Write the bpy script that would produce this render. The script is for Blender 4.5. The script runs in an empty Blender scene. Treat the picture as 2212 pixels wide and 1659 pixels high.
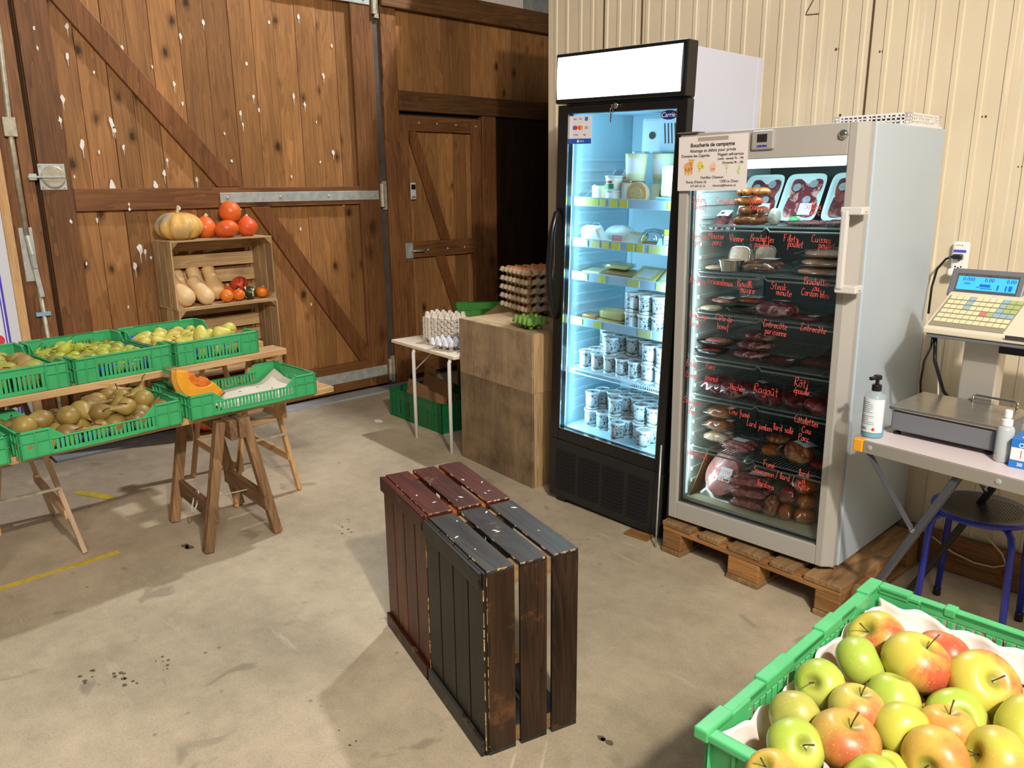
import bpy, bmesh, math, random
from mathutils import Vector, Matrix, Euler
PI = math.pi
SC = bpy.context.scene
COL = SC.collection
RND = random.Random(7)

# ------------------------------------------------------------------ camera
F_PX, YAW, PITCH, ROLL, CAM_H = 1698.6441, .824, .2488, -.0093, 1.5553
fw = Vector((-math.sin(YAW) * math.cos(PITCH), math.cos(YAW) * math.cos(PITCH), -math.sin(PITCH)))
rt = Vector((math.cos(YAW), math.sin(YAW), 0))
up = rt.cross(fw)
r2 = rt * math.cos(ROLL) + up * math.sin(ROLL)
u2 = -rt * math.sin(ROLL) + up * math.cos(ROLL)
cam_d = bpy.data.cameras.new('camera')
cam_d.sensor_width = 36.0
cam_d.lens = F_PX / 2212 * 36.0
cam_d.clip_start = .05
cam = bpy.data.objects.new('camera', cam_d)
COL.objects.link(cam)
cam.matrix_world = Matrix(((r2.x, u2.x, -fw.x, 0), (r2.y, u2.y, -fw.y, 0), (r2.z, u2.z, -fw.z, CAM_H), (0, 0, 0, 1)))
SC.camera = cam

# ------------------------------------------------------------------ world, lamps, exposure
SC.view_settings.view_transform = 'Standard'
SC.view_settings.look = 'None'
SC.view_settings.gamma = 1.0
SC.view_settings.use_curve_mapping = False
SC.view_settings.exposure = 0.0
W = bpy.data.worlds.new('world')
SC.world = W
W.use_nodes = True
wn = W.node_tree.nodes
wn['Background'].inputs[0].default_value = (.93, .96, 1.0, 1)
wn['Background'].inputs[1].default_value = .15


def lamp(name, kind, loc, energy, color, size=.1, target=None, sy=None, spread=None):
    d = bpy.data.lights.new(name, kind)
    d.energy = energy
    d.color = color
    if kind == 'AREA':
        d.shape = 'RECTANGLE'
        d.size = size
        d.size_y = sy or size
        if spread:
            d.spread = spread
    else:
        d.shadow_soft_size = size
    o = bpy.data.objects.new(name, d)
    COL.objects.link(o)
    o.location = loc
    if target is not None:
        o.rotation_euler = (Vector(target) - Vector(loc)).to_track_quat('-Z', 'Y').to_euler()
    return o


lamp('hall_lamp_over_passage', 'POINT', (-3.75, 4.6, 5.2), 720, (.97, .98, 1.0), .10)
lamp('hall_lamp_over_counter', 'POINT', (1.35, .15, 3.4), 620, (1.0, .90, .77), .07)
lamp('fill_light_behind', 'AREA', (2.6, -1.2, 4.4), 210, (1.0, .95, .88), 2.4, (-3.0, 1.6, .8), 1.2)  # soft fill added to brighten the room, not one of the hall's lamps


# ------------------------------------------------------------------ helpers
def S(r, g, b):
    def f(c):
        c /= 255.0
        return c / 12.92 if c <= .04045 else ((c + .055) / 1.055) ** 2.4
    return (f(r), f(g), f(b), 1.0)


def setp(o, label=None, cat=None, group=None, kind=None):
    if label: o['label'] = label
    if cat: o['category'] = cat
    if group: o['group'] = group
    if kind: o['kind'] = kind
    return o


def thing(name, label, cat, loc=(0, 0, 0), rz=0.0, group=None, rot=None, kind=None):
    o = bpy.data.objects.new(name, None)
    o.empty_display_size = .05
    COL.objects.link(o)
    o.location = loc
    o.rotation_euler = rot if rot else (0, 0, rz)
    return setp(o, label, cat, group, kind)


def dup(src, loc, rot, label=None, group=None, scale=None):
    c = src.copy(); COL.objects.link(c)
    c.location = loc
    c.rotation_euler = rot
    if scale is not None: c.scale = scale
    if label: c['label'] = label
    if group: c['group'] = group
    for ch in list(src.children):
        d = ch.copy(); COL.objects.link(d); d.parent = c
        for g in list(ch.children):
            e = g.copy(); COL.objects.link(e); e.parent = d
    return c


class MB:
    def __init__(s):
        s.v = []; s.f = []
    def add(s, vs, fs, M=None):
        n = len(s.v)
        for p in vs:
            p = Vector(p)
            s.v.append(M @ p if M is not None else p)
        for f in fs: s.f.append([i + n for i in f])
        return s
    def box(s, x0, x1, y0, y1, z0, z1, M=None):
        return s.add([(x0, y0, z0), (x1, y0, z0), (x1, y1, z0), (x0, y1, z0), (x0, y0, z1), (x1, y0, z1), (x1, y1, z1), (x0, y1, z1)],
                     [(0, 3, 2, 1), (4, 5, 6, 7), (0, 1, 5, 4), (1, 2, 6, 5), (2, 3, 7, 6), (3, 0, 4, 7)], M)
    def bar(s, a, b, w, h, upv=(0, 0, 1)):
        a = Vector(a); b = Vector(b); d = (b - a); L = d.length; d.normalize()
        side = d.cross(Vector(upv))
        if side.length < 1e-5: side = d.cross(Vector((0, 1, 0)))
        side.normalize(); u = side.cross(d)
        M = Matrix(((side.x, d.x, u.x, a.x), (side.y, d.y, u.y, a.y), (side.z, d.z, u.z, a.z), (0, 0, 0, 1)))
        return s.box(-w / 2, w / 2, 0, L, -h / 2, h / 2, M)
    def prism(s, poly, z0, z1, M=None):
        n = len(poly)
        vs = [(p[0], p[1], z0) for p in poly] + [(p[0], p[1], z1) for p in poly]
        fs = [tuple(range(n - 1, -1, -1)), tuple(range(n, 2 * n))] + [(i, (i + 1) % n, n + (i + 1) % n, n + i) for i in range(n)]
        return s.add(vs, fs, M)
    def tube(s, pts, r, n=8, closed=False):
        pts = [Vector(p) for p in pts]
        rs = r if isinstance(r, (list, tuple)) else [r] * len(pts)
        N = len(pts); rings = []; prev = None
        for i, p in enumerate(pts):
            if closed: t = pts[(i + 1) % N] - pts[i - 1]
            else: t = pts[min(i + 1, N - 1)] - pts[max(i - 1, 0)]
            t.normalize()
            if prev is None:
                a = Vector((0, 0, 1)) if abs(t.z) < .9 else Vector((1, 0, 0))
                u = t.cross(a).normalized()
            else:
                u = (prev - t * prev.dot(t))
                if u.length < 1e-6: u = t.cross(Vector((0, 0, 1)))
                u.normalize()
            prev = u; w = t.cross(u)
            rings.append([p + (u * math.cos(2 * PI * k / n) + w * math.sin(2 * PI * k / n)) * rs[i] for k in range(n)])
        vs = [q for R in rings for q in R]; fs = []
        for i in range(N if closed else N - 1):
            j = (i + 1) % N
            for k in range(n):
                fs.append((i * n + k, i * n + (k + 1) % n, j * n + (k + 1) % n, j * n + k))
        if not closed:
            fs.append(tuple(range(n - 1, -1, -1))); fs.append(tuple((N - 1) * n + k for k in range(n)))
        return s.add(vs, fs)
    def lathe(s, prof, n=16, M=None, cap=True):
        vs = []; fs = []
        for (r, z) in prof:
            for k in range(n): vs.append((r * math.cos(2 * PI * k / n), r * math.sin(2 * PI * k / n), z))
        for i in range(len(prof) - 1):
            for k in range(n):
                fs.append((i * n + k, i * n + (k + 1) % n, (i + 1) * n + (k + 1) % n, (i + 1) * n + k))
        if cap:
            fs.append(tuple(range(n - 1, -1, -1))); fs.append(tuple((len(prof) - 1) * n + k for k in range(n)))
        return s.add(vs, fs, M)
    def cyl(s, a, b, r, n=12):
        return s.tube([a, b], r, n)
    def grid(s, fn, nu, nv):
        vs = [fn(i / nu, j / nv) for j in range(nv + 1) for i in range(nu + 1)]
        fs = [(j * (nu + 1) + i, j * (nu + 1) + i + 1, (j + 1) * (nu + 1) + i + 1, (j + 1) * (nu + 1) + i) for j in range(nv) for i in range(nu)]
        return s.add(vs, fs)
    def mesh(s, name, smooth=False):
        me = bpy.data.meshes.new(name)
        me.from_pydata([tuple(p) for p in s.v], [], s.f)
        if smooth:
            me.polygons.foreach_set('use_smooth', [True] * len(me.polygons))
        me.update()
        return me
    def build(s, name, mat, parent=None, bevel=0, smooth=False, loc=None, rot=None, angle=40, seg=2, thick=0, subd=0):
        me = s.mesh(name, smooth)
        if mat: me.materials.append(mat)
        o = bpy.data.objects.new(name, me); COL.objects.link(o)
        if parent: o.parent = parent
        if loc: o.location = loc
        if rot: o.rotation_euler = rot
        if thick:
            m = o.modifiers.new('solid', 'SOLIDIFY'); m.thickness = thick; m.offset = 0
        if bevel:
            m = o.modifiers.new('bevel', 'BEVEL'); m.width = bevel; m.segments = seg; m.limit_method = 'ANGLE'; m.angle_limit = math.radians(angle)
            m.use_clamp_overlap = True
        if subd:
            m = o.modifiers.new('sub', 'SUBSURF'); m.levels = subd; m.render_levels = subd
        return o


def struct(o):
    o['kind'] = 'structure'
    return o


def text(name, body, size, mat, parent, loc, rot=(PI / 2, 0, 0), align='CENTER', depth=.0006, sx=1.0, shear=0.0, bold=0.0):
    cu = bpy.data.curves.new(name, 'FONT')
    cu.body = body; cu.size = size; cu.align_x = align; cu.align_y = 'CENTER'
    cu.extrude = depth; cu.resolution_u = 3; cu.shear = shear; cu.offset = bold
    o = bpy.data.objects.new(name + '_tmp', cu); COL.objects.link(o)
    dg = bpy.context.evaluated_depsgraph_get(); dg.update()
    me = bpy.data.meshes.new_from_object(o.evaluated_get(dg))
    bpy.data.objects.remove(o); bpy.data.curves.remove(cu)
    me.name = name
    me.materials.clear(); me.materials.append(mat)
    t = bpy.data.objects.new(name, me); COL.objects.link(t)
    if parent: t.parent = parent
    t.location = loc; t.rotation_euler = rot; t.scale = (sx, 1, 1)
    return t


ORD = ['', 'first', 'second', 'third', 'fourth', 'fifth', 'sixth', 'seventh', 'eighth', 'ninth', 'tenth', 'eleventh', 'twelfth', 'thirteenth', 'fourteenth']


def place_word(i, n):
    """i from the left, 0-based, of n"""
    if n == 1: return 'alone'
    if i == 0: return 'at the left end'
    if i == n - 1: return 'at the right end'
    if i < n / 2: return ORD[i + 1] + ' from the left'
    return ORD[n - i] + ' from the right'


# ------------------------------------------------------------------ materials
def _nt(name):
    m = bpy.data.materials.new(name); m.use_nodes = True
    nt = m.node_tree
    return m, nt, nt.nodes, nt.links, nt.nodes['Principled BSDF']


def _mix(nt, mode, fac, a, b):
    n = nt.nodes.new('ShaderNodeMix'); n.data_type = 'RGBA'; n.blend_type = mode
    for k, v in ((0, fac), (6, a), (7, b)):
        if hasattr(v, 'links') or isinstance(v, bpy.types.NodeSocket): nt.links.new(v, n.inputs[k])
        else: n.inputs[k].default_value = v
    return n.outputs[2]


def _noise(nt, vec, scale, detail=4, rough=.55, dist=0.0):
    n = nt.nodes.new('ShaderNodeTexNoise')
    n.inputs['Scale'].default_value = scale; n.inputs['Detail'].default_value = detail
    n.inputs['Roughness'].default_value = rough; n.inputs['Distortion'].default_value = dist
    if vec is not None: nt.links.new(vec, n.inputs['Vector'])
    return n.outputs['Fac']


def _ramp(nt, fac, stops):
    n = nt.nodes.new('ShaderNodeValToRGB')
    el = n.color_ramp.elements
    while len(el) < len(stops): el.new(.5)
    for e, (p, c) in zip(el, stops):
        e.position = p; e.color = c if len(c) == 4 else (*c, 1)
    nt.links.new(fac, n.inputs['Fac'])
    return n.outputs['Color']


def _math(nt, op, a, b=0.0):
    n = nt.nodes.new('ShaderNodeMath'); n.operation = op
    for k, v in ((0, a), (1, b)):
        if isinstance(v, bpy.types.NodeSocket): nt.links.new(v, n.inputs[k])
        else: n.inputs[k].default_value = v
    return n.outputs[0]


def _bump(nt, p, h, strength, dist=.01):
    n = nt.nodes.new('ShaderNodeBump'); n.inputs['Strength'].default_value = strength; n.inputs['Distance'].default_value = dist
    nt.links.new(h, n.inputs['Height']); nt.links.new(n.outputs[0], p.inputs['Normal'])


def _g(v):
    return (v, v, v, 1)


def plain(name, col, rough=.5, metal=0.0, var=0.0, vscale=8.0, bump=0.0, bscale=60.0, objrand=0.0, island=0.0, spec=.5, coat=0.0, trans=0.0, emit=None, estr=0.0, sss=0.0):
    m, nt, N, Lk, p = _nt(name)
    p.inputs['Roughness'].default_value = rough
    p.inputs['Metallic'].default_value = metal
    p.inputs['Specular IOR Level'].default_value = spec
    if coat: p.inputs['Coat Weight'].default_value = coat
    if trans: p.inputs['Transmission Weight'].default_value = trans
    if sss:
        p.inputs['Subsurface Weight'].default_value = sss; p.inputs['Subsurface Radius'].default_value = (.01, .006, .004)
    c = None
    tc = N.new('ShaderNodeTexCoord').outputs['Object']
    base = N.new('ShaderNodeRGB'); base.outputs[0].default_value = col; c = base.outputs[0]
    if var:
        c = _mix(nt, 'MULTIPLY', 1.0, c, _ramp(nt, _noise(nt, tc, vscale, 5), [(.3, _g(1 - var)), (.7, _g(1 + var * .4))]))
    if objrand:
        r = N.new('ShaderNodeObjectInfo').outputs['Random']
        c = _mix(nt, 'MULTIPLY', 1.0, c, _ramp(nt, r, [(0, _g(1 - objrand)), (1, _g(1 + objrand * .5))]))
    if island:
        r = N.new('ShaderNodeNewGeometry').outputs['Random Per Island']
        c = _mix(nt, 'MULTIPLY', 1.0, c, _ramp(nt, r, [(0, _g(1 - island)), (1, _g(1 + island * .5))]))
    Lk.new(c, p.inputs['Base Color'])
    if bump: _bump(nt, p, _noise(nt, tc, bscale, 4), bump, .004)
    if emit:
        p.inputs['Emission Color'].default_value = emit; p.inputs['Emission Strength'].default_value = estr
    return m


def wood(name, dark, light, axis='z', fine=55.0, island=.25, knots=.6, rough=.55, wear=None, kscale=5.0, spec=.35, patch=.25, coat=0.0, nrm=None, grain=.5):
    """grain runs along `axis`; every board (mesh island) gets its own grain and tone"""
    m, nt, N, Lk, p = _nt(name)
    p.inputs['Roughness'].default_value = rough
    p.inputs['Specular IOR Level'].default_value = spec
    if coat: p.inputs['Coat Weight'].default_value = coat
    tc = N.new('ShaderNodeTexCoord').outputs['Object']
    isl = N.new('ShaderNodeNewGeometry').outputs['Random Per Island']
    orn = N.new('ShaderNodeObjectInfo').outputs['Random']
    rnd = _math(nt, 'FRACT', _math(nt, 'ADD', isl, orn))
    sh = N.new('ShaderNodeVectorMath'); sh.operation = 'ADD'
    cmb = N.new('ShaderNodeCombineXYZ')
    off = _math(nt, 'MULTIPLY', rnd, 37.0)
    for k in range(3): Lk.new(off, cmb.inputs[k])
    Lk.new(tc, sh.inputs[0]); Lk.new(cmb.outputs[0], sh.inputs[1])
    def mapped(along, across, flat=False):
        mp = N.new('ShaderNodeMapping'); mp.vector_type = 'POINT'
        sc = [across] * 3; sc['xyz'.index(axis)] = along
        if nrm and flat: sc['xyz'.index(nrm)] = .02
        mp.inputs['Scale'].default_value = sc
        Lk.new(sh.outputs[0], mp.inputs['Vector'])
        return mp.outputs[0]
    v1 = mapped(.045 * fine, fine)
    g1 = _noise(nt, v1, 1.0, 6, .65, .8)
    g2 = _noise(nt, mapped(.6, 8.0), 1.0, 3, .5, 1.5)
    rings = _math(nt, 'FRACT', _math(nt, 'MULTIPLY', g2, 9.0))
    mixv = _math(nt, 'ADD', _math(nt, 'MULTIPLY', g1, .7), _math(nt, 'MULTIPLY', rings, .3))
    c = _ramp(nt, mixv, [(.5 - grain * .5, dark), (.5 + grain * .5, light)])
    if patch:
        c = _mix(nt, 'MULTIPLY', 1.0, c, _ramp(nt, _noise(nt, mapped(1.6, 4.0), 1.0, 3), [(.35, _g(1 - patch)), (.65, _g(1 + patch * .3))]))
    if island:
        c = _mix(nt, 'MULTIPLY', 1.0, c, _ramp(nt, rnd, [(0, _g(1 - island)), (1, _g(1 + island * .6))]))
    if knots:
        vo = N.new('ShaderNodeTexVoronoi'); vo.feature = 'F1'; vo.inputs['Scale'].default_value = 1.0; vo.inputs['Randomness'].default_value = 1.0
        Lk.new(mapped(kscale * .6, kscale, True), vo.inputs['Vector'])
        d = _math(nt, 'ADD', vo.outputs['Distance'], _math(nt, 'MULTIPLY', _noise(nt, mapped(25, 60), 1.0, 3), .12))
        k = _ramp(nt, d, [(.13, _g(1 - knots)), (.18, _g(1 - knots * .5)), (.30, _g(1))])
        c = _mix(nt, 'MULTIPLY', 1.0, c, k)
    if wear:
        wcol, lo, hi, wsc = wear
        w = _ramp(nt, _noise(nt, tc, wsc, 8, .7), [(lo, _g(0)), (hi, _g(1))])
        c = _mix(nt, 'MIX', w, c, wcol)
    Lk.new(c, p.inputs['Base Color'])
    _bump(nt, p, g1, .25, .002)
    return m


def glassy(name, tint=(1, 1, 1, 1), rough=.02, ior=1.45, base=.0, fmax=1.0):
    """clear pane or film: see-through with a Fresnel sheen"""
    m = bpy.data.materials.new(name); m.use_nodes = True
    nt = m.node_tree; N = nt.nodes; N.clear()
    out = N.new('ShaderNodeOutputMaterial'); mx = N.new('ShaderNodeMixShader')
    tr = N.new('ShaderNodeBsdfTransparent'); gl = N.new('ShaderNodeBsdfGlossy'); fr = N.new('ShaderNodeFresnel')
    tr.inputs[0].default_value = tint; gl.inputs['Roughness'].default_value = rough; fr.inputs[0].default_value = ior
    f = fr.outputs[0]
    if base: f = _math(nt, 'MINIMUM', _math(nt, 'ADD', f, base), fmax)
    nt.links.new(f, mx.inputs[0]); nt.links.new(tr.outputs[0], mx.inputs[1]); nt.links.new(gl.outputs[0], mx.inputs[2])
    nt.links.new(mx.outputs[0], out.inputs[0])
    return m


def hazy(name, col, opaque=.35, rough=.2):
    """thin translucent plastic"""
    m = bpy.data.materials.new(name); m.use_nodes = True
    nt = m.node_tree; p = nt.nodes['Principled BSDF']; out = nt.nodes['Material Output']
    p.inputs['Base Color'].default_value = col; p.inputs['Roughness'].default_value = rough
    mx = nt.nodes.new('ShaderNodeMixShader'); tr = nt.nodes.new('ShaderNodeBsdfTransparent'); mx.inputs[0].default_value = opaque
    nt.links.new(tr.outputs[0], mx.inputs[1]); nt.links.new(p.outputs[0], mx.inputs[2]); nt.links.new(mx.outputs[0], out.inputs[0])
    return m


def ribbed_panel(name, col):
    m, nt, N, Lk, p = _nt(name)
    p.inputs['Roughness'].default_value = .5; p.inputs['Specular IOR Level'].default_value = .3
    tc = N.new('ShaderNodeTexCoord').outputs['Object']
    mp = N.new('ShaderNodeMapping'); mp.inputs['Scale'].default_value = (26, 1, .55); Lk.new(tc, mp.inputs['Vector'])
    base = N.new('ShaderNodeRGB'); base.outputs[0].default_value = col
    c = _mix(nt, 'MULTIPLY', 1.0, base.outputs[0], _ramp(nt, _noise(nt, tc, 2.2, 4), [(.3, _g(.92)), (.7, _g(1.03))]))
    # rusty brown runs and scratches down the ribs
    c = _mix(nt, 'MIX', _ramp(nt, _noise(nt, mp.outputs[0], 1.0, 7, .7), [(.56, _g(0)), (.72, _g(.32))]), c, S(166, 134, 96))
    c = _mix(nt, 'MIX', _ramp(nt, _noise(nt, mp.outputs[0], 2.3, 3, .5), [(.64, _g(0)), (.70, _g(.45))]), c, S(236, 222, 198))
    Lk.new(c, p.inputs['Base Color'])
    return m


def fruit_mat(name, c_main, c_second, lo=.42, hi=.62, axis_grad=0.0, speck=None, rough=.38, nscale=9.0, rnd=.25, streak=None):
    m, nt, N, Lk, p = _nt(name)
    p.inputs['Roughness'].default_value = rough
    p.inputs['Specular IOR Level'].default_value = .45
    tc = N.new('ShaderNodeTexCoord').outputs['Object']
    oi = N.new('ShaderNodeObjectInfo').outputs['Random']
    sh = N.new('ShaderNodeVectorMath'); sh.operation = 'ADD'
    cmb = N.new('ShaderNodeCombineXYZ'); off = _math(nt, 'MULTIPLY', oi, 23.0)
    for k in range(3): Lk.new(off, cmb.inputs[k])
    Lk.new(tc, sh.inputs[0]); Lk.new(cmb.outputs[0], sh.inputs[1])
    n1 = _noise(nt, sh.outputs[0], nscale, 2, .5)
    n1 = _math(nt, 'ADD', n1, _math(nt, 'MULTIPLY', _math(nt, 'SUBTRACT', oi, .5), rnd))
    c = _mix(nt, 'MIX', _ramp(nt, n1, [(lo, _g(0)), (hi, _g(1))]), c_main, c_second)
    if streak:
        mp = N.new('ShaderNodeMapping'); mp.inputs['Scale'].default_value = (90, 90, 6)
        Lk.new(sh.outputs[0], mp.inputs['Vector'])
        c = _mix(nt, 'MIX', _ramp(nt, _noise(nt, mp.outputs[0], 1.0, 3), [(.45, _g(0)), (.75, _g(.45))]), c, streak)
    if speck:
        vo = N.new('ShaderNodeTexVoronoi'); vo.inputs['Scale'].default_value = 170
        Lk.new(sh.outputs[0], vo.inputs['Vector'])
        c = _mix(nt, 'MIX', _ramp(nt, vo.outputs['Distance'], [(.12, _g(.6)), (.25, _g(0))]), c, speck)
    Lk.new(c, p.inputs['Base Color'])
    _bump(nt, p, _noise(nt, sh.outputs[0], 60, 2), .08, .002)
    return m


def concrete(name):
    m, nt, N, Lk, p = _nt(name)
    p.inputs['Roughness'].default_value = .72
    p.inputs['Specular IOR Level'].default_value = .3
    tc = N.new('ShaderNodeTexCoord').outputs['Object']
    c = _ramp(nt, _noise(nt, tc, 1.1, 6, .6, .4), [(.3, S(158, 145, 122)), (.5, S(180, 165, 140)), (.7, S(198, 182, 156))])
    c = _mix(nt, 'MULTIPLY', 1.0, c, _ramp(nt, _noise(nt, tc, 9, 8, .7), [(.3, _g(.84)), (.6, _g(1.04))]))
    c = _mix(nt, 'MULTIPLY', 1.0, c, _ramp(nt, _noise(nt, tc, 150, 2, .7), [(.25, _g(.80)), (.5, _g(1.0)), (.8, _g(1.1))]))
    # damp stains, drips and scuffs of their own shape
    st = _ramp(nt, _noise(nt, tc, 5.3, 3, .5, .6), [(.66, _g(1)), (.72, _g(.72))])
    c = _mix(nt, 'MULTIPLY', 1.0, c, st)
    vo = N.new('ShaderNodeTexVoronoi'); vo.inputs['Scale'].default_value = 13
    Lk.new(tc, vo.inputs['Vector'])
    dots = _mix(nt, 'MIX', _ramp(nt, _noise(nt, tc, 2.1, 2), [(.5, _g(0)), (.62, _g(1))]), _g(1), _ramp(nt, vo.outputs['Distance'], [(.07, _g(.5)), (.13, _g(1))]))
    c = _mix(nt, 'MULTIPLY', 1.0, c, dots)
    mp = N.new('ShaderNodeMapping'); mp.inputs['Scale'].default_value = (1.2, 7, 1); mp.inputs['Rotation'].default_value = (0, 0, .6)
    Lk.new(tc, mp.inputs['Vector'])
    c = _mix(nt, 'MIX', _ramp(nt, _noise(nt, mp.outputs[0], 2.2, 6, .6), [(.63, _g(0)), (.72, _g(.4))]), c, S(206, 194, 170))
    Lk.new(c, p.inputs['Base Color'])
    _bump(nt, p, _noise(nt, tc, 90, 5), .15, .003)
    return m


M_FLOOR = concrete('sandy_concrete')
M_PANEL = wood('stained_spruce_panel', S(122, 80, 45), S(190, 135, 80), 'z', 60, .34, .82, .5, kscale=6.6, nrm='x', grain=.8, patch=.2)
M_FRAME = wood('dark_stained_spruce', S(104, 66, 38), S(150, 100, 58), 'z', 60, .16, .6, .5, kscale=4.0, nrm='x')
M_FRAMEY = wood('dark_stained_rail', S(104, 66, 38), S(148, 98, 56), 'y', 60, .16, .5, .5, kscale=4.0)
M_BEAM = wood('old_brown_beam', S(84, 56, 32), S(122, 84, 48), 'y', 50, .12, .4, .55)
M_GREYPOST = plain('grey_steel_post', S(96, 86, 78), .55, .3, .3, 6)
M_STEEL = plain('zinc_steel', S(196, 198, 190), .45, .35, .25, 22)
M_BRASSY = plain('worn_galvanised_steel', S(190, 182, 160), .48, .3, .35, 25)
M_WHITEMARK = plain('white_dropping', S(236, 232, 222), .8)
M_BEIGE = ribbed_panel('cream_sandwich_panel', S(212, 197, 169))
M_BEIGELINE = plain('panel_seam', S(84, 62, 44), .8)
M_GREYBOARD = plain('grey_wall_board', S(150, 152, 150), .8, 0, .25, 18)
M_PALEBOARD = plain('pale_wall_board', S(226, 214, 206), .8, 0, .06, 8)
M_DARKVOID = plain('dark_shade_board', S(60, 40, 26), .8)  # dark tone stands in for shade behind the doors and in the passage
M_PINE = wood('new_pine', S(206, 160, 104), S(232, 194, 142), 'y', 60, .12, .45, .5, kscale=4)
M_PINEX = wood('new_pine_x', S(196, 150, 98), S(226, 188, 138), 'x', 60, .12, .45, .5, kscale=4)
M_PINEZ = wood('new_pine_z', S(198, 150, 98), S(228, 186, 132), 'z', 60, .12, .4, .5, kscale=4)
M_PALEZ = wood('pale_beech_z', S(208, 172, 138), S(230, 200, 168), 'z', 60, .1, .3, .5, kscale=4)
M_OLDZ = wood('old_weathered_wood_z', S(116, 84, 56), S(168, 130, 90), 'z', 55, .2, .4, .65)
M_OLDX = wood('old_weathered_wood_x', S(96, 70, 48), S(146, 110, 76), 'x', 55, .2, .4, .65)
M_CRATE = wood('old_crate_wood', S(178, 142, 98), S(224, 190, 140), 'x', 60, .28, .4, .6)
M_CRATEZ = wood('old_crate_wood_z', S(146, 116, 80), S(202, 168, 122), 'z', 60, .28, .4, .6)
M_CRATEY = wood('old_crate_wood_y', S(140, 108, 72), S(190, 152, 106), 'y', 60, .28, .4, .6)
M_PALLET = wood('pallet_wood', S(116, 86, 56), S(172, 136, 94), 'y', 55, .22, .5, .65)
M_PALLETX = wood('pallet_wood_x', S(124, 84, 46), S(178, 130, 78), 'x', 55, .22, .4, .65)
M_PLY = wood('grubby_plywood', S(150, 126, 98), S(182, 156, 122), 'z', 110, .0, .0, .7, (S(106, 88, 68), .45, .78, 6), patch=.22)
M_PLYLOW = wood('grubbier_plywood', S(128, 107, 80), S(156, 130, 98), 'z', 110, .0, .0, .7, (S(88, 72, 54), .42, .72, 5), patch=.26)
M_PLYTOP = wood('grubby_plywood_top', S(178, 152, 112), S(204, 180, 140), 'x', 40, .0, .15, .7, (S(118, 96, 72), .56, .7, 8), patch=.2)
# ------------------------------------------------------------------ the setting
XW = -5.136          # face of the timber frames
WY = 3.34            # face of the cream panel wall
MYZ = Matrix(((0, 0, 1, 0), (1, 0, 0, 0), (0, 1, 0, 0), (0, 0, 0, 1)))   # (a,b,c) -> (x=c, y=a, z=b)


def yz_prism(mb, poly, x0, x1):
    return mb.prism(poly, x0, x1, MYZ)


struct(MB().box(-5.6, 4.5, -4.0, 7.2, -.12, 0).build('floor', M_FLOOR))
struct(MB().box(-5.14, -5.0, 1.0, 3.62, 0, .012).build('trim_1', plain('grey_door_threshold', S(168, 170, 172), .6, .1, .2, 9)))

# timber side wall: backing, boards above and beside the doors
struct(MB().box(-5.40, -5.20, -2.2, 7.1, 0, 3.6).build('wall_left', M_DARKVOID))
wl = MB()
y = 3.62
while y < 7.0:
    wl.box(-5.20, XW - .028, y, y + .146, 2.24, 2.81); y += .148
struct(wl.build('wall_left_boarding', M_PANEL, bevel=.003))
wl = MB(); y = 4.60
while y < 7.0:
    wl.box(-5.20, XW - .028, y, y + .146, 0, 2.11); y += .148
struct(wl.build('wall_left_dark_boarding', wood('stained_and_shaded_boards', S(44, 28, 18), S(66, 44, 28), 'z', 60, .2, .5, .5), bevel=.003))  # dark-stained boards, blackened further to carry the passage's shade
struct(MB().box(-5.20, XW - .01, 3.49, 4.93, 2.96, 3.6).build('wall_left_upper', M_PALEBOARD))
struct(MB().box(-5.20, XW - .012, 4.935, 7.1, 2.96, 3.6).build('wall_left_upper_grey', M_GREYBOARD))
struct(MB().box(-5.20, XW + .005, 3.49, 3.622, 0, 2.96).build('trim_2', M_FRAME, bevel=.004))
struct(MB().box(-5.20, XW + .035, 3.49, 7.0, 2.803, 2.962).build('trim_3', M_BEAM, bevel=.004))
struct(MB().box(-5.20, XW + .012, 3.624, 7.0, 2.10, 2.243).build('trim_4', M_BEAM, bevel=.004))
struct(MB().box(-5.20, XW - .002, 4.45, 4.60, 0, 2.10).build('trim_5', M_FRAME, bevel=.004))
struct(MB().box(-5.20, XW - .02, 3.428, 3.489, 0, 3.3).build('trim_6', M_GREYPOST, bevel=.003))


def boards(y0, y1, z0, z1, w, x0, x1, jit=.1, seed=1):
    r = random.Random(seed); mb = MB(); y = y0
    while y < y1 - .01:
        ww = min(w * (1 + r.uniform(-jit, jit)), y1 - y)
        mb.box(x0, x1 + r.uniform(-.002, .002), y, y + ww - .0025, z0, z1); y += ww
    return mb


def bolt(mb, x, y, z, r=.009):
    return mb.lathe([(r, 0), (r * .8, .004), (r * .3, .006)], 8, Matrix.Translation((x, y, z)) @ Matrix.Rotation(PI / 2, 4, 'Y'))


# the big hinged barn door
d1 = thing('door_1', 'big brown plank barn door with diagonal braces and galvanised strap hinges', 'barn door', (0, 0, 0), kind='structure')
boards(1.165, 3.425, .03, 3.2, .150, XW - .064, XW - .034, .15, 3).build('plank_panel', M_PANEL, d1, bevel=.003)
for (y0, y1) in ((1.166, 1.326), (3.246, 3.424)):
    MB().box(XW - .034, XW, y0, y1, .03, 3.2).build('stile', M_FRAME, d1, bevel=.004)
MB().box(XW - .034, XW - .001, 1.327, 3.245, 1.424, 1.552).build('middle_rail', M_FRAMEY, d1, bevel=.004)
MB().box(XW - .034, XW - .001, 1.327, 3.245, .03, .243).build('bottom_rail', M_FRAMEY, d1, bevel=.004)
MB().box(XW - .034, XW - .001, 1.327, 3.245, 3.05, 3.2).build('top_rail', M_FRAMEY, d1, bevel=.004)


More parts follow.
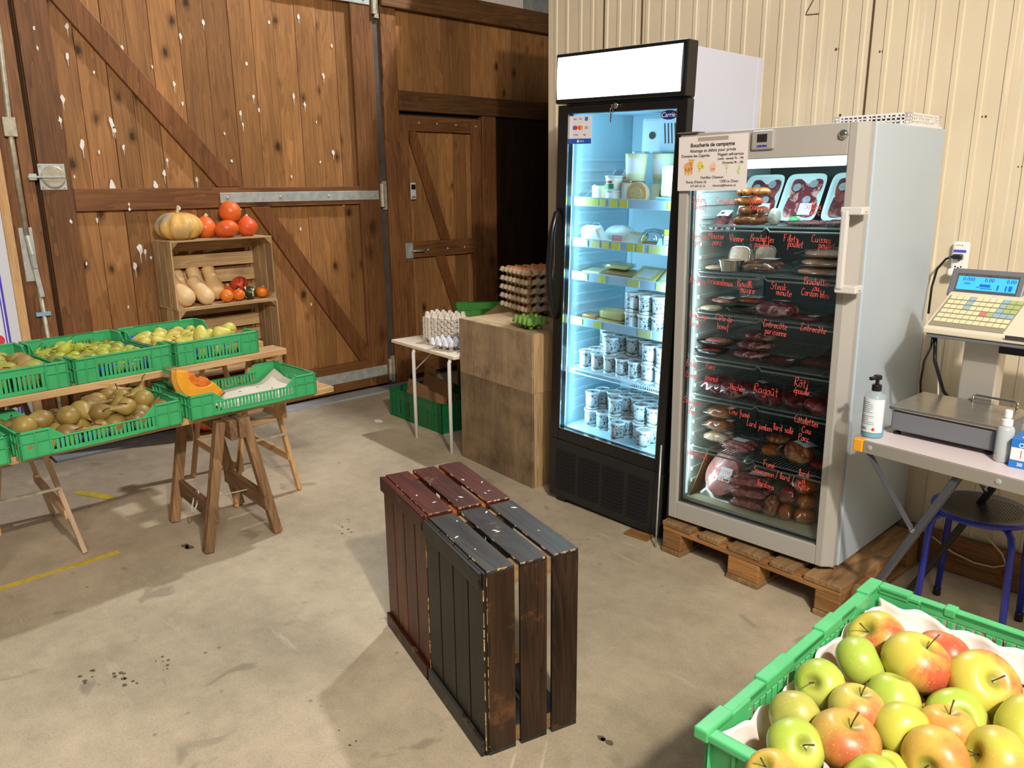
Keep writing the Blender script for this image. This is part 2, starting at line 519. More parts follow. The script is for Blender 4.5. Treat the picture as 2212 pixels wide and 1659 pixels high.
def brace(a, b, w, parent, zlo, zhi, xa, xb, mat):
    """diagonal between two points of the wall plane, cut level at both ends"""
    (y0, z0), (y1, z1) = a, b
    L = math.hypot(y1 - y0, z1 - z0); hw = w / 2 * L / abs(z1 - z0)
    yz = lambda z, s: y0 + (z - z0) / (z1 - z0) * (y1 - y0) + s * hw
    poly = [(yz(zhi, -1), zhi), (yz(zlo, -1), zlo), (yz(zlo, 1), zlo), (yz(zhi, 1), zhi)]
    return yz_prism(MB(), poly, xa, xb).build('diagonal_brace', mat, parent, bevel=.004)


M_BR1 = wood('dark_stained_brace', S(104, 64, 34), S(146, 94, 52), 'z', 50, .1, .5, .5, kscale=4)
brace((1.425, 2.565), (2.262, 1.553), .125, d1, 1.553, 2.66, XW - .034, XW - .002, M_BR1)
brace((2.46, 1.423), (3.19, .32), .115, d1, .243, 1.423, XW - .034, XW - .002, M_BR1)


def strap(zc, y0, y1, hw, parent):
    mb = MB().box(XW, XW + .006, y0, y1, zc - hw, zc + hw)
    for k in range(4):
        bolt(mb, XW + .006, y0 + .05 + k * (y1 - y0 - .1) / 3, zc, .010)
    s = mb.build('strap_hinge', M_STEEL, parent, bevel=.002)
    p = MB().cyl((XW + .012, y1 + .028, zc - .088), (XW + .012, y1 + .028, zc + .082), .017, 14)
    p.box(XW - .012, XW + .002, y1 + .04, y1 + .075, zc - .11, zc + .10)
    p.build('hinge_pin', M_BRASSY, s)


strap(1.486, 2.185, 3.404, .033, d1)
strap(.140, 2.30, 3.404, .040, d1)
strap(2.83, 2.20, 3.404, .033, d1)
# rotary latch on the left stile
lt = MB().box(XW, XW + .004, 1.160, 1.296, 1.548, 1.690)
for yy in (1.172, 1.284):
    for zz in (1.56, 1.678): bolt(lt, XW + .004, yy, zz, .006)
lt = lt.build('rotary_latch', M_STEEL, d1, bevel=.001)
MB().lathe([(.062, 0), (.062, .012), (.055, .016), (.002, .016)], 28, Matrix.Translation((XW + .004, 1.230, 1.619)) @ Matrix.Rotation(PI / 2, 4, 'Y')).build('latch_disc', M_BRASSY, lt)
MB().box(XW + .02, XW + .03, 1.10, 1.288, 1.612, 1.624).box(XW + .006, XW + .026, 1.105, 1.145, 1.60, 1.636).build('latch_bar', M_STEEL, lt, bevel=.003)

# white droppings splashed on the door (measured y, z, size)
spl = [(1.42, 2.43, .02), (1.40, 2.28, .022), (1.245, 2.4, .014), (1.248, 2.30, .014), (1.345, 2.045, .024), (1.31, 1.93, .02), (1.59, 1.93, .032), (1.60, 1.885, .018), (1.415, 1.80, .03), (1.50, 1.76, .012),
       (1.64, 1.79, .018), (1.885, 1.72, .018), (1.55, 1.566, .042), (1.80, 1.568, .028), (2.06, 1.60, .02), (1.86, 1.64, .024), (1.70, 2.35, .02), (1.98, 2.17, .018), (1.86, 2.26, .012), (2.02, 2.06, .016),
       (2.27, 1.89, .012), (2.39, 2.02, .02), (2.40, 1.95, .018), (2.46, 2.33, .016), (2.49, 2.13, .018), (2.52, 2.05, .016), (2.78, 2.15, .022), (2.86, 2.1, .018), (2.94, 1.99, .012), (3.02, 2.3, .02),
       (3.10, 2.5, .016), (3.06, 1.79, .022), (2.95, 1.72, .014), (2.30, 1.72, .014), (1.44, 1.37, .016), (1.62, 1.46, .012), (1.62, 1.43, .014), (1.92, 1.43, .014), (1.29, 1.37, .014), (1.66, 1.19, .034),
       (1.69, 1.17, .02), (1.72, 1.13, .014), (1.62, 1.085, .026), (1.35, 1.12, .012), (1.55, .84, .012), (2.76, 1.26, .014), (2.80, .72, .016), (1.95, 1.22, .010), (2.05, 2.45, .018), (2.64, 2.6, .016),
       (2.72, 1.62, .014), (1.35, 1.62, .01), (2.2, 2.55, .02), (1.53, 2.2, .012), (2.86, 2.66, .02), (3.12, 1.42, .014), (2.31, 1.12, .01)]
mb = MB(); r = random.Random(5)
for (yy, zz, s) in spl:
    n = 9
    onframe = (1.42 < zz < 1.555) or yy < 1.326 or yy > 3.246
    x = XW + .0008 if onframe else XW - .031
    pts = [(yy + math.cos(2 * PI * k / n) * s * .5 * r.uniform(.5, 1.2), zz + math.sin(2 * PI * k / n) * s * r.uniform(.5, 1.2)) for k in range(n)]
    yz_prism(mb, pts, x - .004, x + .0006)
    if s > .017:
        yz_prism(mb, [(yy - s * .12, zz), (yy + s * .1, zz), (yy + s * .03, zz - s * 2.6), (yy - s * .02, zz - s * 2.6)], x - .004, x + .0005)
mb.build('dropping_stains', M_WHITEMARK, d1)['kind'] = 'stuff'

# second leaf of the barn door, at the far left, with its espagnolette bolt
d2 = thing('door_2', 'left leaf of the brown barn door with tall bolt rod', 'barn door', kind='structure')
boards(-1.6, 1.142, .03, 3.2, .17, XW - .05, XW - .004, .1, 9).build('plank_panel', M_FRAME, d2, bevel=.004)
rod = MB().tube([(XW + .016, 1.078, 3.1), (XW + .016, 1.070, 2.29), (XW + .016, 1.050, 1.8), (XW + .018, 1.052, 1.30)], .014, 10)
rod.tube([(XW + .018, 1.072, 1.0), (XW + .014, 1.082, .55), (XW + .014, 1.088, .05)], .012, 10)
rod = rod.build('bolt_rod', M_BRASSY, d2, smooth=True)
MB().box(XW - .002, XW + .004, 1.018, 1.086, 1.045, 1.345).build('bolt_plate', M_STEEL, rod, bevel=.002)
MB().tube([(XW + .02, 1.052, 1.30), (XW + .045, 1.057, 1.20), (XW + .035, 1.064, 1.12)], [.014, .018, .016], 10).bar((XW + .03, 1.064, 1.13), (XW + .03, 1.079, .955), .026, .016, (1, 0, 0)).build('bolt_lever', M_STEEL, rod, bevel=.002)
MB().box(XW - .002, XW + .03, 1.035, 1.11, .846, .868).build('rod_guide', plain('bluish_clip', S(150, 190, 214), .4, .3), rod, bevel=.001)
MB().box(XW - .002, XW + .034, 1.02, 1.082, 1.83, 1.93).build('upper_rod_guide', M_BRASSY, rod, bevel=.002)

# small service door
d3 = thing('door_3', 'small brown ledged and braced door with lever latch', 'door', kind='structure')
XS = XW - .012
boards(3.632, 4.445, .05, 2.072, .135, XS - .06, XS - .03, .1, 4).build('plank_panel', M_PANEL, d3, bevel=.003)
MB().box(XS - .03, XS, 3.634, 3.712, .05, 2.07).build('stile', M_FRAME, d3, bevel=.003)
MB().box(XS - .03, XS, 4.345, 4.443, .05, 2.07).build('stile', M_FRAME, d3, bevel=.003)
MB().box(XS - .03, XS - .001, 3.713, 4.344, 1.958, 2.068).build('top_rail', M_FRAMEY, d3, bevel=.003)
MB().box(XS - .03, XS - .001, 3.713, 4.344, .995, 1.12).build('middle_rail', M_FRAMEY, d3, bevel=.003)
MB().box(XS - .03, XS - .001, 3.713, 4.344, .05, .22).build('bottom_rail', M_FRAMEY, d3, bevel=.003)
brace((3.745, 1.957), (4.05, 1.12), .085, d3, 1.121, 1.957, XS - .03, XS - .002, M_BR1)
brace((3.99, .994), (4.27, .22), .085, d3, .221, .994, XS - .03, XS - .002, M_BR1)
mb = MB()
for (yy, zz) in ((3.814, 2.02), (3.99, 2.02), (4.18, 2.018), (4.389, 2.015), (3.86, 1.05), (4.06, 1.05), (4.24, 1.05)): bolt(mb, XS, yy, zz, .009)
mb.build('rivet_heads', M_STEEL, d3)
mb = MB().box(XS, XS + .004, 3.640, 3.71, .995, 1.115)
la = mb.build('latch_plate', M_STEEL, d3, bevel=.002)
MB().tube([(XS + .004, 3.70, 1.05), (XS + .03, 3.70, 1.05), (XS + .032, 3.72, 1.05), (XS + .032, 3.80, 1.047)], .007, 8).build('lever_handle', M_STEEL, la, smooth=True)
kb = thing('key_lockbox', 'small grey key lockbox with black dial screwed to small door', 'lockbox', (XS - .03, 3.735, 1.51))
MB().box(0, .032, -.031, .031, -.065, .065).build('body', plain('light_grey_case', S(206, 204, 202), .45), kb, bevel=.010)
MB().box(.032, .036, -.02, .02, .012, .050).build('dial_cover', plain('black_rubber', S(26, 24, 24), .5), kb, bevel=.008)
MB().box(.032, .0335, -.018, .018, -.052, -.038).build('keypad_strip', plain('grey_print', S(120, 120, 122), .5), kb)

# cream sandwich panel wall of the cold room: ribbed face, jointed, with its side along the passage
prof = []
x = -3.285
mb = MB()
XE = 3.2
mb.box(-3.285, XE, WY, WY + .12, 0, 2.85)
x = -3.24; k = 0
while x < XE - .1:
    mb.prism([(x, WY + .001), (x + .005, WY - .0055), (x + .021, WY - .0055), (x + .026, WY + .001)], 0.02, 2.85)
    x += .098 if k % 2 else .082; k += 1
struct(mb.build('wall_back', M_BEIGE))
mb = MB()
for xs in (-2.885, -2.64, -1.492, -.3, .9, 2.1): mb.box(xs, xs + .006, WY - .0045, WY + .002, .02, 2.85)
struct(mb.build('wall_back_joints', M_BEIGELINE))
struct(MB().box(-3.285, -3.17, WY + .12, 7.1, 0, 2.85).build('wall_passage', M_DARKVOID))  # cold room side, coloured dark only to cut bounced light
struct(MB().box(-5.2, -3.17, 7.0, 7.1, 0, 3.45).build('wall_passage_end', M_DARKVOID))  # unseen end wall, dark, put in to keep ambient light out
struct(MB().box(-4.93, -3.17, 3.95, 7.1, 3.35, 3.45).build('passage_shade_slab', M_DARKVOID))  # unseen slab added to keep lamp light off the passage wall
mb = MB(); r = random.Random(11)
for (xx, zz) in ((-1.98, 1.93), (-1.63, 2.08), (-1.45, 2.05), (-1.05, 1.78), (-.93, 1.95), (-.91, 1.60), (-3.2, 2.15), (-.78, 1.62), (-1.6, 1.82)):
    for q in range(2):
        s = r.uniform(.002, .005)
        mb.prism([(xx + q * .012 + math.cos(t * PI / 3) * s, zz + math.sin(t * PI / 3) * s * 1.4) for t in range(6)], 0, .0015, Matrix(((1, 0, 0, 0), (0, 0, -1, WY), (0, 1, 0, 0), (0, 0, 0, 1))))
mb.bar((-1.72, WY - .001, 2.33), (-1.775, WY - .001, 2.235), .004, .002, (0, 1, 0)).bar((-1.785, WY - .001, 2.232), (-1.70, WY - .001, 2.226), .004, .002, (0, 1, 0))
struct(mb.build('wall_back_scuffs', M_BEIGELINE))
struct(MB().box(-1.12, XE, WY - .045, WY - .004, 0, .155).build('baseboard_back', wood('base_plank', S(112, 72, 40), S(160, 110, 64), 'x', 50, .2, .5, .6), bevel=.004))

# floor tape
def tape(pts, w, label):
    mb = MB(); r = random.Random(3)
    (x0, y0), (x1, y1) = pts; d = Vector((x1 - x0, y1 - y0, 0)).normalized(); s = Vector((-d.y, d.x, 0)); n = 14
    a = []; b = []
    for k in range(n + 1):
        p = Vector((x0, y0, 0)).lerp(Vector((x1, y1, 0)), k / n)
        a.append(p + s * (w / 2 + r.uniform(-.004, .003))); b.append(p - s * (w / 2 + r.uniform(-.004, .003)))
    mb.prism([tuple(p[:2]) for p in a] + [tuple(p[:2]) for p in reversed(b)], .0005, .0015)
    o = mb.build('floor_tape', plain('yellow_tape', S(214, 190, 60), .6, 0, .3, 20), None)
    return setp(o, label, 'floor tape')
tape([(-3.44, -.9), (-3.52, .885)], .035, 'long yellow tape strip stuck on the concrete floor by the near trestle foot')
tape([(-4.42, .95), (-4.20, 1.06)], .05, 'short pale yellow tape scrap on floor under the fruit tables')

# dark drips dried on the concrete, and a scrap of paper
mb = MB(); r = random.Random(21)
for (cx, cy, n, sp, sz) in ((-2.60, .52, 9, .07, .007), (-2.52, .60, 9, .06, .008), (-2.52, .72, 7, .05, .006), (-1.246, 1.511, 3, .02, .012), (-3.368, 1.118, 4, .04, .02), (-3.0, 1.71, 6, .08, .007), (-1.75, 1.0, 3, .1, .005)):
    for k in range(n):
        x, y_, q = cx + r.uniform(-sp, sp), cy + r.uniform(-sp * .4, sp * .4), sz * r.uniform(.4, 1.2)
        ph_ = r.uniform(0, 6)
        mb.prism([(x + math.cos(t * PI / 5) * q * (1 + .3 * math.sin(3 * t + ph_)), y_ + math.sin(t * PI / 5) * q * .8) for t in range(10)], .0002, .0006)
struct(mb.build('floor_drips', plain('dried_drip', S(104, 88, 66), .6)))
sc_ = MB().prism([(0, 0), (.04, -.012), (.075, .006), (.07, .03), (.03, .042), (.008, .03)], 0, .004).build('paper_scrap', plain('white_scrap', S(232, 228, 220), .8), None)
sc_.location = (-4.42, 2.80, .0005); setp(sc_, 'small torn white paper scrap on the floor in front of dark green crate', 'paper')

# pale batten and poster at the far left
pf = thing('poster_board', 'tall white poster with coloured ovals, in a pale timber frame at the left edge', 'poster', (-5.085, .982, .25), 0)
MB().box(-.022, .022, -.045, 0, 0, 1.75).box(-.022, .022, -.80, -.755, 0, 1.75).build('frame', M_PINEZ, pf, bevel=.002)
MB().box(-.008, .004, -.755, -.045, .05, 1.72).build('sheet', plain('white_poster_sheet', S(226, 230, 240), .5), pf)
mb = MB()
mb.box(.004, .0055, -.105, -.094, .06, 1.0)
mb.box(.004, .0055, -.118, -.112, .06, 1.0)
mb.build('print_border', plain('violet_print', S(84, 60, 190), .5), pf)
r = random.Random(8)
cols = [S(224, 58, 84), S(66, 150, 214), S(232, 170, 200), S(90, 70, 200), S(216, 60, 70)]
for ci, cc in enumerate(cols):
    mb = MB()
    for k in range(9):
        cy, cz = -.16 - r.random() * .5, .12 + r.random() * .85
        if ci in (0, 4) and k < 5: cy, cz = -.15 - .04 * (k % 2), .16 + .075 * k + (.03 if ci else 0)
        ra = r.uniform(.018, .036)
        yz_prism(mb, [(cy + math.cos(t * PI / 8) * ra, cz + math.sin(t * PI / 8) * ra * 1.15) for t in range(16)], .004, .0052 + ci * .0002)
    mb.build('printed_ovals', plain('poster_ink', cc, .5), pf)
# ------------------------------------------------------------------ fruit
def pear_mesh(name, L=.105, R=.036, seg=20, neck=.30, bend=.006):
    prof = []
    n = 18
    for i in range(n + 1):
        t = i / n
        # t: 0 blossom end, 1 stalk end
        body = math.sin(min(t / .62, 1) * PI * .5) if t < .34 else 1.0
        if t < .36: r = R * math.sqrt(max(0, 1 - ((.36 - t) / .36) ** 2))
        else:
            u = (t - .36) / .64
            r = R * ((1 - neck) * (.5 + .5 * math.cos(min(u * 1.25, 1) * PI)) + neck * math.sqrt(max(0, 1 - max(0, (u - .45) / .55) ** 2.2)))
        prof.append((max(r, .0012), (t - .40) * L))
    prof[0] = (.004, prof[0][1] + .003)
    mb = MB().lathe(prof, seg)
    for p in mb.v: p.x += bend * ((p.z / L + .4) ** 2)
    return mb.mesh(name, True)


def apple_mesh(name, R=.04, H=.88, seg=26, lean=0.0, rib=.02):
    prof = []
    n = 22
    for i in range(n + 1):
        a = -PI / 2 + PI * i / n
        r = R * math.cos(a); z = R * H * math.sin(a)
        z -= (.30 * R) * math.exp(-((r / (R * .30)) ** 2)) * (1 if a > 0 else -.6)
        r *= 1 + .05 * math.sin(a)
        prof.append((max(r, .0006), z))
    mb = MB().lathe(prof, seg)
    for p in mb.v:
        th = math.atan2(p.y, p.x)
        q = 1 + rib * math.cos(5 * th) * (.5 - .5 * p.z / (R * H))
        p.x *= q; p.y *= q; p.x += lean * p.z
    return mb.mesh(name, True)


def fruit(name, mesh, mat, label, cat, loc, rot, group, stem=None, stem_mat=None, scale=1.0, calyx=None):
    me = mesh
    if not me.materials: me.materials.append(mat)
    o = bpy.data.objects.new(name, me); COL.objects.link(o)
    o.location = loc; o.rotation_euler = rot; o.scale = (scale,) * 3
    setp(o, label, cat, group)
    for nm, sm, smat in ((('stalk', stem, stem_mat),) if stem else ()) + ((('calyx', calyx, stem_mat),) if calyx else ()):
        if not sm.materials: sm.materials.append(smat)
        c = bpy.data.objects.new(nm, sm); COL.objects.link(c); c.parent = o
    return o


def settle(n, r, x0, x1, y0, y1, z0, seed, iters=500, jit=.1):
    """let n balls drop and spread in a tray; returns centres"""
    rr = random.Random(seed)
    P = [Vector((rr.uniform(x0 + r, x1 - r), rr.uniform(y0 + r, y1 - r), z0 + r + rr.uniform(0, r * 3))) for _ in range(n)]
    R = [r * (1 + rr.uniform(-jit, jit)) for _ in range(n)]
    for it in range(iters):
        g = r * .06 * (1 - it / iters)
        for p in P: p.z -= g
        for i in range(n):
            for j in range(i):
                d = P[i] - P[j]; s = R[i] + R[j]
                if abs(d.x) < s and abs(d.y) < s and abs(d.z) < s:
                    L = d.length
                    if 1e-6 < L < s:
                        d *= (s - L) / L * .5
                        P[i] += d; P[j] -= d
        for i, p in enumerate(P):
            q = R[i]
            p.x = min(max(p.x, x0 + q), x1 - q); p.y = min(max(p.y, y0 + q), y1 - q); p.z = max(p.z, z0 + q)
    return P, R


def rowlabels(P, base, where):
    """unique wording by rows from the front and order from the left (local x right, y away)"""
    n = len(P)
    idx = sorted(range(n), key=lambda i: P[i].y)
    rows = max(1, round(math.sqrt(n / 1.8)))
    per = math.ceil(n / rows); out = {}
    names = {1: ['']}
    for rI in range(rows):
        row = idx[rI * per:(rI + 1) * per]
        row.sort(key=lambda i: P[i].x)
        rn = 'front row' if rI == 0 else ('back row' if rI == rows - 1 else ORD[rI + 1] + ' row')
        for k, i in enumerate(row):
            out[i] = '%s, %s in the %s %s' % (base, place_word(k, len(row)), rn, where)
    return out


M_STALK = plain('brown_stalk', S(84, 58, 34), .8)


def stalk_mesh(base, L=.022, bend=.006, r=.0014):
    mb = MB().tube([(0, 0, base - .004), (bend * .2, 0, base + L * .4), (bend, 0, base + L)], [r, r, r * 1.5], 6)
    return mb.mesh('stalk', True)


# ------------------------------------------------------------------ plastic produce crates
M_GREEN = plain('green_plastic', S(66, 172, 108), .42, 0, .12, 10, spec=.45)
M_GREEND = plain('dark_green_plastic', S(16, 108, 58), .42, 0, .12, 10)
M_GREENB = plain('grass_green_plastic', S(62, 142, 48), .42, 0, .1, 10)
M_GREENA = plain('mint_green_plastic', S(74, 172, 106), .45, 0, .14, 12, bump=.1)


def crate_wall(mb, L, H, t, low, slots, place, zs0=.15, zs1=.66, endw=.108):
    """one wall along local u (0..L), height v; place(u0,u1,v0,v1,dt0,dt1) adds a box, out is the outer side"""
    e = endw * (L / .6) ** .5
    hl = H * .60 if low else H
    vb, vt = H * zs0, (hl * .88 if low else H * zs1)
    place(0, e, 0, H, 0, t); place(L - e, L, 0, H, 0, t)
    place(e, L - e, 0, vb, 0, t); place(e, L - e, vt, hl, 0, t)
    n = slots; pitch = (L - 2 * e) / n
    for k in range(n):
        wide = .52 if k % 6 else 1.0
        place(e + k * pitch, e + k * pitch + pitch * (1 - wide * .55), vb, vt, 0, t)
    place(L - e - pitch * .2, L - e, vb, vt, 0, t)
    # outside ribs and rim
    for u in (0.002, e * .5, e - .006, L - e, L - e * .5 - .004, L - .008):
        place(u, u + .006, .004, H - .004, -.006, 0)
    place(0, e, H * .56, H * .60, -.006, 0); place(L - e, L, H * .56, H * .60, -.006, 0)
    place(0, e, H - .008, H, -.008, t + .002); place(L - e, L, H - .008, H, -.008, t + .002)
    if low: place(e, L - e, hl - .006, hl, -.004, t)
    else: place(e, L - e, H - .008, H, -.006, t)
    place(L * .30, L * .70, -.0, .012, -.004, 0)


def make_crate(name, label, loc, rz, Wd, Dp, H, mat, low_long=True, group=None, slots=16, kw={}, bevel=.0015):
    """local x = width seen from the front, y = depth away, origin front left bottom corner"""
    t = .004
    mb = MB()
    lowx = low_long and Wd >= Dp; lowy = low_long and Dp > Wd
    sx = slots if Wd >= Dp else int(slots * .7); sy = slots if Dp > Wd else int(slots * .7)
    crate_wall(mb, Wd, H, t, lowx, sx, lambda u0, u1, v0, v1, a, b: mb.box(u0, u1, .008 + a, .008 + b, v0, v1), **kw)
    crate_wall(mb, Wd, H, t, lowx, sx, lambda u0, u1, v0, v1, a, b: mb.box(u0, u1, Dp - .008 - b, Dp - .008 - a, v0, v1), **kw)
    crate_wall(mb, Dp, H, t, lowy, sy, lambda u0, u1, v0, v1, a, b: mb.box(.008 + a, .008 + b, u0, u1, v0, v1), **kw)
    crate_wall(mb, Dp, H, t, lowy, sy, lambda u0, u1, v0, v1, a, b: mb.box(Wd - .008 - b, Wd - .008 - a, u0, u1, v0, v1), **kw)
    # sloping shoulders of the low sides
    def sh(u, d, axis):
        e = .108 * (max(Wd, Dp) / .6) ** .5; hl = H * .6
        for (u0, sgn) in ((e, 1), (max(Wd, Dp) - e, -1)):
            pl = [(u0, hl - .002), (u0 + sgn * .05, hl - .002), (u0, H)]
            if sgn < 0: pl = pl[::-1]
            if axis == 'x': M = Matrix(((1, 0, 0, 0), (0, 0, -1, u + t), (0, 1, 0, 0), (0, 0, 0, 1)))
            else: M = Matrix(((0, 0, 1, u), (1, 0, 0, 0), (0, 1, 0, 0), (0, 0, 0, 1)))
            mb.prism(pl, 0, t, M)
    if lowx: sh(.008, 0, 'x'); sh(Dp - .008 - t, 0, 'x')
    if lowy: sh(.008, 0, 'y'); sh(Wd - .008 - t, 0, 'y')
    mb.box(.008, Wd - .008, .008, Dp - .008, .002, .006)
    o = mb.build(name, mat, None, bevel=bevel, seg=1)
    o.location = loc; o.rotation_euler = (0, 0, rz)
    return setp(o, label, 'crate', group)


# ------------------------------------------------------------------ fruit tables on trestles
def board(name, label, loc, rz, L, w, t, mat, group=None):
    o = MB().box(0, L, 0, w, -t, 0).build(name, mat, None, bevel=.003)
    o.location = loc; o.rotation_euler = (0, 0, rz)
    return setp(o, label, 'plank', group)


HP = PI / 2
LZ, UZ = .62, .787
RZL = HP + .068
for k, lab in enumerate(('front plank of the lower fruit table, its end past the crates', 'middle plank of the lower fruit table under the pear crate', 'rear plank of the lower fruit table')):
    board('table_plank', 'new pine ' + lab, (-3.115 - k * .14 * 1.0, -.55, LZ), RZL, 2.42, .13, .028, M_PINEX, 'planks of the lower fruit table')
RZU = HP + .10
for k, lab in enumerate(('front plank of the upper fruit table, its end past the crates', 'middle plank of the upper fruit table', 'rear plank of the upper fruit table')):
    board('table_plank', 'new pine ' + lab, (-3.315 - k * .25, -.35, UZ), RZU, 2.12, .12, .03, M_PINEX, 'planks of the upper fruit table')


def trestle(label, loc, rz, Lb, H, sp, mz, mx, group, old=False):
    """beam along local x; feet splay along local y"""
    t = thing('trestle', label, 'trestle', loc, rz, group)
    if old:
        for s in (-1, 1):
            MB().box(-Lb / 2 - .03, Lb / 2 + .03, s * .020 - .017, s * .020 + .017, H - .085, H).build('beam', mx, t, bevel=.006)
    else:
        for s in (-1, 1):
            MB().box(-Lb / 2 - .01, Lb / 2 + .01, s * .011 - .010, s * .011 + .010, H - .05, H).build('beam', mx, t, bevel=.003)
    w, h = (.045, .040) if old else (.034, .020)
    for sx in (-1, 1):
        for sy in (-1, 1):
            x = sx * (Lb / 2 - w)
            MB().bar((x, sy * sp / 2, .006), (x, sy * (.052 if old else .032), H - .012), w, h, (0, 1, 0)).build('leg', mz, t, bevel=.003)
    for sy in (-1, 1):
        zc = .17 if old else .20
        yy = sy * (sp / 2 - (sp / 2 - .03) * zc / H) + sy * (-.003)
        MB().box(-Lb / 2 + w, Lb / 2 - w, yy - .012, yy + .012, zc - .035, zc + .035) if False else None
        MB().box(-Lb / 2 + .02, Lb / 2 - .02, yy - sy * .004 - .011, yy - sy * .004 + .011, zc - (.04 if old else .02), zc + (.04 if old else .02)).build('stretcher', mx, t, bevel=.003)
    if not old:
        z = .33; yy = sp / 2 - (sp / 2 - .03) * z / H
        x = Lb / 2 - .005
        MB().bar((x, -yy, z), (x, yy, z), .012, .004, (1, 0, 0)).build('folding_stay', M_BRASSY, t)
    return t


tr = trestle('old weathered grey brown trestle holding the lower fruit table', (-3.445, 1.335, 0), -.04, .53, LZ - .0285, .32, M_OLDZ, M_OLDX, None, True)
# cord tied between the stretchers
MB().tube([(.02, -.125, .175), (.02, .0, .168), (.05, .125, .175)], .003, 6).tube([(.02 + .024 * math.cos(a), -.128 + .0205 * math.sin(a) * 0 + .018 * math.sin(a), .17 + .05 * math.sin(a)) for a in [k * PI / 6 for k in range(13)]], .004, 6).build('tied_cord', plain('grey_cord', S(190, 182, 164), .9), tr, smooth=True)
trestle('new pine folding trestle at the right end of the upper fruit table', (-3.915, 1.65, 0), -.02, .64, UZ - .0305, .345, M_PINEZ, M_PINEX, 'folding trestles')
trestle('pale folding trestle at the left end of the upper fruit table, by yellow tape', (-3.90, .605, 0), -.02, .64, UZ - .0305, .345, M_PALEZ, M_PINEX, 'folding trestles')

WL = 'in the lower left green crate'
CR = {}
CR['LR'] = make_crate('produce_crate', 'green plastic crate with pumpkin wedge and paper, right end of lower table', (-3.177, 1.137, LZ + .0005), HP + .045, .60, .385, .102, M_GREEN, True, 'green crates on the fruit tables', 24)
CR['LL'] = make_crate('produce_crate', 'green plastic crate full of brown pears on the lower table', (-3.105, .510, LZ + .0005), HP + .105, .60, .385, .102, M_GREEN, True, 'green crates on the fruit tables', 24)
CR['LX'] = make_crate('produce_crate', 'green plastic crate cut by the left picture edge on the lower table', (-3.05, -.112, LZ + .0005), HP + .10, .60, .385, .102, M_GREEN, True, 'green crates on the fruit tables', 24)
CR['UR'] = make_crate('produce_crate', 'green plastic crate of yellow and red pears, right end of upper table', (-3.476, 1.214, UZ + .0005), HP + .117, .41, .60, .106, M_GREEN, True, 'green crates on the fruit tables', 20)
CR['UM'] = make_crate('produce_crate', 'green plastic crate of small green pears, middle of upper table', (-3.435, .798, UZ + .0005), HP + .115, .405, .60, .106, M_GREEN, True, 'green crates on the fruit tables', 20)
CR['UL'] = make_crate('produce_crate', 'green plastic crate of large green pears, left end of upper table', (-3.390, .380, UZ + .0005), HP + .11, .405, .60, .106, M_GREEN, True, 'green crates on the fruit tables', 20)


def in_frame(o, p):
    return o.matrix_basis @ Vector(p)


M_BLUE = plain('blue_packing_paper', S(38, 72, 190), .7)


def liner(cr, Wd, Dp, H, name, label, mat, seed, hgt=.6):
    r = random.Random(seed)
    def f(u, v):
        x = .018 + u * (Wd - .036); y = .018 + v * (Dp - .036)
        e = min(u, 1 - u, v, 1 - v)
        z = .010 + (H * hgt * (1 - e / .06) if e < .06 else 0) + .003 * math.sin(u * 31 + seed) * math.cos(v * 27)
        return (x, y, z)
    o = MB().grid(f, 40, 30).build(name, mat, None, smooth=True, thick=.0008)
    o.matrix_basis = cr.matrix_basis.copy()
    return setp(o, label, 'packing paper')


liner(CR['LL'], .60, .385, .102, 'packing_liner', 'blue packing liner under the brown pears in the lower crate', M_BLUE, 1, .30)
liner(CR['UM'], .405, .60, .106, 'packing_liner', 'blue packing liner under the small green pears in the middle crate', M_BLUE, 2, .42)
liner(CR['UR'], .41, .60, .106, 'packing_liner', 'dark blue packing liner under the yellow red pears in the right crate', M_BLUE, 3, .50)

PEAR_BROWN = fruit_mat('russet_pear_skin', S(152, 128, 62), S(124, 98, 50), .42, .76, rough=.42, speck=S(176, 148, 90), nscale=14, rnd=.5)
PEAR_GREEN = fruit_mat('green_pear_skin', S(168, 176, 62), S(132, 134, 54), .45, .7, rough=.42, speck=S(120, 118, 50), nscale=14, rnd=.4)
PEAR_BIG = fruit_mat('rough_green_pear_skin', S(158, 160, 66), S(150, 120, 66), .60, .74, rough=.5, speck=S(110, 98, 48), nscale=12, rnd=.6)
PEAR_YR = fruit_mat('yellow_red_pear_skin', S(204, 196, 92), S(198, 112, 62), .60, .86, rough=.4, speck=S(150, 140, 70), nscale=13, rnd=.35)
ME_PB = pear_mesh('russet_pear', .125, .0385, neck=.22, bend=.010)
ME_PG = pear_mesh('small_green_pear', .085, .029, neck=.34, bend=.006)
ME_PBIG = pear_mesh('large_green_pear', .120, .044, neck=.42)
ME_PY = pear_mesh('yellow_pear', .086, .036, neck=.62)
ST_PB = stalk_mesh(.125 * .60, .028, .012, .0017)
ST_PG = stalk_mesh(.085 * .60, .026, .008, .0012)
ST_PBIG = stalk_mesh(.12 * .60, .02, .006, .0016)
ST_PY = stalk_mesh(.086 * .60, .016, .005, .0013)


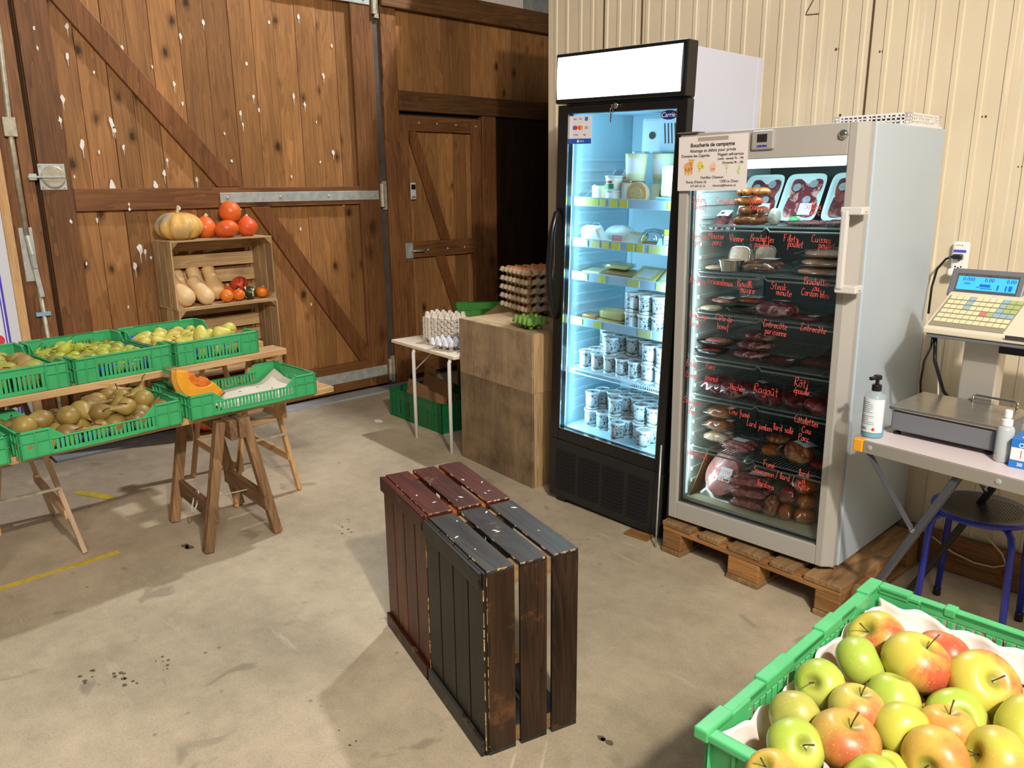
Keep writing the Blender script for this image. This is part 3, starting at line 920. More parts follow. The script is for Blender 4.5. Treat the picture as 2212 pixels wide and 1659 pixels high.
def pile(cr, Wd, Dp, n, r, me, mat, st, name, base, where, cat, group, seed, floor=.014, upright=.2, zrange=None, margin=.02, ztilt=None, dome=0.0):
    P, R = settle(n, r, margin, Wd - margin, margin, Dp - margin, floor, seed)
    lab = rowlabels(P, base, where)
    rr = random.Random(seed + 50)
    crz = cr.rotation_euler.z
    Lp = max(v.co.z for v in me.vertices) - min(v.co.z for v in me.vertices)
    for i, p in enumerate(P):
        q = p.copy()
        best = None
        for tr_ in range(60):
            az = rr.uniform(0, 2 * PI)
            tl = rr.uniform(.1, .7) if rr.random() < upright else rr.uniform(1.15, 1.75)
            ax_ = Vector((math.sin(tl) * math.cos(az), math.sin(tl) * math.sin(az), math.cos(tl)))
            bad = 0
            for (s_, rad) in ((-.40, .012), (.60, .010), (.35, .02)):
                e_ = q + ax_ * (s_ * Lp * R[i] / r)
                bad += max(0, .016 + rad - e_.x) + max(0, e_.x - (Wd - .016 - rad)) + max(0, .016 + rad - e_.y) + max(0, e_.y - (Dp - .016 - rad)) + max(0, .010 + rad - e_.z)
                for j in range(len(P)):
                    if j != i: bad += .5 * max(0, R[j] * .9 + rad * .8 - (P[j] - e_).length)
            if best is None or bad < best[0]: best = (bad, az, tl)
        az, tl = best[1], best[2]
        fruit(name, me, mat, lab[i], cat, in_frame(cr, q), Euler((0, tl, az + crz)), group, st, M_STALK, R[i] / r)


pile(CR['LL'], .60, .385, 54, .0350, ME_PB, PEAR_BROWN, ST_PB, 'brown_pear', 'brown pear', 'of the lower pear crate', 'pear', 'brown pears in the lower crate', 21, upright=.06, margin=.014)
pile(CR['UM'], .405, .60, 58, .0290, ME_PG, PEAR_GREEN, ST_PG, 'green_pear', 'small green pear', 'of middle upper crate', 'pear', 'small green pears in the middle crate', 5, floor=.014, upright=.08, margin=.016)
pile(CR['UR'], .41, .60, 42, .0350, ME_PY, PEAR_YR, ST_PY, 'yellow_pear', 'yellow red pear', 'of right upper crate', 'pear', 'yellow red pears in the right crate', 9, floor=.014, upright=.2, margin=.016)
pile(CR['UL'], .405, .60, 24, .043, ME_PBIG, PEAR_BIG, ST_PBIG, 'large_green_pear', 'large green pear', 'of left upper crate', 'pear', 'large green pears in the left crate', 13, floor=.012, upright=.08, margin=.016)

# paper sheet and pumpkin wedge in the right lower crate
M_PAPER = plain('off_white_paper', S(226, 216, 200), .7, 0, .05, 12)
def f(u, v):
    x = .16 + u * .42; y = .03 + v * .33
    z = .012 + .030 * max(0, (u - .72) / .28) ** 1.6 + (.028 * max(0, u - .8) / .2 * max(0, v - .7) / .3) + .003 * math.sin(u * 14) * math.sin(v * 9)
    return (x, y, z)
pp = thing('paper_sheet', 'creased off white paper lining the nearly empty green crate', 'paper'); pp.matrix_basis = CR['LR'].matrix_basis.copy()
MB().grid(f, 30, 20).build('sheet', M_PAPER, pp, smooth=True, thick=.001)
mb = MB(); r = random.Random(2)
for (u, v) in ((.12, .35), (.22, .62), (.34, .3), (.45, .7), (.58, .42), (.68, .75), (.5, .2), (.76, .5)):
    q = f(u, v); mb.box(q[0] - .006, q[0] + .006, q[1] - .003, q[1] + .003, q[2] - .002, q[2] + .0012)
mb.build('punched_holes', plain('hole_shadow', S(40, 34, 28), .9), pp)

pw = thing('pumpkin_wedge', 'cut orange pumpkin wedge wrapped in cling film in the green crate', 'pumpkin', in_frame(CR['LR'], (-.012, .17, .012)), HP + .10)
M_FLESH = plain('pumpkin_flesh', S(246, 164, 40), .5, 0, .12, 20, sss=.1)
M_SEED = plain('pumpkin_fibre', S(236, 120, 36), .55, 0, .4, 60, bump=.8, bscale=90)
M_RIND = plain('grey_green_rind', S(120, 104, 62), .5, 0, .4, 20)
M_FILM = glassy('cling_film', (.94, .94, .93, 1), .12, 1.5, .10, .55)
# slab of a quarter ring: rind arc below left, hollow with fibres at upper right
def arc(ro, ri, a0, a1, n=22, k=1.0): return [(ro * math.cos(a0 + (a1 - a0) * i / n), ro * k * math.sin(a0 + (a1 - a0) * i / n)) for i in range(n + 1)] + [(ri * math.cos(a1 - (a1 - a0) * i / n), ri * k * math.sin(a1 - (a1 - a0) * i / n)) for i in range(n + 1)]
MW = Matrix(((1, 0, 0, .145), (0, 0, 1, 0), (0, 1, 0, .150), (0, 0, 0, 1)))
A0, A1 = PI * .93, PI * 1.72
MB().prism(arc(.140, .066, A0, A1), -.035, .035, MW).build('flesh', M_FLESH, pw, bevel=.004)
MB().prism(arc(.1425, .1405, A0, A1), -.036, .036, MW).build('rind', M_RIND, pw)
MB().prism(arc(.0655, .034, A0 + .2, A1 - .1), -.030, .032, MW).build('seed_fibre', M_SEED, pw, bevel=.006)
MB().prism(arc(.147, .12, A0 - .12, A1), -.041, .041, MW).build('cling_film', M_FILM, pw, bevel=.004)
# ------------------------------------------------------------------ wooden crates stacked as a shelf, with pumpkins
def box_crate(name, label, loc, rz, Wd, H, Dp, group):
    """lies on its side, open to the front (-y): local x width, z height, y depth"""
    t = thing(name, label, 'crate', loc, rz, group)
    th = .009
    r = random.Random(int(loc[2] * 100) + 3)
    # long sides are top and bottom here: three boards each along x
    for (z0, nm) in ((0, 'bottom_slats'), (H - th, 'top_slats')):
        mb = MB(); bw = (Dp - .02) / 3
        for k in range(3): mb.box(0, Wd, k * (bw + .008), k * (bw + .008) + bw, z0, z0 + th)
        mb.build(nm, M_CRATE, t, bevel=.0015)
    for (x0, nm) in ((0, 'left_slats'), (Wd - th, 'right_slats')):
        mb = MB(); bw = (Dp - .02) / 3
        for k in range(3): mb.box(x0, x0 + th, k * (bw + .008), k * (bw + .008) + bw, th + .001, H - th - .001)
        mb.build(nm, M_CRATEZ, t, bevel=.0015)
    mb = MB(); n = 4; bh = (H - .09) / n
    for k in range(n): mb.box(.004, Wd - .004, Dp, Dp + .008, .01 + k * (bh + .026), .01 + k * (bh + .026) + bh)
    mb.build('back_slats', M_CRATE, t, bevel=.0015)
    for (cx, cz, sx, sz) in ((th, th, 1, 1), (Wd - th, th, -1, 1), (th, H - th, 1, -1), (Wd - th, H - th, -1, -1)):
        pl = [(cx, cz), (cx + sx * .042, cz), (cx, cz + sz * .042)]
        if sx * sz < 0: pl = pl[::-1]
        MB().prism(pl, 0.002, Dp - .002, Matrix(((1, 0, 0, 0), (0, 0, 1, 0), (0, 1, 0, 0), (0, 0, 0, 1)))).build('corner_block', M_CRATEY, t)
    return t


CW, CH, CD = .665, .414, .262
RC = HP + .05
CO = (-4.845, 1.735)
BC = []
for k, lab in enumerate(('weathered wooden fruit crate on the floor, lowest of the stack, with large orange pumpkin', 'weathered wooden fruit crate in the middle of the pumpkin stack', 'weathered wooden fruit crate on top of the stack, holding butternut squash')):
    BC.append(box_crate('wooden_crate', lab, (CO[0], CO[1] - .006 * (k == 2), k * (CH + .001)), RC, CW, CH, CD, 'stacked wooden crates'))


def gourd_mesh(name, R, H, ribs=10, depth=.08, dip=.25, seg=60, shoulder=1.0, point=0.0):
    prof = []; n = 20
    for i in range(n + 1):
        a = -PI / 2 + PI * i / n
        r = R * math.cos(a) ** shoulder; z = H / 2 * math.sin(a)
        z -= dip * H * .5 * math.exp(-((r / (R * .30)) ** 2)) * (1 if a > 0 else -.5)
        if point and a > 0: z += point * H * math.exp(-((r / (R * .45)) ** 2))
        prof.append((max(r, .001), z))
    mb = MB().lathe(prof, seg)
    for p in mb.v:
        th = math.atan2(p.y, p.x); q = 1 - depth * (abs(math.sin(ribs * th / 2)) < 1) * (1 - abs(math.sin(ribs * th / 2)) ** .6)
        p.x *= q; p.y *= q
    return mb.mesh(name, True)


def place(cr, p): return cr.matrix_basis @ Vector(p)


M_MUSCAT = fruit_mat('buff_grey_pumpkin_skin', S(228, 178, 96), S(160, 152, 130), .48, .66, rough=.45, nscale=6, rnd=.1, streak=S(236, 208, 116))
M_ORANGE = fruit_mat('red_orange_kuri_skin', S(226, 88, 40), S(232, 112, 46), .4, .7, rough=.38, nscale=8, rnd=.4, streak=S(236, 130, 66))
M_DKOR = fruit_mat('orange_gourd_skin', S(232, 126, 36), S(222, 96, 34), .45, .7, rough=.36, nscale=10, rnd=.5)
M_BUTTER = fruit_mat('butternut_skin', S(232, 196, 144), S(222, 180, 122), .45, .7, rough=.45, nscale=8, rnd=.3)
M_DARKG = fruit_mat('dark_mottled_gourd_skin', S(34, 44, 30), S(216, 196, 120), .58, .62, rough=.38, nscale=40, rnd=.05)
M_TURB = fruit_mat('red_mottled_squash_skin', S(222, 78, 42), S(120, 44, 34), .56, .62, rough=.4, nscale=45, rnd=.1)
M_STEMP = plain('pale_corky_stem', S(222, 202, 160), .8, 0, .2, 40)


def pumpkin(name, label, cat, mesh, mat, loc, rot, group, stem):
    if not mesh.materials: mesh.materials.append(mat)
    o = bpy.data.objects.new(name, mesh); COL.objects.link(o); o.location = loc; o.rotation_euler = rot
    setp(o, label, cat, group)
    if stem:
        z, L, r = stem
        MB().tube([(0, 0, z - .006), (.003, 0, z + L * .5), (.012, .002, z + L)], [r * 1.5, r, r * 1.1], 10).build('stem', M_STEMP, o, smooth=True)
    return o


TOPZ = CH
top = BC[2]
GP = 'pumpkins on top of the wooden crates'
pumpkin('pumpkin', 'big ribbed buff and grey pumpkin at the left on top of crates', 'pumpkin', gourd_mesh('ribbed_pumpkin', .142, .180, 11, .16, .22), M_MUSCAT, place(top, (.125, .140, TOPZ + .080)), (.02, .05, .3), GP, (.072, .05, .009))
me = gourd_mesh('kuri', .070, .128, 12, .03, .10, 36, .92, .14)
pumpkin('pumpkin', 'red orange squash half hidden beside the big buff pumpkin', 'squash', me, M_ORANGE, place(top, (.315, .19, TOPZ + .058)), (0, .06, 1.0), GP, (.066, .022, .010))
me2 = gourd_mesh('kuri_b', .074, .108, 10, .06, .08, 36, .95, .05)
pumpkin('pumpkin', 'red orange squash in the middle of the front row on the crates', 'squash', me2, M_ORANGE, place(top, (.405, .085, TOPZ + .051)), (-.3, .12, 2.2), GP, None)
pumpkin('pumpkin', 'red orange pointed squash at the right end on top of crates', 'squash', gourd_mesh('kuri_c', .068, .116, 12, .03, .0, 36, .95, .16), M_ORANGE, place(top, (.565, .125, TOPZ + .055)), (0, -.05, .4), GP, (.066, .010, .009))
pumpkin('pumpkin', 'red orange squash lying on the others, topmost on the crates', 'squash', gourd_mesh('kuri_d', .070, .130, 12, .03, .10, 36, .92, .10), M_ORANGE, place(top, (.470, .15, TOPZ + .155)), (0, 1.35, HP + .4), GP, (.066, .032, .009))


def butternut_mesh(name, L, R, neck):
    prof = []
    n = 20
    for i in range(n + 1):
        t = i / n
        if t < .28: r = R * math.sqrt(max(0, 1 - ((.28 - t) / .28) ** 2))
        else:
            u = (t - .28) / .72
            r = R * (neck + (1 - neck) * (.5 + .5 * math.cos(min(u * 1.9, 1) * PI)))
            if u > .85: r *= math.sqrt(max(.02, 1 - ((u - .85) / .15) ** 2))
        prof.append((max(r, .002), t * L - L * .3))
    return MB().lathe(prof, 24).mesh(name, True)


sh = BC[2]
FL = .0095
GB = 'butternut squash in the top wooden crate'
mb1 = butternut_mesh('butternut', .235, .062, .66)
mb2 = butternut_mesh('butternut_b', .215, .052, .78)
# leaning to the back, thick end to the front
def leaner(label, me, p, tilt, yaw):
    o = pumpkin('butternut_squash', label, 'squash', me, M_BUTTER, place(sh, p), (0, 0, 0), GB, None)
    o.rotation_euler = (Matrix.Rotation(RC, 3, 'Z') @ Matrix.Rotation(yaw, 3, 'Z') @ Matrix.Rotation(-tilt, 3, 'X')).to_euler()
    return o
leaner('big butternut squash at the far left inside the top crate', mb1, (.080, .068, FL + .064), .75, .42)
leaner('butternut squash behind the leftmost one inside the top crate', mb2, (.115, .170, FL + .075), .42, .1)
leaner('pale butternut squash lying forward, third in the top crate', mb2, (.210, .062, FL + .056), .80, .35)
leaner('butternut squash leaning on the back slats, left of the upright one', mb1, (.222, .165, FL + .078), .45, .10)
leaner('straight butternut squash, rightmost of the squash in top crate', mb1, (.320, .155, FL + .078), .5, .05)
GG = 'small gourds in the top wooden crate'
gm = gourd_mesh('gourd', .042, .074, 10, .02, .12, 28)
pumpkin('gourd', 'small round orange gourd with its dark eye facing the front', 'gourd', gm, M_DKOR, place(sh, (.345, .050, FL + .042)), Euler((1.25, 0, RC)), GG, (.030, .006, .006))
pumpkin('gourd', 'small orange gourd second in the front row of gourds', 'gourd', gm, M_DKOR, place(sh, (.430, .060, FL + .039)), (.1, 0, .3), GG, (.030, .010, .004))
pumpkin('gourd', 'orange pear shaped gourd with pale neck behind the small orange ones', 'gourd', gourd_mesh('gourd_b', .042, .082, 8, .05, 0, 28, .9, .2), M_DKOR, place(sh, (.405, .150, FL + .042)), (0, -.15, 0), GG, (.038, .022, .007))
pumpkin('gourd', 'dark green mottled gourd with cream patches in the top crate', 'gourd', gourd_mesh('gourd_c', .044, .078, 10, .04, 0, 28, .9, .1), M_DARKG, place(sh, (.512, .070, FL + .042)), Euler((.3, -.9, RC)), GG, (.036, .022, .006))
pumpkin('gourd', 'red mottled squash on top of the gourds at the back', 'gourd', gourd_mesh('gourd_d', .058, .092, 10, .05, .1, 32), M_TURB, place(sh, (.500, .178, FL + .092)), (.5, .2, 0), GG, None)
pumpkin('gourd', 'dull red squash under the red mottled one in top crate', 'gourd', gourd_mesh('gourd_e', .045, .070, 10, .03, .1, 28), M_ORANGE, place(sh, (.545, .165, FL + .034)), (.1, .2, 0), GG, None)
pumpkin('gourd', 'round orange gourd at the right end inside the top crate', 'gourd', gm, M_DKOR, place(sh, (.600, .070, FL + .040)), (-.12, .1, 1), GG, (.030, .008, .004))
pumpkin('gourd', 'dark little gourd hidden behind the pale necked orange gourd', 'gourd', gm, M_DARKG, place(sh, (.385, .225, FL + .035)), (0, .3, 0), GG, (.030, .016, .005))
# middle and lowest crates
pumpkin('pumpkin', 'ribbed orange pumpkin lying in the lowest wooden crate', 'pumpkin', gourd_mesh('ribbed_pumpkin_b', .120, .165, 11, .14, .2), M_DKOR, place(BC[0], (.17, .125, FL + .081)), (0, 0, 0), 'pumpkins in the lower crates', (.064, .03, .008))
M_ONION = fruit_mat('onion_skin', S(214, 160, 96), S(196, 120, 70), .45, .7, rough=.4)
for k, (x, y_, rr, mm, lab, nm) in enumerate(((.60, .08, .045, M_TURB, 'dull red squash at the right side of the middle wooden crate', 'gourd'), (.40, .12, .055, M_DKOR, 'orange gourd in the middle of the middle wooden crate', 'gourd'), (.24, .08, .050, M_BUTTER, 'pale buff squash at the left of the middle wooden crate', 'squash'))):
    pumpkin(nm, lab, nm, gourd_mesh('gourd_m%d' % k, rr, rr * 1.7, 9, .04, .1, 28), mm, place(BC[1], (x, y_, FL + rr * .84)), (.1, .1, k), 'squash in the middle wooden crate', (rr * .7, .015, .005))

# ------------------------------------------------------------------ two stained crates standing on end in the foreground
M_REDW = wood('red_stained_wood', S(52, 22, 17), S(104, 46, 34), 'x', 50, .22, .3, .42, (S(150, 118, 96), .60, .80, 12), patch=.45)
M_REDZ = wood('red_stained_wood_z', S(58, 26, 15), S(112, 54, 26), 'z', 50, .2, .3, .42, (S(180, 140, 100), .74, .82, 9), patch=.3)
M_BLKW = wood('black_stained_wood', S(24, 23, 22), S(60, 57, 53), 'x', 50, .2, .3, .45, (S(126, 104, 74), .62, .86, 11), patch=.35)
M_BLKZ = wood('black_stained_wood_z', S(20, 18, 14), S(46, 40, 30), 'z', 50, .16, .3, .45, (S(110, 84, 52), .66, .9, 7), patch=.35)
M_BRNZ = wood('dark_brown_stained_slats_z', S(28, 20, 16), S(66, 44, 28), 'z', 45, .15, .4, .42, (S(128, 82, 42), .56, .80, 6), patch=.3)
M_CHIP = wood('bare_chipped_wood', S(170, 136, 92), S(214, 180, 132), 'x', 50, .2, .2, .6)
M_CHIPZ = wood('bare_chipped_wood_z', S(150, 116, 80), S(200, 164, 118), 'z', 50, .2, .2, .6)


def stained_crate(label, loc, rz, Wd, Dp, H, mx, mz, mend, inner, seed, group):
    """stands on its end: x 0..Wd, y 0..Dp (bottom face at y=0, open at y=Dp), z 0..H"""
    t = thing('stained_crate', label, 'crate', loc, rz, group)
    th = .011; rr = random.Random(seed)
    sl = (Dp - .05) / 3
    ys = [(.012 + k * (sl + .017), .012 + k * (sl + .017) + sl) for k in range(3)]
    for (z0, nm) in ((0, 'lower_end_slat'), (H - th, 'upper_end_slat')):
        for (a, b) in ys: MB().box(.001, Wd - .001, a, b, z0, z0 + th).build(nm, mx, t, bevel=.002)
    for (x0, nm, mm) in ((0.001, 'inner_side_slat', mz), (Wd - th - .001, 'outer_side_slat', mend)):
        for (a, b) in ys: MB().box(x0, x0 + th, a, b, th + .001, H - th - .001).build(nm, mm, t, bevel=.002)
    n = 4; bw = (Wd - .004 - .021) / n
    for k in range(n):
        MB().box(.002 + k * (bw + .007), .002 + k * (bw + .007) + bw, .002, .011, .004, H - .004).build('bottom_slat', mz, t, bevel=.0015)
    for z0 in (.002, H - .052): MB().box(.004, Wd - .006, -.011, .001, z0, z0 + .050).build('cleat', mx, t, bevel=.002)
    for (cx, cz, sx, sz) in ((th + .001, th, 1, 1), (Wd - th - .001, th, -1, 1), (th + .001, H - th, 1, -1), (Wd - th - .001, H - th, -1, -1)):
        pl = [(cx, cz), (cx + sx * .05, cz), (cx, cz + sz * .05)]
        if sx * sz < 0: pl = pl[::-1]
        MB().prism(pl, .012, Dp - .004, Matrix(((1, 0, 0, 0), (0, 0, 1, 0), (0, 1, 0, 0), (0, 0, 0, 1)))).build('corner_block', inner, t)
    # worn bright edges: many small chips
    mb = MB()
    for s in range(20):
        z = rr.uniform(.02, H - .06); L = rr.uniform(.004, .05); w = rr.uniform(.0008, .0022)
        mb.box(Wd - .0022 - w, Wd - .0016, .0014, .0040, z, z + L)
        z = rr.uniform(.02, H - .03)
        mb.box(Wd - .0020, Wd - .0006, .0118, .0118 + w * .8, z, z + L * .6)
    for k, (a, b) in enumerate(ys):
        for s in range(6):
            q = rr.uniform(a, b - .012); w = rr.uniform(.001, .003); mb.box(Wd - w, Wd - .0007, q, q + rr.uniform(.003, .012), H - w * 1.6, H + .0005)
            q = rr.uniform(.01, Wd - .03); mb.box(q, q + rr.uniform(.004, .022), a - .0004, a + w * .6, H - .003, H + .0004)
    mb.build('chipped_edges', M_CHIP, t)['kind'] = 'stuff'
    # flecks of paper and droppings on the upper face
    mb = MB()
    for s in range(8):
        a, b = ys[rr.randrange(3)]; x = rr.uniform(.04, Wd - .04); yv = rr.uniform(a + .01, b - .01); w = rr.uniform(.004, .011)
        an = rr.uniform(0, PI)
        mb.prism([(x + math.cos(an + q) * w * (.35 if k % 2 else 1), yv + math.sin(an + q) * w * (.35 if k % 2 else 1)) for k, q in enumerate((0, HP, PI, PI + HP))], H - .001, H + .0008)
    mb.build('white_flecks', M_WHITEMARK, t)['kind'] = 'stuff'
    return t


FGO = Vector((-2.200, 1.416, 0)); FGR = -.258
dxv = Vector((math.cos(FGR), math.sin(FGR), 0))
stained_crate('worn red stained slatted crate on end, behind the black crate', tuple(FGO), FGR, .392, .300, .577, M_REDW, M_REDZ, M_REDZ, M_DKOR if False else wood('orange_inner_wood', S(150, 78, 30), S(196, 116, 50), 'y', 50, .1, .2, .5), 4, 'stained crates standing on end')
stained_crate('worn black stained slatted crate on end, nearest on the floor', tuple(FGO + dxv * .394), FGR, .400, .304, .568, M_BLKW, M_BLKZ, M_BRNZ, M_CRATEY, 6, 'stained crates standing on end')

# ------------------------------------------------------------------ plywood boxes, egg trays
PO = (-3.432, 2.772); PR = -.095
for (lab, z0, z1, seam) in (('tall grubby plywood box on the floor beside the dark fridge', 0, .512, 0), ('grubby plywood box on top of the taller one, carrying the egg trays', .513, .824, 1)):
    b = thing('plywood_box', lab, 'box', (PO[0], PO[1], z0), PR, 'stacked plywood boxes')
    h = z1 - z0; t = .014
    MB().box(0, .66, 0, t, 0, h).build('front_panel', M_PLY if seam else M_PLYLOW, b, bevel=.002)
    MB().box(0, .66, .42 - t, .42, 0, h).build('back_panel', M_PLY, b, bevel=.002)
    MB().box(.66 - t - .001, .659, t + .001, .42 - t - .001, 0, h).build('side_panel', M_CRATEZ, b, bevel=.002)
    MB().box(.001, t, t + .001, .42 - t - .001, 0, h).build('side_panel', M_CRATEZ, b, bevel=.002)
    MB().box(.0015, .6585, t + .001, .42 - t - .001, h - t, h - .0005).build('top_panel', M_PLYTOP, b, bevel=.001)
EO = Vector((-3.500, 3.17, .8245)); ER = -.30
M_PULP = plain('grey_brown_pulp', S(192, 174, 142), .9, 0, .12, 40, bump=.3, bscale=160)
M_EGGB = fruit_mat('brown_egg_shell', S(206, 128, 78), S(190, 106, 60), .4, .7, rough=.5, nscale=20, rnd=.8)
M_EGGW = fruit_mat('pale_egg_shell', S(206, 196, 180), S(190, 178, 158), .4, .7, rough=.5, nscale=20, rnd=.5)


def tray_mesh(nx, ny, p, cone_h, cup_h, E=.30):
    """moulded pulp tray: raised cones at cell corners, cups in between"""
    res = 9
    NX, NY = int((nx + 2 * E) * res), int((ny + 2 * E) * res)
    def f(u, v):
        x = -E + u * (nx + 2 * E); y = -E + v * (ny + 2 * E)
        c = (math.cos(2 * PI * x) + math.cos(2 * PI * y)) / 2      # 1 at corners, -1 in cell centres
        d = min(x + E, nx + E - x, y + E, ny + E - y)
        w = min(1.0, d / .13)
        z = cone_h * min(1, 1.5 * c) if c > 0 else -cup_h * min(1, 1.5 * -c)
        return (x * p, y * p, z * w)
    return MB().grid(f, NX, NY)


NXE, NYE, PE = 6, 5, .054
em = tray_mesh(NXE, NYE, PE, .024, .026)
tray_me = em.mesh('egg_tray', True); tray_me.materials.append(M_PULP)
egg_me = MB().lathe([(max(.0215 * math.sin(PI * i / 14) * (1 - .10 * math.cos(PI * i / 14)), .0004), -.028 * math.cos(PI * i / 14)) for i in range(15)], 18).mesh('egg', True)
egg_me.materials.append(M_EGGB)
egg_me_w = egg_me.copy(); egg_me_w.materials.clear(); egg_me_w.materials.append(M_EGGW)
re = random.Random(3)
ME = Matrix.Translation(EO) @ Matrix.Rotation(ER, 4, 'Z')
TN = ['lowest', 'second from the bottom', 'middle', 'second from the top', 'topmost']
for k in range(5):
    o = bpy.data.objects.new('egg_tray', tray_me); COL.objects.link(o)
    jx = re.uniform(-.006, .006)
    zc = .0265 + k * .0515
    o.location = ME @ Vector((jx, 0, zc)); o.rotation_euler = (0, 0, ER + re.uniform(-.012, .012))
    m = o.modifiers.new('s', 'SOLIDIFY'); m.thickness = .002; m.offset = 1
    setp(o, 'grey pulp egg tray, %s of the stack of five' % TN[k], 'egg tray', 'stacked egg trays')
    for i in range(NXE):
        for j in range(NYE):
            if k < 4 and not (j == 0 or i == NXE - 1): continue
            white = (k < 4 and i == NXE - 1 and j > 0)
            e = bpy.data.objects.new('egg', egg_me_w if white else egg_me); COL.objects.link(e)
            e.location = ME @ Vector(((i + .5) * PE + jx, (j + .5) * PE, zc + .004 + (.001 if k == 4 else 0)))
            e.rotation_euler = (re.uniform(-.12, .12), re.uniform(-.12, .12), re.uniform(0, 6))
            rown = ['front row', 'second row', 'third row', 'fourth row', 'back row'][j]
            setp(e, '%s egg %s, %s of the %s' % ('pale' if white else 'brown', place_word(i, NXE), rown, ('lowest egg tray', 'fourth egg tray down', 'middle egg tray', 'second egg tray down', 'topmost egg tray')[k]), 'egg', 'eggs in the trays')
# egg cartons (six-egg boxes) as open trays
def carton(label, loc, rz, mat, nx=3, ny=2, p=.047, flap=True):
    t = thing('egg_carton', label, 'egg carton', loc, rz)
    mb = tray_mesh(nx, ny, p, .036, .028)
    o = mb.build('tray', mat, t, smooth=True, loc=(0, 0, .029)); m = o.modifiers.new('s', 'SOLIDIFY'); m.thickness = .0018; m.offset = 1
    return t
carton('empty green egg carton on the plywood box beside the dark fridge', (-2.995, 2.805, .8245), -.25, plain('green_pulp', S(124, 168, 74), .9, 0, .1, 40, bump=.3, bscale=160))

# ------------------------------------------------------------------ small white folding table with cartons
ft = thing('folding_table', 'small white folding table left of the plywood boxes', 'table', (-4.155, 2.795, 0), -.07)
FH = .60
M_WTOP = plain('white_table_top', S(236, 222, 200), .45, 0, .05, 6)
M_WTUBE = plain('white_enamel_tube', S(236, 234, 228), .3)
MB().box(0, .70, 0, .42, FH - .020, FH).build('table_top', M_WTOP, ft, bevel=.004)
for x in (.245, .635):
    MB().tube([(x, .012, 0), (x, .012, FH - .05), (x + .006, .02, FH - .022)], .0115, 12).build('leg', M_WTUBE, ft, smooth=True)
    MB().tube([(x, .40, 0), (x, .40, FH - .05), (x + .006, .395, FH - .022)], .0115, 12).build('leg', M_WTUBE, ft, smooth=True)
MB().tube([(.245, .02, FH - .16), (.37, .08, FH - .03)], .004, 6).build('folding_stay', M_STEEL, ft)
M_PULPW = plain('pale_grey_pulp', S(222, 212, 196), .9, 0, .08, 40, bump=.3, bscale=160)
M_PULPG = plain('bluish_white_pulp', S(226, 228, 236), .9, 0, .06, 40, bump=.3, bscale=160)
cm = tray_mesh(4, 2, .050, .034, .030, .46).mesh('carton_nest', True); cm.materials.append(M_PULPW)
FT = Matrix.Translation((-4.155, 2.795, FH)) @ Matrix.Rotation(-.07, 4, 'Z')
for k in range(12):
    o = bpy.data.objects.new('egg_carton', cm); COL.objects.link(o)
    o.location = FT @ Vector((.225 + .0015 * (k % 3), .135, .032 + k * .0115)); o.rotation_euler = (0, 0, -.07 + .35 + .02 * math.sin(k * 2))
    m = o.modifiers.new('s', 'SOLIDIFY'); m.thickness = .0016; m.offset = 1
    w = ['lowest', ORD[2] + ' from the bottom', ORD[3] + ' from the bottom', ORD[4] + ' from the bottom', ORD[5] + ' from the bottom', ORD[6] + ' from the bottom', ORD[6] + ' from the top', ORD[5] + ' from the top', ORD[4] + ' from the top', ORD[3] + ' from the top', ORD[2] + ' from the top', 'topmost'][k]
    setp(o, 'off white pulp egg carton, %s in the nested pile' % w, 'egg carton', 'nested egg cartons on the small table')
carton('single bluish white egg carton at the front of the small table', tuple(FT @ Vector((.425, .035, .0005))), .22, M_PULPG, 3, 2, .050)
carton('grey egg carton squeezed against the plywood box on the small table', tuple(FT @ Vector((.605, .12, .0005))), .3, plain('grey_pulp', S(150, 156, 158), .9), 2, 2, .045)

# crates of card and cloth on the floor behind
gcr = make_crate('produce_crate', 'dark green crate of cardboard under the small white table', (-4.455, 2.960, 0), -.04, .62, .40, .20, M_GREEND, False, None, 22)
MB_card = plain('brown_cardboard', S(150, 112, 74), .85, 0, .1, 10)
cb = thing('cardboard_flaps', 'torn brown cardboard standing in the dark green floor crate', 'cardboard', (-4.43, 2.98, .008), -.04)
for (x0, x1, y0, lean, h, nm) in ((.02, .30, .05, .05, .25, 'flap'), (.05, .42, .14, .08, .27, 'flap'), (.16, .48, .03, .10, .20, 'flap'), (.02, .2, .22, .02, .33, 'flap')):
    MB().add([(x0, y0, .0), (x1, y0, .0), (x1 - .02, y0 + lean, h * .92), (x0 + .03, y0 + lean, h)], [(0, 1, 2, 3)]).build(nm, MB_card, cb, thick=.004)
def cloth(label, loc, sx, sy, h, mat, seed, name='cloth_bag'):
    r = random.Random(seed); ph = [r.uniform(0, 6) for _ in range(6)]
    def f(u, v):
        x = (u - .5) * sx; y = (v - .5) * sy
        e = max(0, 1 - (2 * abs(u - .5)) ** 2.4) * max(0, 1 - (2 * abs(v - .5)) ** 2.4)
        z = h * e ** .55 * (1 + .22 * math.sin(u * 11 + ph[0]) * math.cos(v * 9 + ph[1]) + .12 * math.sin(u * 23 + v * 17 + ph[2]))
        return (x + .02 * math.sin(v * 8 + ph[3]), y + .02 * math.sin(u * 8 + ph[4]), max(.002, z))
    o = MB().grid(f, 36, 30).build(name, mat, None, smooth=True); o.location = loc
    return setp(o, label, 'cloth')
cloth('crumpled olive and brown cloth heap between dark green crate and plywood box', (-3.60, 3.26, .0), .34, .50, .26, plain('olive_cloth', S(112, 98, 66), .9, 0, .5, 9), 4, 'cloth_heap')
gb = make_crate('produce_crate', 'grass green crate behind the small table and plywood boxes', (-4.27, 3.42, .50), .92, .58, .36, .21, M_GREENB, False, None, 22)
st = thing('floor_box', 'dark cardboard box carrying the grass green crate in the passage', 'box', (-4.27, 3.42, 0), .92)
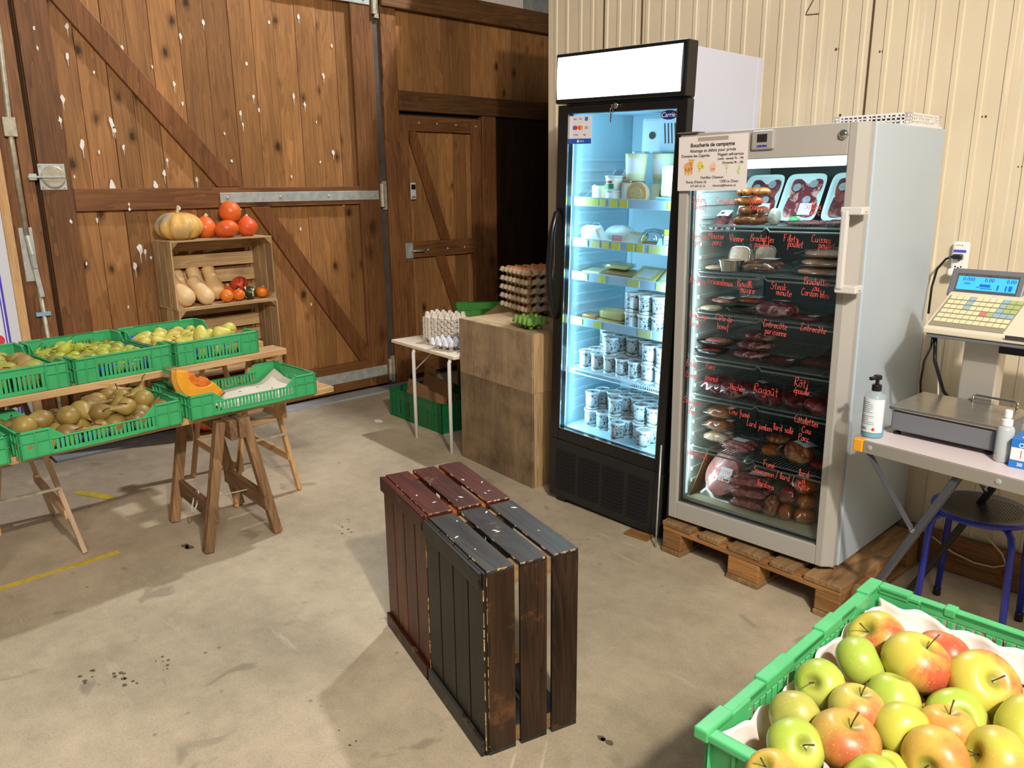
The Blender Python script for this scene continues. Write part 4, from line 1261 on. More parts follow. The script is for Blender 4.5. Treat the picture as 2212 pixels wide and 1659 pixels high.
MB().box(.01, .57, .01, .35, 0, .499).build('carton', plain('dim_cardboard', S(96, 72, 48), .85), st, bevel=.003)
ca = thing('cardboard_sheet', 'tan cardboard leaf sticking out of the grass green crate', 'cardboard', (-4.10, 3.47, .60), .4)
MB().add([(0, 0, -.08), (.42, .05, -.08), (.40, .06, .08), (.14, .05, .155), (.0, .02, .06)], [(0, 1, 2, 3, 4)]).build('sheet', plain('tan_cardboard', S(196, 160, 108), .8), ca, thick=.004)
# ------------------------------------------------------------------ handwriting: single-stroke letters, x-height 1
GL = {
 'a': '8,9 4,10 1,7 1,3 4,0 7,3 8,9 8,3 10,0', 'b': '1,20 1,1|1,7 5,10 8,7 8,3 5,0 1,2', 'c': '8,9 4,10 1,7 1,3 4,0 8,2', 'd': '8,20 8,2 10,0|8,8 4,10 1,7 1,3 4,0 8,3',
 'e': '1,5 8,6 7,9 4,10 1,7 1,3 4,0 8,2', 'f': '8,19 5,20 4,16 4,-7|1,10 8,10', 'g': '8,9 4,10 1,7 1,3 4,1 8,4|8,10 8,-5 4,-8 1,-5', 'h': '1,20 1,0|1,7 5,10 8,7 8,0',
 'i': '3,10 3,2 5,0|3,14 4,15', 'j': '4,10 4,-5 1,-8|4,14 5,15', 'k': '1,20 1,0|7,10 1,5 8,0', 'l': '2,0 5,16 3,20 2,16 2,3 5,0', 'm': '1,10 1,0|1,7 4,10 6,7 6,0|6,7 9,10 11,7 11,0',
 'n': '1,10 1,0|1,7 5,10 8,7 8,0', 'o': '5,10 1,7 1,3 4,0 8,3 8,7 5,10 9,9', 'p': '1,10 1,-9|1,7 5,10 8,7 8,3 5,0 1,2', 'r': '1,10 1,0|1,6 4,10 8,9', 's': '8,9 4,10 2,8 7,4 6,1 1,0',
 't': '4,18 4,2 7,0|0,11 8,12', 'u': '1,10 1,3 4,0 7,3 8,10 8,2 10,0', 'v': '1,10 4,0 8,10', 'x': '1,10 8,0|8,10 1,0', 'z': '1,10 8,10 1,0 8,0', '/': '0,-6 7,22',
 'S': '11,17 7,20 3,17 4,12 10,8 10,2 5,-1 0,2', 'B': '2,19 1,0|2,18 8,20 11,16 3,10 11,8 12,3 7,-1 1,1', 'C': '11,17 6,20 1,13 2,3 7,0 12,3', 'M': '0,0 2,19 7,6 12,19 13,0', 'V': '0,19 5,0 11,21',
 'F': '2,0 3,20|0,18 12,21|2,10 9,11', 'A': '0,0 5,20 10,0|2,8 9,8', 'H': '1,19 1,0|10,20 10,0|1,10 10,10', 'E': '11,17 6,20 2,16 5,11 1,8 1,2 6,-1 11,2', 'R': '2,19 1,0|1,18 8,20 10,15 2,10 11,0',
 'P': '2,19 1,0|1,18 8,20 10,14 2,9', 'L': '3,20 2,1 10,0'}
ACC = {'é': ('e', '4,13 8,17'), 'ô': ('o', '2,13 5,16 8,13'), 'û': ('u', '2,13 5,16 8,13'), 'à': ('a', '3,16 6,13')}


def strokes(word):
    out = []; x = 0
    for ch in word:
        if ch == ' ':
            x += 8; continue
        base, extra = ACC.get(ch, (ch, None))
        g = GL.get(base)
        if not g: x += 8; continue
        w = 0
        for part in g.split('|') + ([extra] if extra else []):
            pts = [tuple(float(c) for c in p.split(',')) for p in part.split()]
            w = max(w, max(p[0] for p in pts))
            out.append([(p[0] + x, p[1]) for p in pts])
        x += w + 1.6
    return out, x


def smooth(pts, k=3):
    if len(pts) < 3: return pts
    res = []
    n = len(pts)
    for i in range(n - 1):
        p0, p1, p2, p3 = pts[max(i - 1, 0)], pts[i], pts[i + 1], pts[min(i + 2, n - 1)]
        for j in range(k):
            t = j / k
            res.append(tuple(.5 * (2 * p1[a] + (p2[a] - p0[a]) * t + (2 * p0[a] - 5 * p1[a] + 4 * p2[a] - p3[a]) * t * t + (3 * p1[a] - p0[a] - 3 * p2[a] + p3[a]) * t ** 3) for a in (0, 1)))
    return res + [pts[-1]]


WORDS = [('Salami', 0.087, 1.488), ('Boeuf', 0.094, 1.461), ('Cervelas', 0.201, 1.481), ('Salami', 0.33, 1.485), ('Boeuf ail', 0.345, 1.46), ('Salami', 0.544, 1.464), ('porc', 0.553, 1.444), ('terrine', 0.095, 1.348), ('porc', 0.096, 1.324), ('Mousse', 0.169, 1.352), ('porc', 0.175, 1.328), ('Vienne', 0.256, 1.345), ('Brochettes', 0.361, 1.347), ('poulet', 0.362, 1.326), ('Filets', 0.472, 1.35), ('poulet', 0.491, 1.332), ('Cuisses', 0.584, 1.351), ('poulet', 0.605, 1.331), ('Atriaux', 0.093, 1.175), ('Fricandeaux', 0.196, 1.177), ('Bouilli', 0.301, 1.177), ('maigre', 0.313, 1.156), ('Steak', 0.437, 1.178), ('minute', 0.459, 1.157), ('Brochettes', 0.579, 1.204), ('ou', 0.58, 1.184), ('Cordon bleu', 0.577, 1.163), ('Hamburger', 0.108, 1.039), ('lardé', 0.091, 1.004), ('Côte de', 0.219, 1.039), ('boeuf', 0.217, 1.007), ('Entrecôte', 0.433, 1.036), ('parisienne', 0.437, 1.01), ('Entrecôte', 0.579, 1.038), ('Boeuf', 0.084, 0.839), ('Emincé', 0.086, 0.792), ('Porc', 0.171, 0.841), ('émincé', 0.177, 0.795), ('Hachée', 0.292, 0.774), ('Ragoût', 0.413, 0.783), ('Rôti', 0.55, 0.833), ('épaule', 0.552, 0.805), ('Saucisse', 0.092, 0.683), ('au', 0.092, 0.662), ('chou', 0.093, 0.64), ('Cou fumé', 0.307, 0.675), ('Lard jambon', 0.394, 0.641), ('lard salé', 0.492, 0.649), ('Côtelettes', 0.579, 0.695), ('Cou', 0.582, 0.662), ('Porc', 0.574, 0.631), ('jambon cuit', 0.124, 0.464), ('Saucisse', 0.241, 0.425), ('à rôtir', 0.239, 0.39), ('Fumé', 0.444, 0.497), ('Saucisson', 0.424, 0.461), ('/ lard /', 0.512, 0.462), ('lardons', 0.436, 0.411), ('lard', 0.585, 0.495), ('à', 0.587, 0.469), ('Rôtir', 0.589, 0.444)]

# ------------------------------------------------------------------ shared fridge materials
M_BLACKG = plain('black_gloss_plastic', S(20, 20, 21), .28, spec=.5)
M_BLACKM = plain('black_painted_steel', S(30, 30, 30), .5, 0, .25, 14)
M_WHITEST = plain('white_painted_steel', S(200, 202, 216), .35)
M_LINER = plain('pale_blue_white_liner', S(186, 214, 224), .4)
M_LIGHT = plain('lit_sign_panel', S(255, 255, 255), .4, emit=(.86, .97, 1, 1), estr=3.2)
M_LED = plain('led_strip', S(255, 255, 255), .4, emit=(.55, .86, 1, 1), estr=1.3)
M_PANE = glassy('window_glass', (.975, .99, .99, 1), .01, 1.25)
M_CHROME = plain('chrome', S(210, 208, 204), .15, 1.0)
M_YLAB = plain('yellow_price_label', S(226, 212, 66), .6, 0, .1, 30)
M_YLAB2 = plain('faded_price_label', S(214, 216, 140), .6, 0, .1, 30)
M_RAIL = plain('frosted_price_rail', S(176, 204, 226), .3)
M_INK = plain('dark_ink', S(60, 56, 54), .8)
M_WLAB = plain('white_label_paper', S(232, 234, 236), .6)
M_BLUEINK = plain('blue_ink', S(30, 70, 176), .6)

# ------------------------------------------------------------------ tall dark framed display fridge
FA = thing('display_fridge', 'tall black and white upright display fridge with lit top sign and glass door', 'fridge', (-2.6278, 2.6774, 0), rot=(0, .0293, .0103))
FWd = .686
MB().box(.004, FWd - .004, .50, .545, .035, 2.085).box(.004, .030, .05, .499, .035, 2.085).box(FWd - .030, FWd - .004, .05, .499, .035, 2.085).box(.031, FWd - .031, .05, .499, 1.885, 2.085).box(.031, FWd - .031, .05, .499, .20, .340).build('cabinet', M_WHITEST, FA, bevel=.003)
# inner liner with rack ribs on both sides
mb = MB().box(.0305, .036, .051, .4985, .341, 1.884).box(FWd - .036, FWd - .0305, .051, .4985, .341, 1.884).box(.037, FWd - .037, .492, .4985, .341, 1.884).box(.037, FWd - .037, .051, .491, .341, .3915).box(.037, FWd - .037, .051, .491, 1.872, 1.884)
for k in range(26):
    z = .46 + k * .048
    mb.box(.036, .043, .12, .46, z, z + .012).box(FWd - .043, FWd - .036, .12, .46, z, z + .012)
mb.build('liner', M_LINER, FA, bevel=.001)
MB().box(.0, FWd, -.02, .049, 1.899, 2.104).build('sign_housing', M_BLACKG, FA, bevel=.006)
hd = MB().grid(lambda u, v: (.012 + u * .652, -.0215 - .004 * math.sin(v * PI), 1.917 + v * .172), 2, 8).build('lit_sign', M_LIGHT, FA, smooth=True)
dr = MB()
dr.box(0, .056, -.0, .046, .337, 1.893).box(.638, FWd, 0, .046, .337, 1.893).box(.0561, .6379, 0, .046, 1.857, 1.893).box(.0561, .6379, 0, .046, .337, .392)
dr = dr.build('door_frame', M_BLACKG, FA, bevel=.004)
MB().box(.054, .640, .016, .020, .390, 1.859).build('glass', M_PANE, dr)
mb = MB().box(.0563, .0595, .004, .012, .394, 1.855).box(.6345, .6378, .004, .012, .394, 1.855).box(.060, .634, .004, .012, .3925, .396)
mb.build('inner_trim', M_CHROME, dr)
MB().tube([(.026, .0, 1.44), (.026, -.022, 1.425), (.024, -.045, 1.34), (.022, -.055, 1.19), (.024, -.045, 1.04), (.026, -.022, .955), (.026, 0, .94)], [.012, .014, .017, .018, .017, .014, .012], 12).build('handle', M_BLACKG, dr, smooth=True)
lk = MB().lathe([(.014, 0), (.014, .012), (.009, .014), (.001, .014)], 16, Matrix.Translation((.337, 0, 1.880)) @ Matrix.Rotation(PI / 2, 4, 'X')).build('lock', M_CHROME, dr, smooth=True)
mb = MB().box(.328, .340, -.030, -.0135, 1.872, 1.884)
mb.tube([(.331 + .008 * math.cos(a), -.028, 1.858 + .012 * math.sin(a)) for a in [k * PI / 6 for k in range(12)]], .0018, 6, True)
mb.box(.326, .331, -.029, -.027, 1.812, 1.848).box(.331, .334, -.029, -.027, 1.830, 1.834)
mb.build('key', M_CHROME, dr)
# kick panel with four louvre groups
kp = MB().box(.0, FWd, .004, .05, .03, .3345)
kp = kp.build('kick_panel', M_BLACKM, FA, bevel=.004)
for g, (x0, x1) in enumerate(((.045, .170), (.195, .322), (.345, .470), (.497, .612))):
    mb = MB()
    for k in range(11): mb.add([(x0, .0035, .285 - k * .0195), (x1, .0035, .285 - k * .0195), (x1, -.004, .275 - k * .0195), (x0, -.004, .275 - k * .0195), (x0, .0035, .274 - k * .0195), (x1, .0035, .274 - k * .0195)], [(0, 1, 2, 3), (3, 2, 5, 4), (0, 3, 4), (1, 5, 2)])
    mb.build('louvre_group', plain('louvre_black', S(22, 22, 23), .35), kp)
MB().box(.04, .10, .02, .48, .0, .032).box(FWd - .10, FWd - .04, .02, .48, .0, .034).build('feet', M_BLACKM, FA)
# cooling unit at the top right of the interior
mb = MB().box(.26, .64, .27, .49, 1.69, 1.85)
cu = mb.build('cooling_unit', plain('grey_white_plastic', S(190, 204, 212), .4), FA, bevel=.018, seg=3)
mb = MB()
for k in range(13): mb.add([(.385 + k * .018, .2695, 1.82), (.391 + k * .018, .2695, 1.82), (.400 + k * .018, .2695, 1.735), (.394 + k * .018, .2695, 1.735)], [(0, 1, 2, 3)])
mb.build('air_slots', M_INK, cu, thick=.001)
MB().lathe([(.016, 0), (.016, .004), (.001, .004)], 18, Matrix.Translation((.325, .2695, 1.77)) @ Matrix.Rotation(PI / 2, 4, 'X')).build('thermostat_knob', M_INK, cu)
mb = MB().box(.22, .42, .4905, .4915, 1.700, 1.704)
for x in (.27, .37): mb.add([(x - .008, .490, 1.714), (x + .008, .490, 1.714), (x, .490, 1.702)], [(0, 1, 2)])
mb.build('load_line', plain('red_line', S(170, 40, 60), .6), FA, thick=.0005)
# badge and payment sticker on the glass
def ellipse(mb, cx, cz, rx, rz_, y, n=28, t=.0006):
    return mb.prism([(cx + rx * math.cos(2 * PI * k / n), cz + rz_ * math.sin(2 * PI * k / n)) for k in range(n)], 0, t, Matrix(((1, 0, 0, 0), (0, 0, -1, y), (0, 1, 0, 0), (0, 0, 0, 1))))
bd = ellipse(MB(), .592, 1.835, .040, .018, .0155).build('brand_badge', plain('navy_badge', S(26, 36, 110), .4), dr)
text('badge_lettering', 'Carrier', .026, M_WLAB, bd, (.592, .0147, 1.835), shear=.3, depth=.0002)
sk = MB().box(.058, .188, .0148, .0158, 1.730, 1.848).build('payment_sticker', plain('pale_sticker', S(226, 222, 228), .5), dr)
mb = MB().box(.058, .188, .0142, .0150, 1.730, 1.752).build('blue_strip', plain('sticker_blue', S(36, 84, 184), .5), sk)
mb = MB(); ellipse(mb, .112, 1.741, .006, .006, .0143, 14)
mb.build('white_dot', M_WLAB, sk)
MB().box(.122, .146, .0142, .0146, 1.738, 1.744).build('white_bar', M_WLAB, sk)
for (x, c1, c2) in ((.093, S(66, 84, 190), S(214, 54, 60)), (.124, S(216, 50, 44), S(240, 158, 40))):
    mb = MB(); ellipse(mb, x - .005, 1.798, .009, .009, .0146, 16); mb.build('card_emblem', plain('emblem', c1, .5), sk)
    mb = MB(); ellipse(mb, x + .005, 1.798, .009, .009, .0145, 16); mb.build('card_emblem', plain('emblem', c2, .5), sk)
MB().box(.148, .166, .0143, .0147, 1.826, 1.842).build('card_emblem', plain('emblem_blue', S(70, 110, 200), .5), sk)
for (tx, x, z, s) in (('VISA', .090, 1.834, .010), ('V PAY', .122, 1.834, .008), ('))))', .158, 1.798, .014), ('G Pay', .098, 1.768, .011), ('Pay', .150, 1.768, .011)):
    text('sticker_lettering', tx, s, M_INK, sk, (x, .0143, z), depth=.0002)
# LED strips
MB().box(.0375, .045, .0515, .060, .40, 1.85).build('led_strip', M_LED, FA)
MB().box(FWd - .045, FWd - .0375, .0515, .060, .40, 1.85).build('led_strip', M_LED, FA)
lmp = lamp('fridge_light', 'AREA', (.064, .0505, 1.12), 7.5, (.40, .76, 1.0), .012, None, 1.4); lmp.parent = FA; lmp.rotation_euler = (Vector((.6, .45, 0))).to_track_quat('-Z', 'Y').to_euler()
lmp = lamp('fridge_light', 'AREA', (FWd - .066, .0505, 1.12), 5, (.40, .76, 1.0), .012, None, 1.4); lmp.parent = FA; lmp.rotation_euler = (Vector((-.6, .45, 0))).to_track_quat('-Z', 'Y').to_euler()
# shelves with price rails
RZ = [1.500, 1.315, 1.160, .945]
M_WIRE = plain('white_wire', S(224, 234, 240), .35)
LABX = [[(.10, .15, 1), (.15, .20, 1), (.205, .24, 1), (.265, .305, 0), (.32, .365, 0), (.575, .60, 0)], [(.085, .145, 2), (.165, .215, 2), (.232, .268, 0), (.288, .332, 0), (.375, .412, 0), (.425, .462, 0), (.49, .56, 2)], [(.10, .15, 2), (.215, .258, 1), (.385, .450, 2), (.54, .585, 2)], [(.082, .128, 0), (.195, .245, 1), (.46, .53, 2)]]
M_YG = plain('lime_price_label', S(206, 212, 96), .6, 0, .1, 30)
def wire_shelf(parent, x0, x1, y0, y1, z, mat, n=26, r=.0018, name='shelf'):
    mb = MB()
    for k in range(n + 1):
        x = x0 + (x1 - x0) * k / n
        mb.tube([(x, y0, z), (x, y1, z)], r, 5)
    for y in (y0, (y0 + y1) / 2, y1): mb.tube([(x0, y, z - r * 2), (x1, y, z - r * 2)], r * 1.6, 6)
    return mb.build(name, mat, parent)
for k, z in enumerate(RZ):
    sf = wire_shelf(FA, .045, FWd - .045, .078, .47, z - .032, M_WIRE)
    rl = MB().box(.046, FWd - .046, .068, .074, z - .040, z).build('price_rail', M_RAIL, sf, bevel=.001)
    for (a, b, kind) in LABX[k]:
        lb = MB().box(a, b, .0665, .0682, z - .036, z - .006).build('price_label', (M_YLAB, M_YG, M_YLAB2)[kind], sf)
sf = wire_shelf(FA, .045, FWd - .045, .074, .47, .690, M_WIRE, 40)
mb = MB().tube([(.045, .072, .668), (FWd - .045, .072, .668)], .003, 6)
for k in range(58): mb.tube([(.048 + k * .0102, .072, .690), (.048 + k * .0102 + .004, .072, .668)], .0012, 4)
mb.build('shelf_lip', M_WIRE, sf)

MF = Matrix.Translation((-2.6278, 2.6774, 0)) @ Euler((0, .0293, .0103)).to_matrix().to_4x4()
MFR = Euler((0, .0293, .0103))
def fl(x, y, z): return MF @ Vector((x, y, z))

# ---- printed pots
def jar_label_mat():
    m, nt, N, Lk, p = _nt('printed_pot')
    p.inputs['Roughness'].default_value = .35
    tc = N.new('ShaderNodeTexCoord').outputs['Object']
    sx = N.new('ShaderNodeSeparateXYZ'); Lk.new(tc, sx.inputs[0])
    vo = N.new('ShaderNodeTexVoronoi'); vo.inputs['Scale'].default_value = 95; vo.feature = 'F1'
    Lk.new(tc, vo.inputs['Vector'])
    pat = _ramp(nt, _noise(nt, tc, 110, 3, .6, 1.2), [(.44, S(36, 48, 58)), (.50, S(206, 214, 216))])
    # dark garland band at the top and a wavy line at the foot
    zn = _math(nt, 'ADD', sx.outputs[2], _math(nt, 'MULTIPLY', _math(nt, 'SINE', _math(nt, 'MULTIPLY', sx.outputs[0], 110.0)), .004))
    foot = _ramp(nt, zn, [(.012, S(236, 238, 238)), (.0125, S(36, 46, 56)), (.0165, S(36, 46, 56)), (.017, _g(1))])
    c = _mix(nt, 'MULTIPLY', 1.0, pat, _ramp(nt, zn, [(.0120, _g(1)), (.0125, _g(.2)), (.0165, _g(.2)), (.017, _g(1))]))
    top = _ramp(nt, zn, [(.0118, S(238, 238, 236)), (.012, _g(0))])
    below = _math(nt, 'LESS_THAN', zn, .012)
    c = _mix(nt, 'MIX', below, c, S(236, 236, 232))
    # white oval panel on two sides
    ax = _math(nt, 'MULTIPLY', _math(nt, 'ABSOLUTE', sx.outputs[0]), 40.0)
    dz = _math(nt, 'MULTIPLY', _math(nt, 'SUBTRACT', sx.outputs[2], .043), 40.0)
    dd = _math(nt, 'ADD', _math(nt, 'MULTIPLY', ax, ax), _math(nt, 'MULTIPLY', dz, dz))
    ov = _math(nt, 'LESS_THAN', dd, .95)
    txt = _ramp(nt, _noise(nt, N_stretch(nt, tc), 1.0, 2), [(.60, S(232, 236, 238)), (.64, S(120, 130, 138))])
    c = _mix(nt, 'MIX', ov, c, txt)
    Lk.new(c, p.inputs['Base Color'])
    return m
def N_stretch(nt, tc):
    mp = nt.nodes.new('ShaderNodeMapping'); mp.inputs['Scale'].default_value = (60, 60, 260)
    nt.links.new(tc, mp.inputs['Vector']); return mp.outputs[0]
M_POT = jar_label_mat()
M_LID = plain('white_pot_lid', S(226, 230, 228), .3)
M_LIDIN = plain('sunk_grey_lid', S(150, 160, 164), .35)
pot_me = MB().lathe([(.030, 0), (.0315, .002), (.0335, .078), (.0335, .080)], 24).mesh('pot', True); pot_me.materials.append(M_POT)
lid_me = MB().lathe([(.0352, .076), (.0362, .078), (.0362, .086), (.0345, .0875), (.0325, .0865), (.0315, .084)], 24, cap=False).mesh('lid', True); lid_me.materials.append(M_LID)
disc_me = MB().lathe([(.0316, .0835), (.0314, .0842), (.001, .0842)], 20).mesh('lid_disc'); disc_me.materials.append(M_LIDIN)
STK = []
for nm, c in (('brown', S(110, 64, 44)), ('red', S(206, 54, 52)), ('yellow', S(230, 190, 70)), ('dark', S(46, 40, 44)), ('orange', S(226, 140, 90))):
    me = MB().lathe([(.0095, .0841), (.0094, .0848), (.001, .0848)], 12).mesh('flavour_dot'); me.materials.append(plain('dot_' + nm, c, .5)); STK.append((nm, me))
rj = random.Random(12)
def pot(x, y, z, label, group):
    t = thing('yoghurt_pot', label, 'yoghurt pot', fl(x, y, z), 0, group, rot=(0, .0293, rj.uniform(-.9, .9)))
    for nm, me in (('pot', pot_me), ('lid', lid_me), ('lid_disc', disc_me), ('flavour_dot', STK[rj.randrange(5)][1])):
        o = bpy.data.objects.new(nm, me); COL.objects.link(o); o.parent = t
PH = .0885
def pots(x0, nx, y0, ny, z, skip_low, skip_up, where, group, px=.0745, py=.0745, dx=0.0):
    for j in range(ny):
        for i in range(nx):
            rown = 'front row' if j == 0 else ('back row' if j == ny - 1 else ORD[j + 1] + ' row')
            a = rj.uniform(-.0012, .0012); b = rj.uniform(-.0012, .0012)
            X = x0 + i * px + a + dx * j; Y = y0 + j * py + b
            if X > .612: continue
            if (i, j) not in skip_low:
                pot(X, Y, z, 'printed pot, bottom layer, %s in the %s, %s' % (place_word(i, nx), rown, where), group)
                if (i, j) not in skip_up:
                    pot(X + rj.uniform(-.003, .003), Y, z + PH, 'printed pot, upper layer, %s in the %s, %s' % (place_word(i, nx), rown, where), group)
pots(.118, 7, .118, 4, .6925, set(), {(0, 0), (1, 0), (3, 0), (4, 0), (0, 1)}, 'lowest wire shelf', 'printed pots on the lowest shelf')
pots(.131, 7, .160, 4, .3920, {(6, 3), (0, 3)}, {(1, 0), (3, 0), (6, 1), (5, 3), (0, 2)}, 'fridge floor', 'printed pots on the fridge floor')
pot(.352, .088, .3920, 'white printed pot standing foremost in the middle of the fridge floor', 'printed pots on the fridge floor')
pot(.505, .088, .3920, 'white printed pot with bright lid foremost at the right of fridge floor', 'printed pots on the fridge floor')
pots(.382, 4, .118, 3, .9150, set(), set(), 'cheese shelf', 'printed pots beside the cheese', dx=.002)
# ---- cheese, tubs and packs in the tall fridge
def place_in(parentM, rotE, p): return parentM @ Vector(p)
M_CLEAR = glassy('clear_plastic', (.93, .95, .95, 1), .05, 1.45, .06, .6)
M_CHEESE = plain('yellow_cheese', S(234, 208, 120), .5, 0, .08, 14)
M_CHEESE2 = plain('pale_cheese', S(240, 226, 172), .5, 0, .06, 14)
M_RINDB = plain('brown_cheese_rind', S(176, 120, 66), .6, 0, .3, 30)
M_SOFT = plain('white_soft_cheese', S(240, 238, 228), .5)
M_CREAM = plain('cream_yoghurt', S(240, 232, 190), .5)


def item(name, label, cat, x, y, z, rz=0.0, group=None):
    t = thing(name, label, cat, fl(x, y, z), 0, group)
    t.rotation_euler = (MFR.to_matrix() @ Matrix.Rotation(rz, 3, 'Z')).to_euler()
    return t


def tub(t, r0, r1, h, mat, lidmat, lab=None, labmat=None, n=24):
    MB().lathe([(r0, 0), (r1, h * .93)], n).build('cup', mat, t, smooth=True)
    MB().lathe([(r1 + .003, h * .92), (r1 + .003, h * .99), (r1, h)], n).build('lid', lidmat, t)
    if lab:
        a0, a1, z0, z1 = lab
        MB().grid(lambda u, v: ((r0 + (r1 - r0) * (z0 + (z1 - z0) * v) / (h * .93) + .0008) * math.cos(a0 + (a1 - a0) * u), (r0 + (r1 - r0) * (z0 + (z1 - z0) * v) / (h * .93) + .0008) * math.sin(a0 + (a1 - a0) * u), z0 + (z1 - z0) * v), 8, 1).build('label', labmat or M_WLAB, t)


def print_lines(t, x0, x1, y, z0, z1, n, mat=None):
    mb = MB(); r = random.Random(int(x0 * 999))
    for k in range(n):
        z = z0 + (z1 - z0) * k / max(1, n - 1)
        mb.box(x0, x0 + (x1 - x0) * r.uniform(.5, 1), y, y + .0004, z, z + .0022)
    return mb.build('printed_lines', mat or M_INK, t)


S1 = 1.4705
a0, a1 = -2.3, -.9
t = item('cheese_tub', 'tall tub of fondue cream stacked on another, with white label', 'tub', .318, .175, S1 + .105); tub(t, .043, .050, .125, M_CREAM, M_CLEAR, (a0, a1, .03, .095))
t = item('cheese_tub', 'tall cream tub standing right behind the front tall tub', 'tub', .420, .235, S1 + .105); tub(t, .043, .050, .125, M_CREAM, M_CLEAR, (a0, a1, .03, .095))
t = item('cheese_tub', 'cream tub under the tall front tub on the top shelf', 'tub', .318, .155, S1); tub(t, .045, .050, .104, M_CREAM, M_CLEAR, (a0 - .3, a1 - .3, .02, .085))
t = item('cheese_tub', 'cream tub under the rear tall tub on the top shelf', 'tub', .424, .235, S1); tub(t, .045, .050, .104, M_CREAM, M_CLEAR)
M_GRN = plain('green_print', S(20, 150, 84), .5)
for k, (z, lab) in enumerate(((S1, 'lower white cup of the stacked pair on the top shelf'), (S1 + .0625, 'upper white cup with green band on the top shelf'))):
    t = item('yoghurt_cup', lab, 'yoghurt cup', .236, .125, z); tub(t, .033, .038, .062, M_SOFT, M_WLAB, (a0, a1, .006, .028) if k else (a0 + .3, a1 - .2, .004, .018), M_GRN if k else plain('red_print', S(206, 60, 60), .5))
    if k: MB().grid(lambda u, v: (.0372 * math.cos(-2.2 + u * 1.1), .0372 * math.sin(-2.2 + u * 1.1), .031 + v * .010), 6, 1).build('red_lettering', plain('red_print_b', S(206, 70, 70), .5), t)
t = item('cheese_tub', 'squat cream tub with paper label at the left of the top shelf', 'tub', .140, .150, S1); tub(t, .036, .040, .085, M_CREAM, M_CLEAR, (a0, a1, .01, .07))
t = item('cheese_tray', 'tilted clear tray leaning at the far left of the top shelf', 'tray', .088, .105, S1, .2)
MB().add([(-.035, 0, .0), (.035, 0, 0), (.03, .03, .05), (-.045, .03, .055)], [(0, 1, 2, 3)]).build('film', M_CLEAR, t, thick=.003)
t = item('round_cheese', 'round brown cheese cut open, standing on the top shelf', 'cheese', .385, .112, S1, .1)
MB().lathe([(.050, 0), (.052, .004), (.052, .024), (.050, .028)], 28, Matrix.Translation((0, .012, .050)) @ Matrix.Rotation(PI / 2, 4, 'X')).build('rind', plain('tan_rind', S(206, 158, 112), .6, 0, .15, 20), t)
MB().lathe([(.030, .028), (.028, .0290), (.001, .0290)], 22, Matrix.Translation((0, .012, .050)) @ Matrix.Rotation(PI / 2, 4, 'X')).build('stamp', plain('tan_stamp', S(214, 184, 120), .6, 0, .5, 120), t)
t = item('cheese_block', 'tan cheese block behind the round cheese on the top shelf', 'cheese', .455, .19, S1)
MB().box(-.03, .03, 0, .05, 0, .075).build('block', M_RINDB, t, bevel=.008)
t = item('lidded_box', 'flat clear box with blue lid at the right of the top shelf', 'box', .545, .125, S1)
MB().box(-.05, .05, -.035, .035, 0, .028).build('base', M_RINDB, t, bevel=.004)
MB().box(-.052, .052, -.037, .037, .0285, .042).build('lid', plain('clear_blue_lid', S(150, 206, 226), .2), t, bevel=.004)
t = item('cheese_pack', 'tall pale packet standing on the lidded box', 'cheese', .545, .125, S1 + .0425)
MB().box(-.040, .040, -.022, .022, 0, .128).build('packet', plain('pale_yellow_packet', S(246, 240, 196), .35, 0, .1, 12), t, bevel=.010)
t = item('cheese_wedge_pack', 'big wrapped wedge with dark rind behind the cups', 'cheese', .165, .30, S1, .3)
MB().prism([(-.09, 0), (.10, 0), (.06, .11), (-.03, .12)], -.05, .05, Matrix(((1, 0, 0, 0), (0, 0, 1, 0), (0, 1, 0, 0), (0, 0, 0, 1)))).build('wedge', M_RINDB, t, bevel=.01)
MB().prism([(-.095, .05), (.10, .03), (.065, .15), (-.04, .155)], -.052, .052, Matrix(((1, 0, 0, 0), (0, 0, 1, 0), (0, 1, 0, 0), (0, 0, 0, 1)))).build('wrapping', glassy('rosy_wrapping', (.86, .78, .80, 1), .2, 1.45, .10, .5), t, bevel=.01)

S2 = 1.2850
t = item('cheese_tray', 'white square cheese tub with round blue print, leaning on the second shelf', 'cheese tub', .138, .150, S2)
MB().prism([(-.075, 0), (.075, 0), (.052, .098), (-.048, .098)], 0, .045, Matrix(((1, 0, 0, 0), (0, .94, -.34, 0), (0, .34, .94, 0), (0, 0, 0, 1))) @ Matrix(((1, 0, 0, 0), (0, 0, -1, 0), (0, 1, 0, 0), (0, 0, 0, 1)))).build('tub', M_SOFT, t, bevel=.012, seg=3)
def ring(mb, cx, cz, r0, r1, y, n=32):
    for k in range(n):
        a = 2 * PI * k / n; b = 2 * PI * (k + 1) / n
        mb.prism([(cx + r0 * math.cos(a), cz + r0 * math.sin(a)), (cx + r1 * math.cos(a), cz + r1 * math.sin(a)), (cx + r1 * math.cos(b), cz + r1 * math.sin(b)), (cx + r0 * math.cos(b), cz + r0 * math.sin(b))], 0, .0006, Matrix(((1, 0, 0, 0), (0, 0, -1, y), (0, 1, 0, 0), (0, 0, 0, 1))))
mb = MB(); ring(mb, 0, .048, .038, .040, 0); r = random.Random(4)
for k in range(16): ellipse(mb, r.uniform(-.026, .028), .036 + r.uniform(-.012, .034), r.uniform(.003, .009), r.uniform(.003, .006), 0, 10)
mb.build('blue_print', plain('cyan_print', S(40, 150, 206), .5), t, rot=(-.346, 0, 0), loc=(0, -.0455, .016)) 
cloth_g = plain('white_thin_bag', S(208, 218, 214), .35)
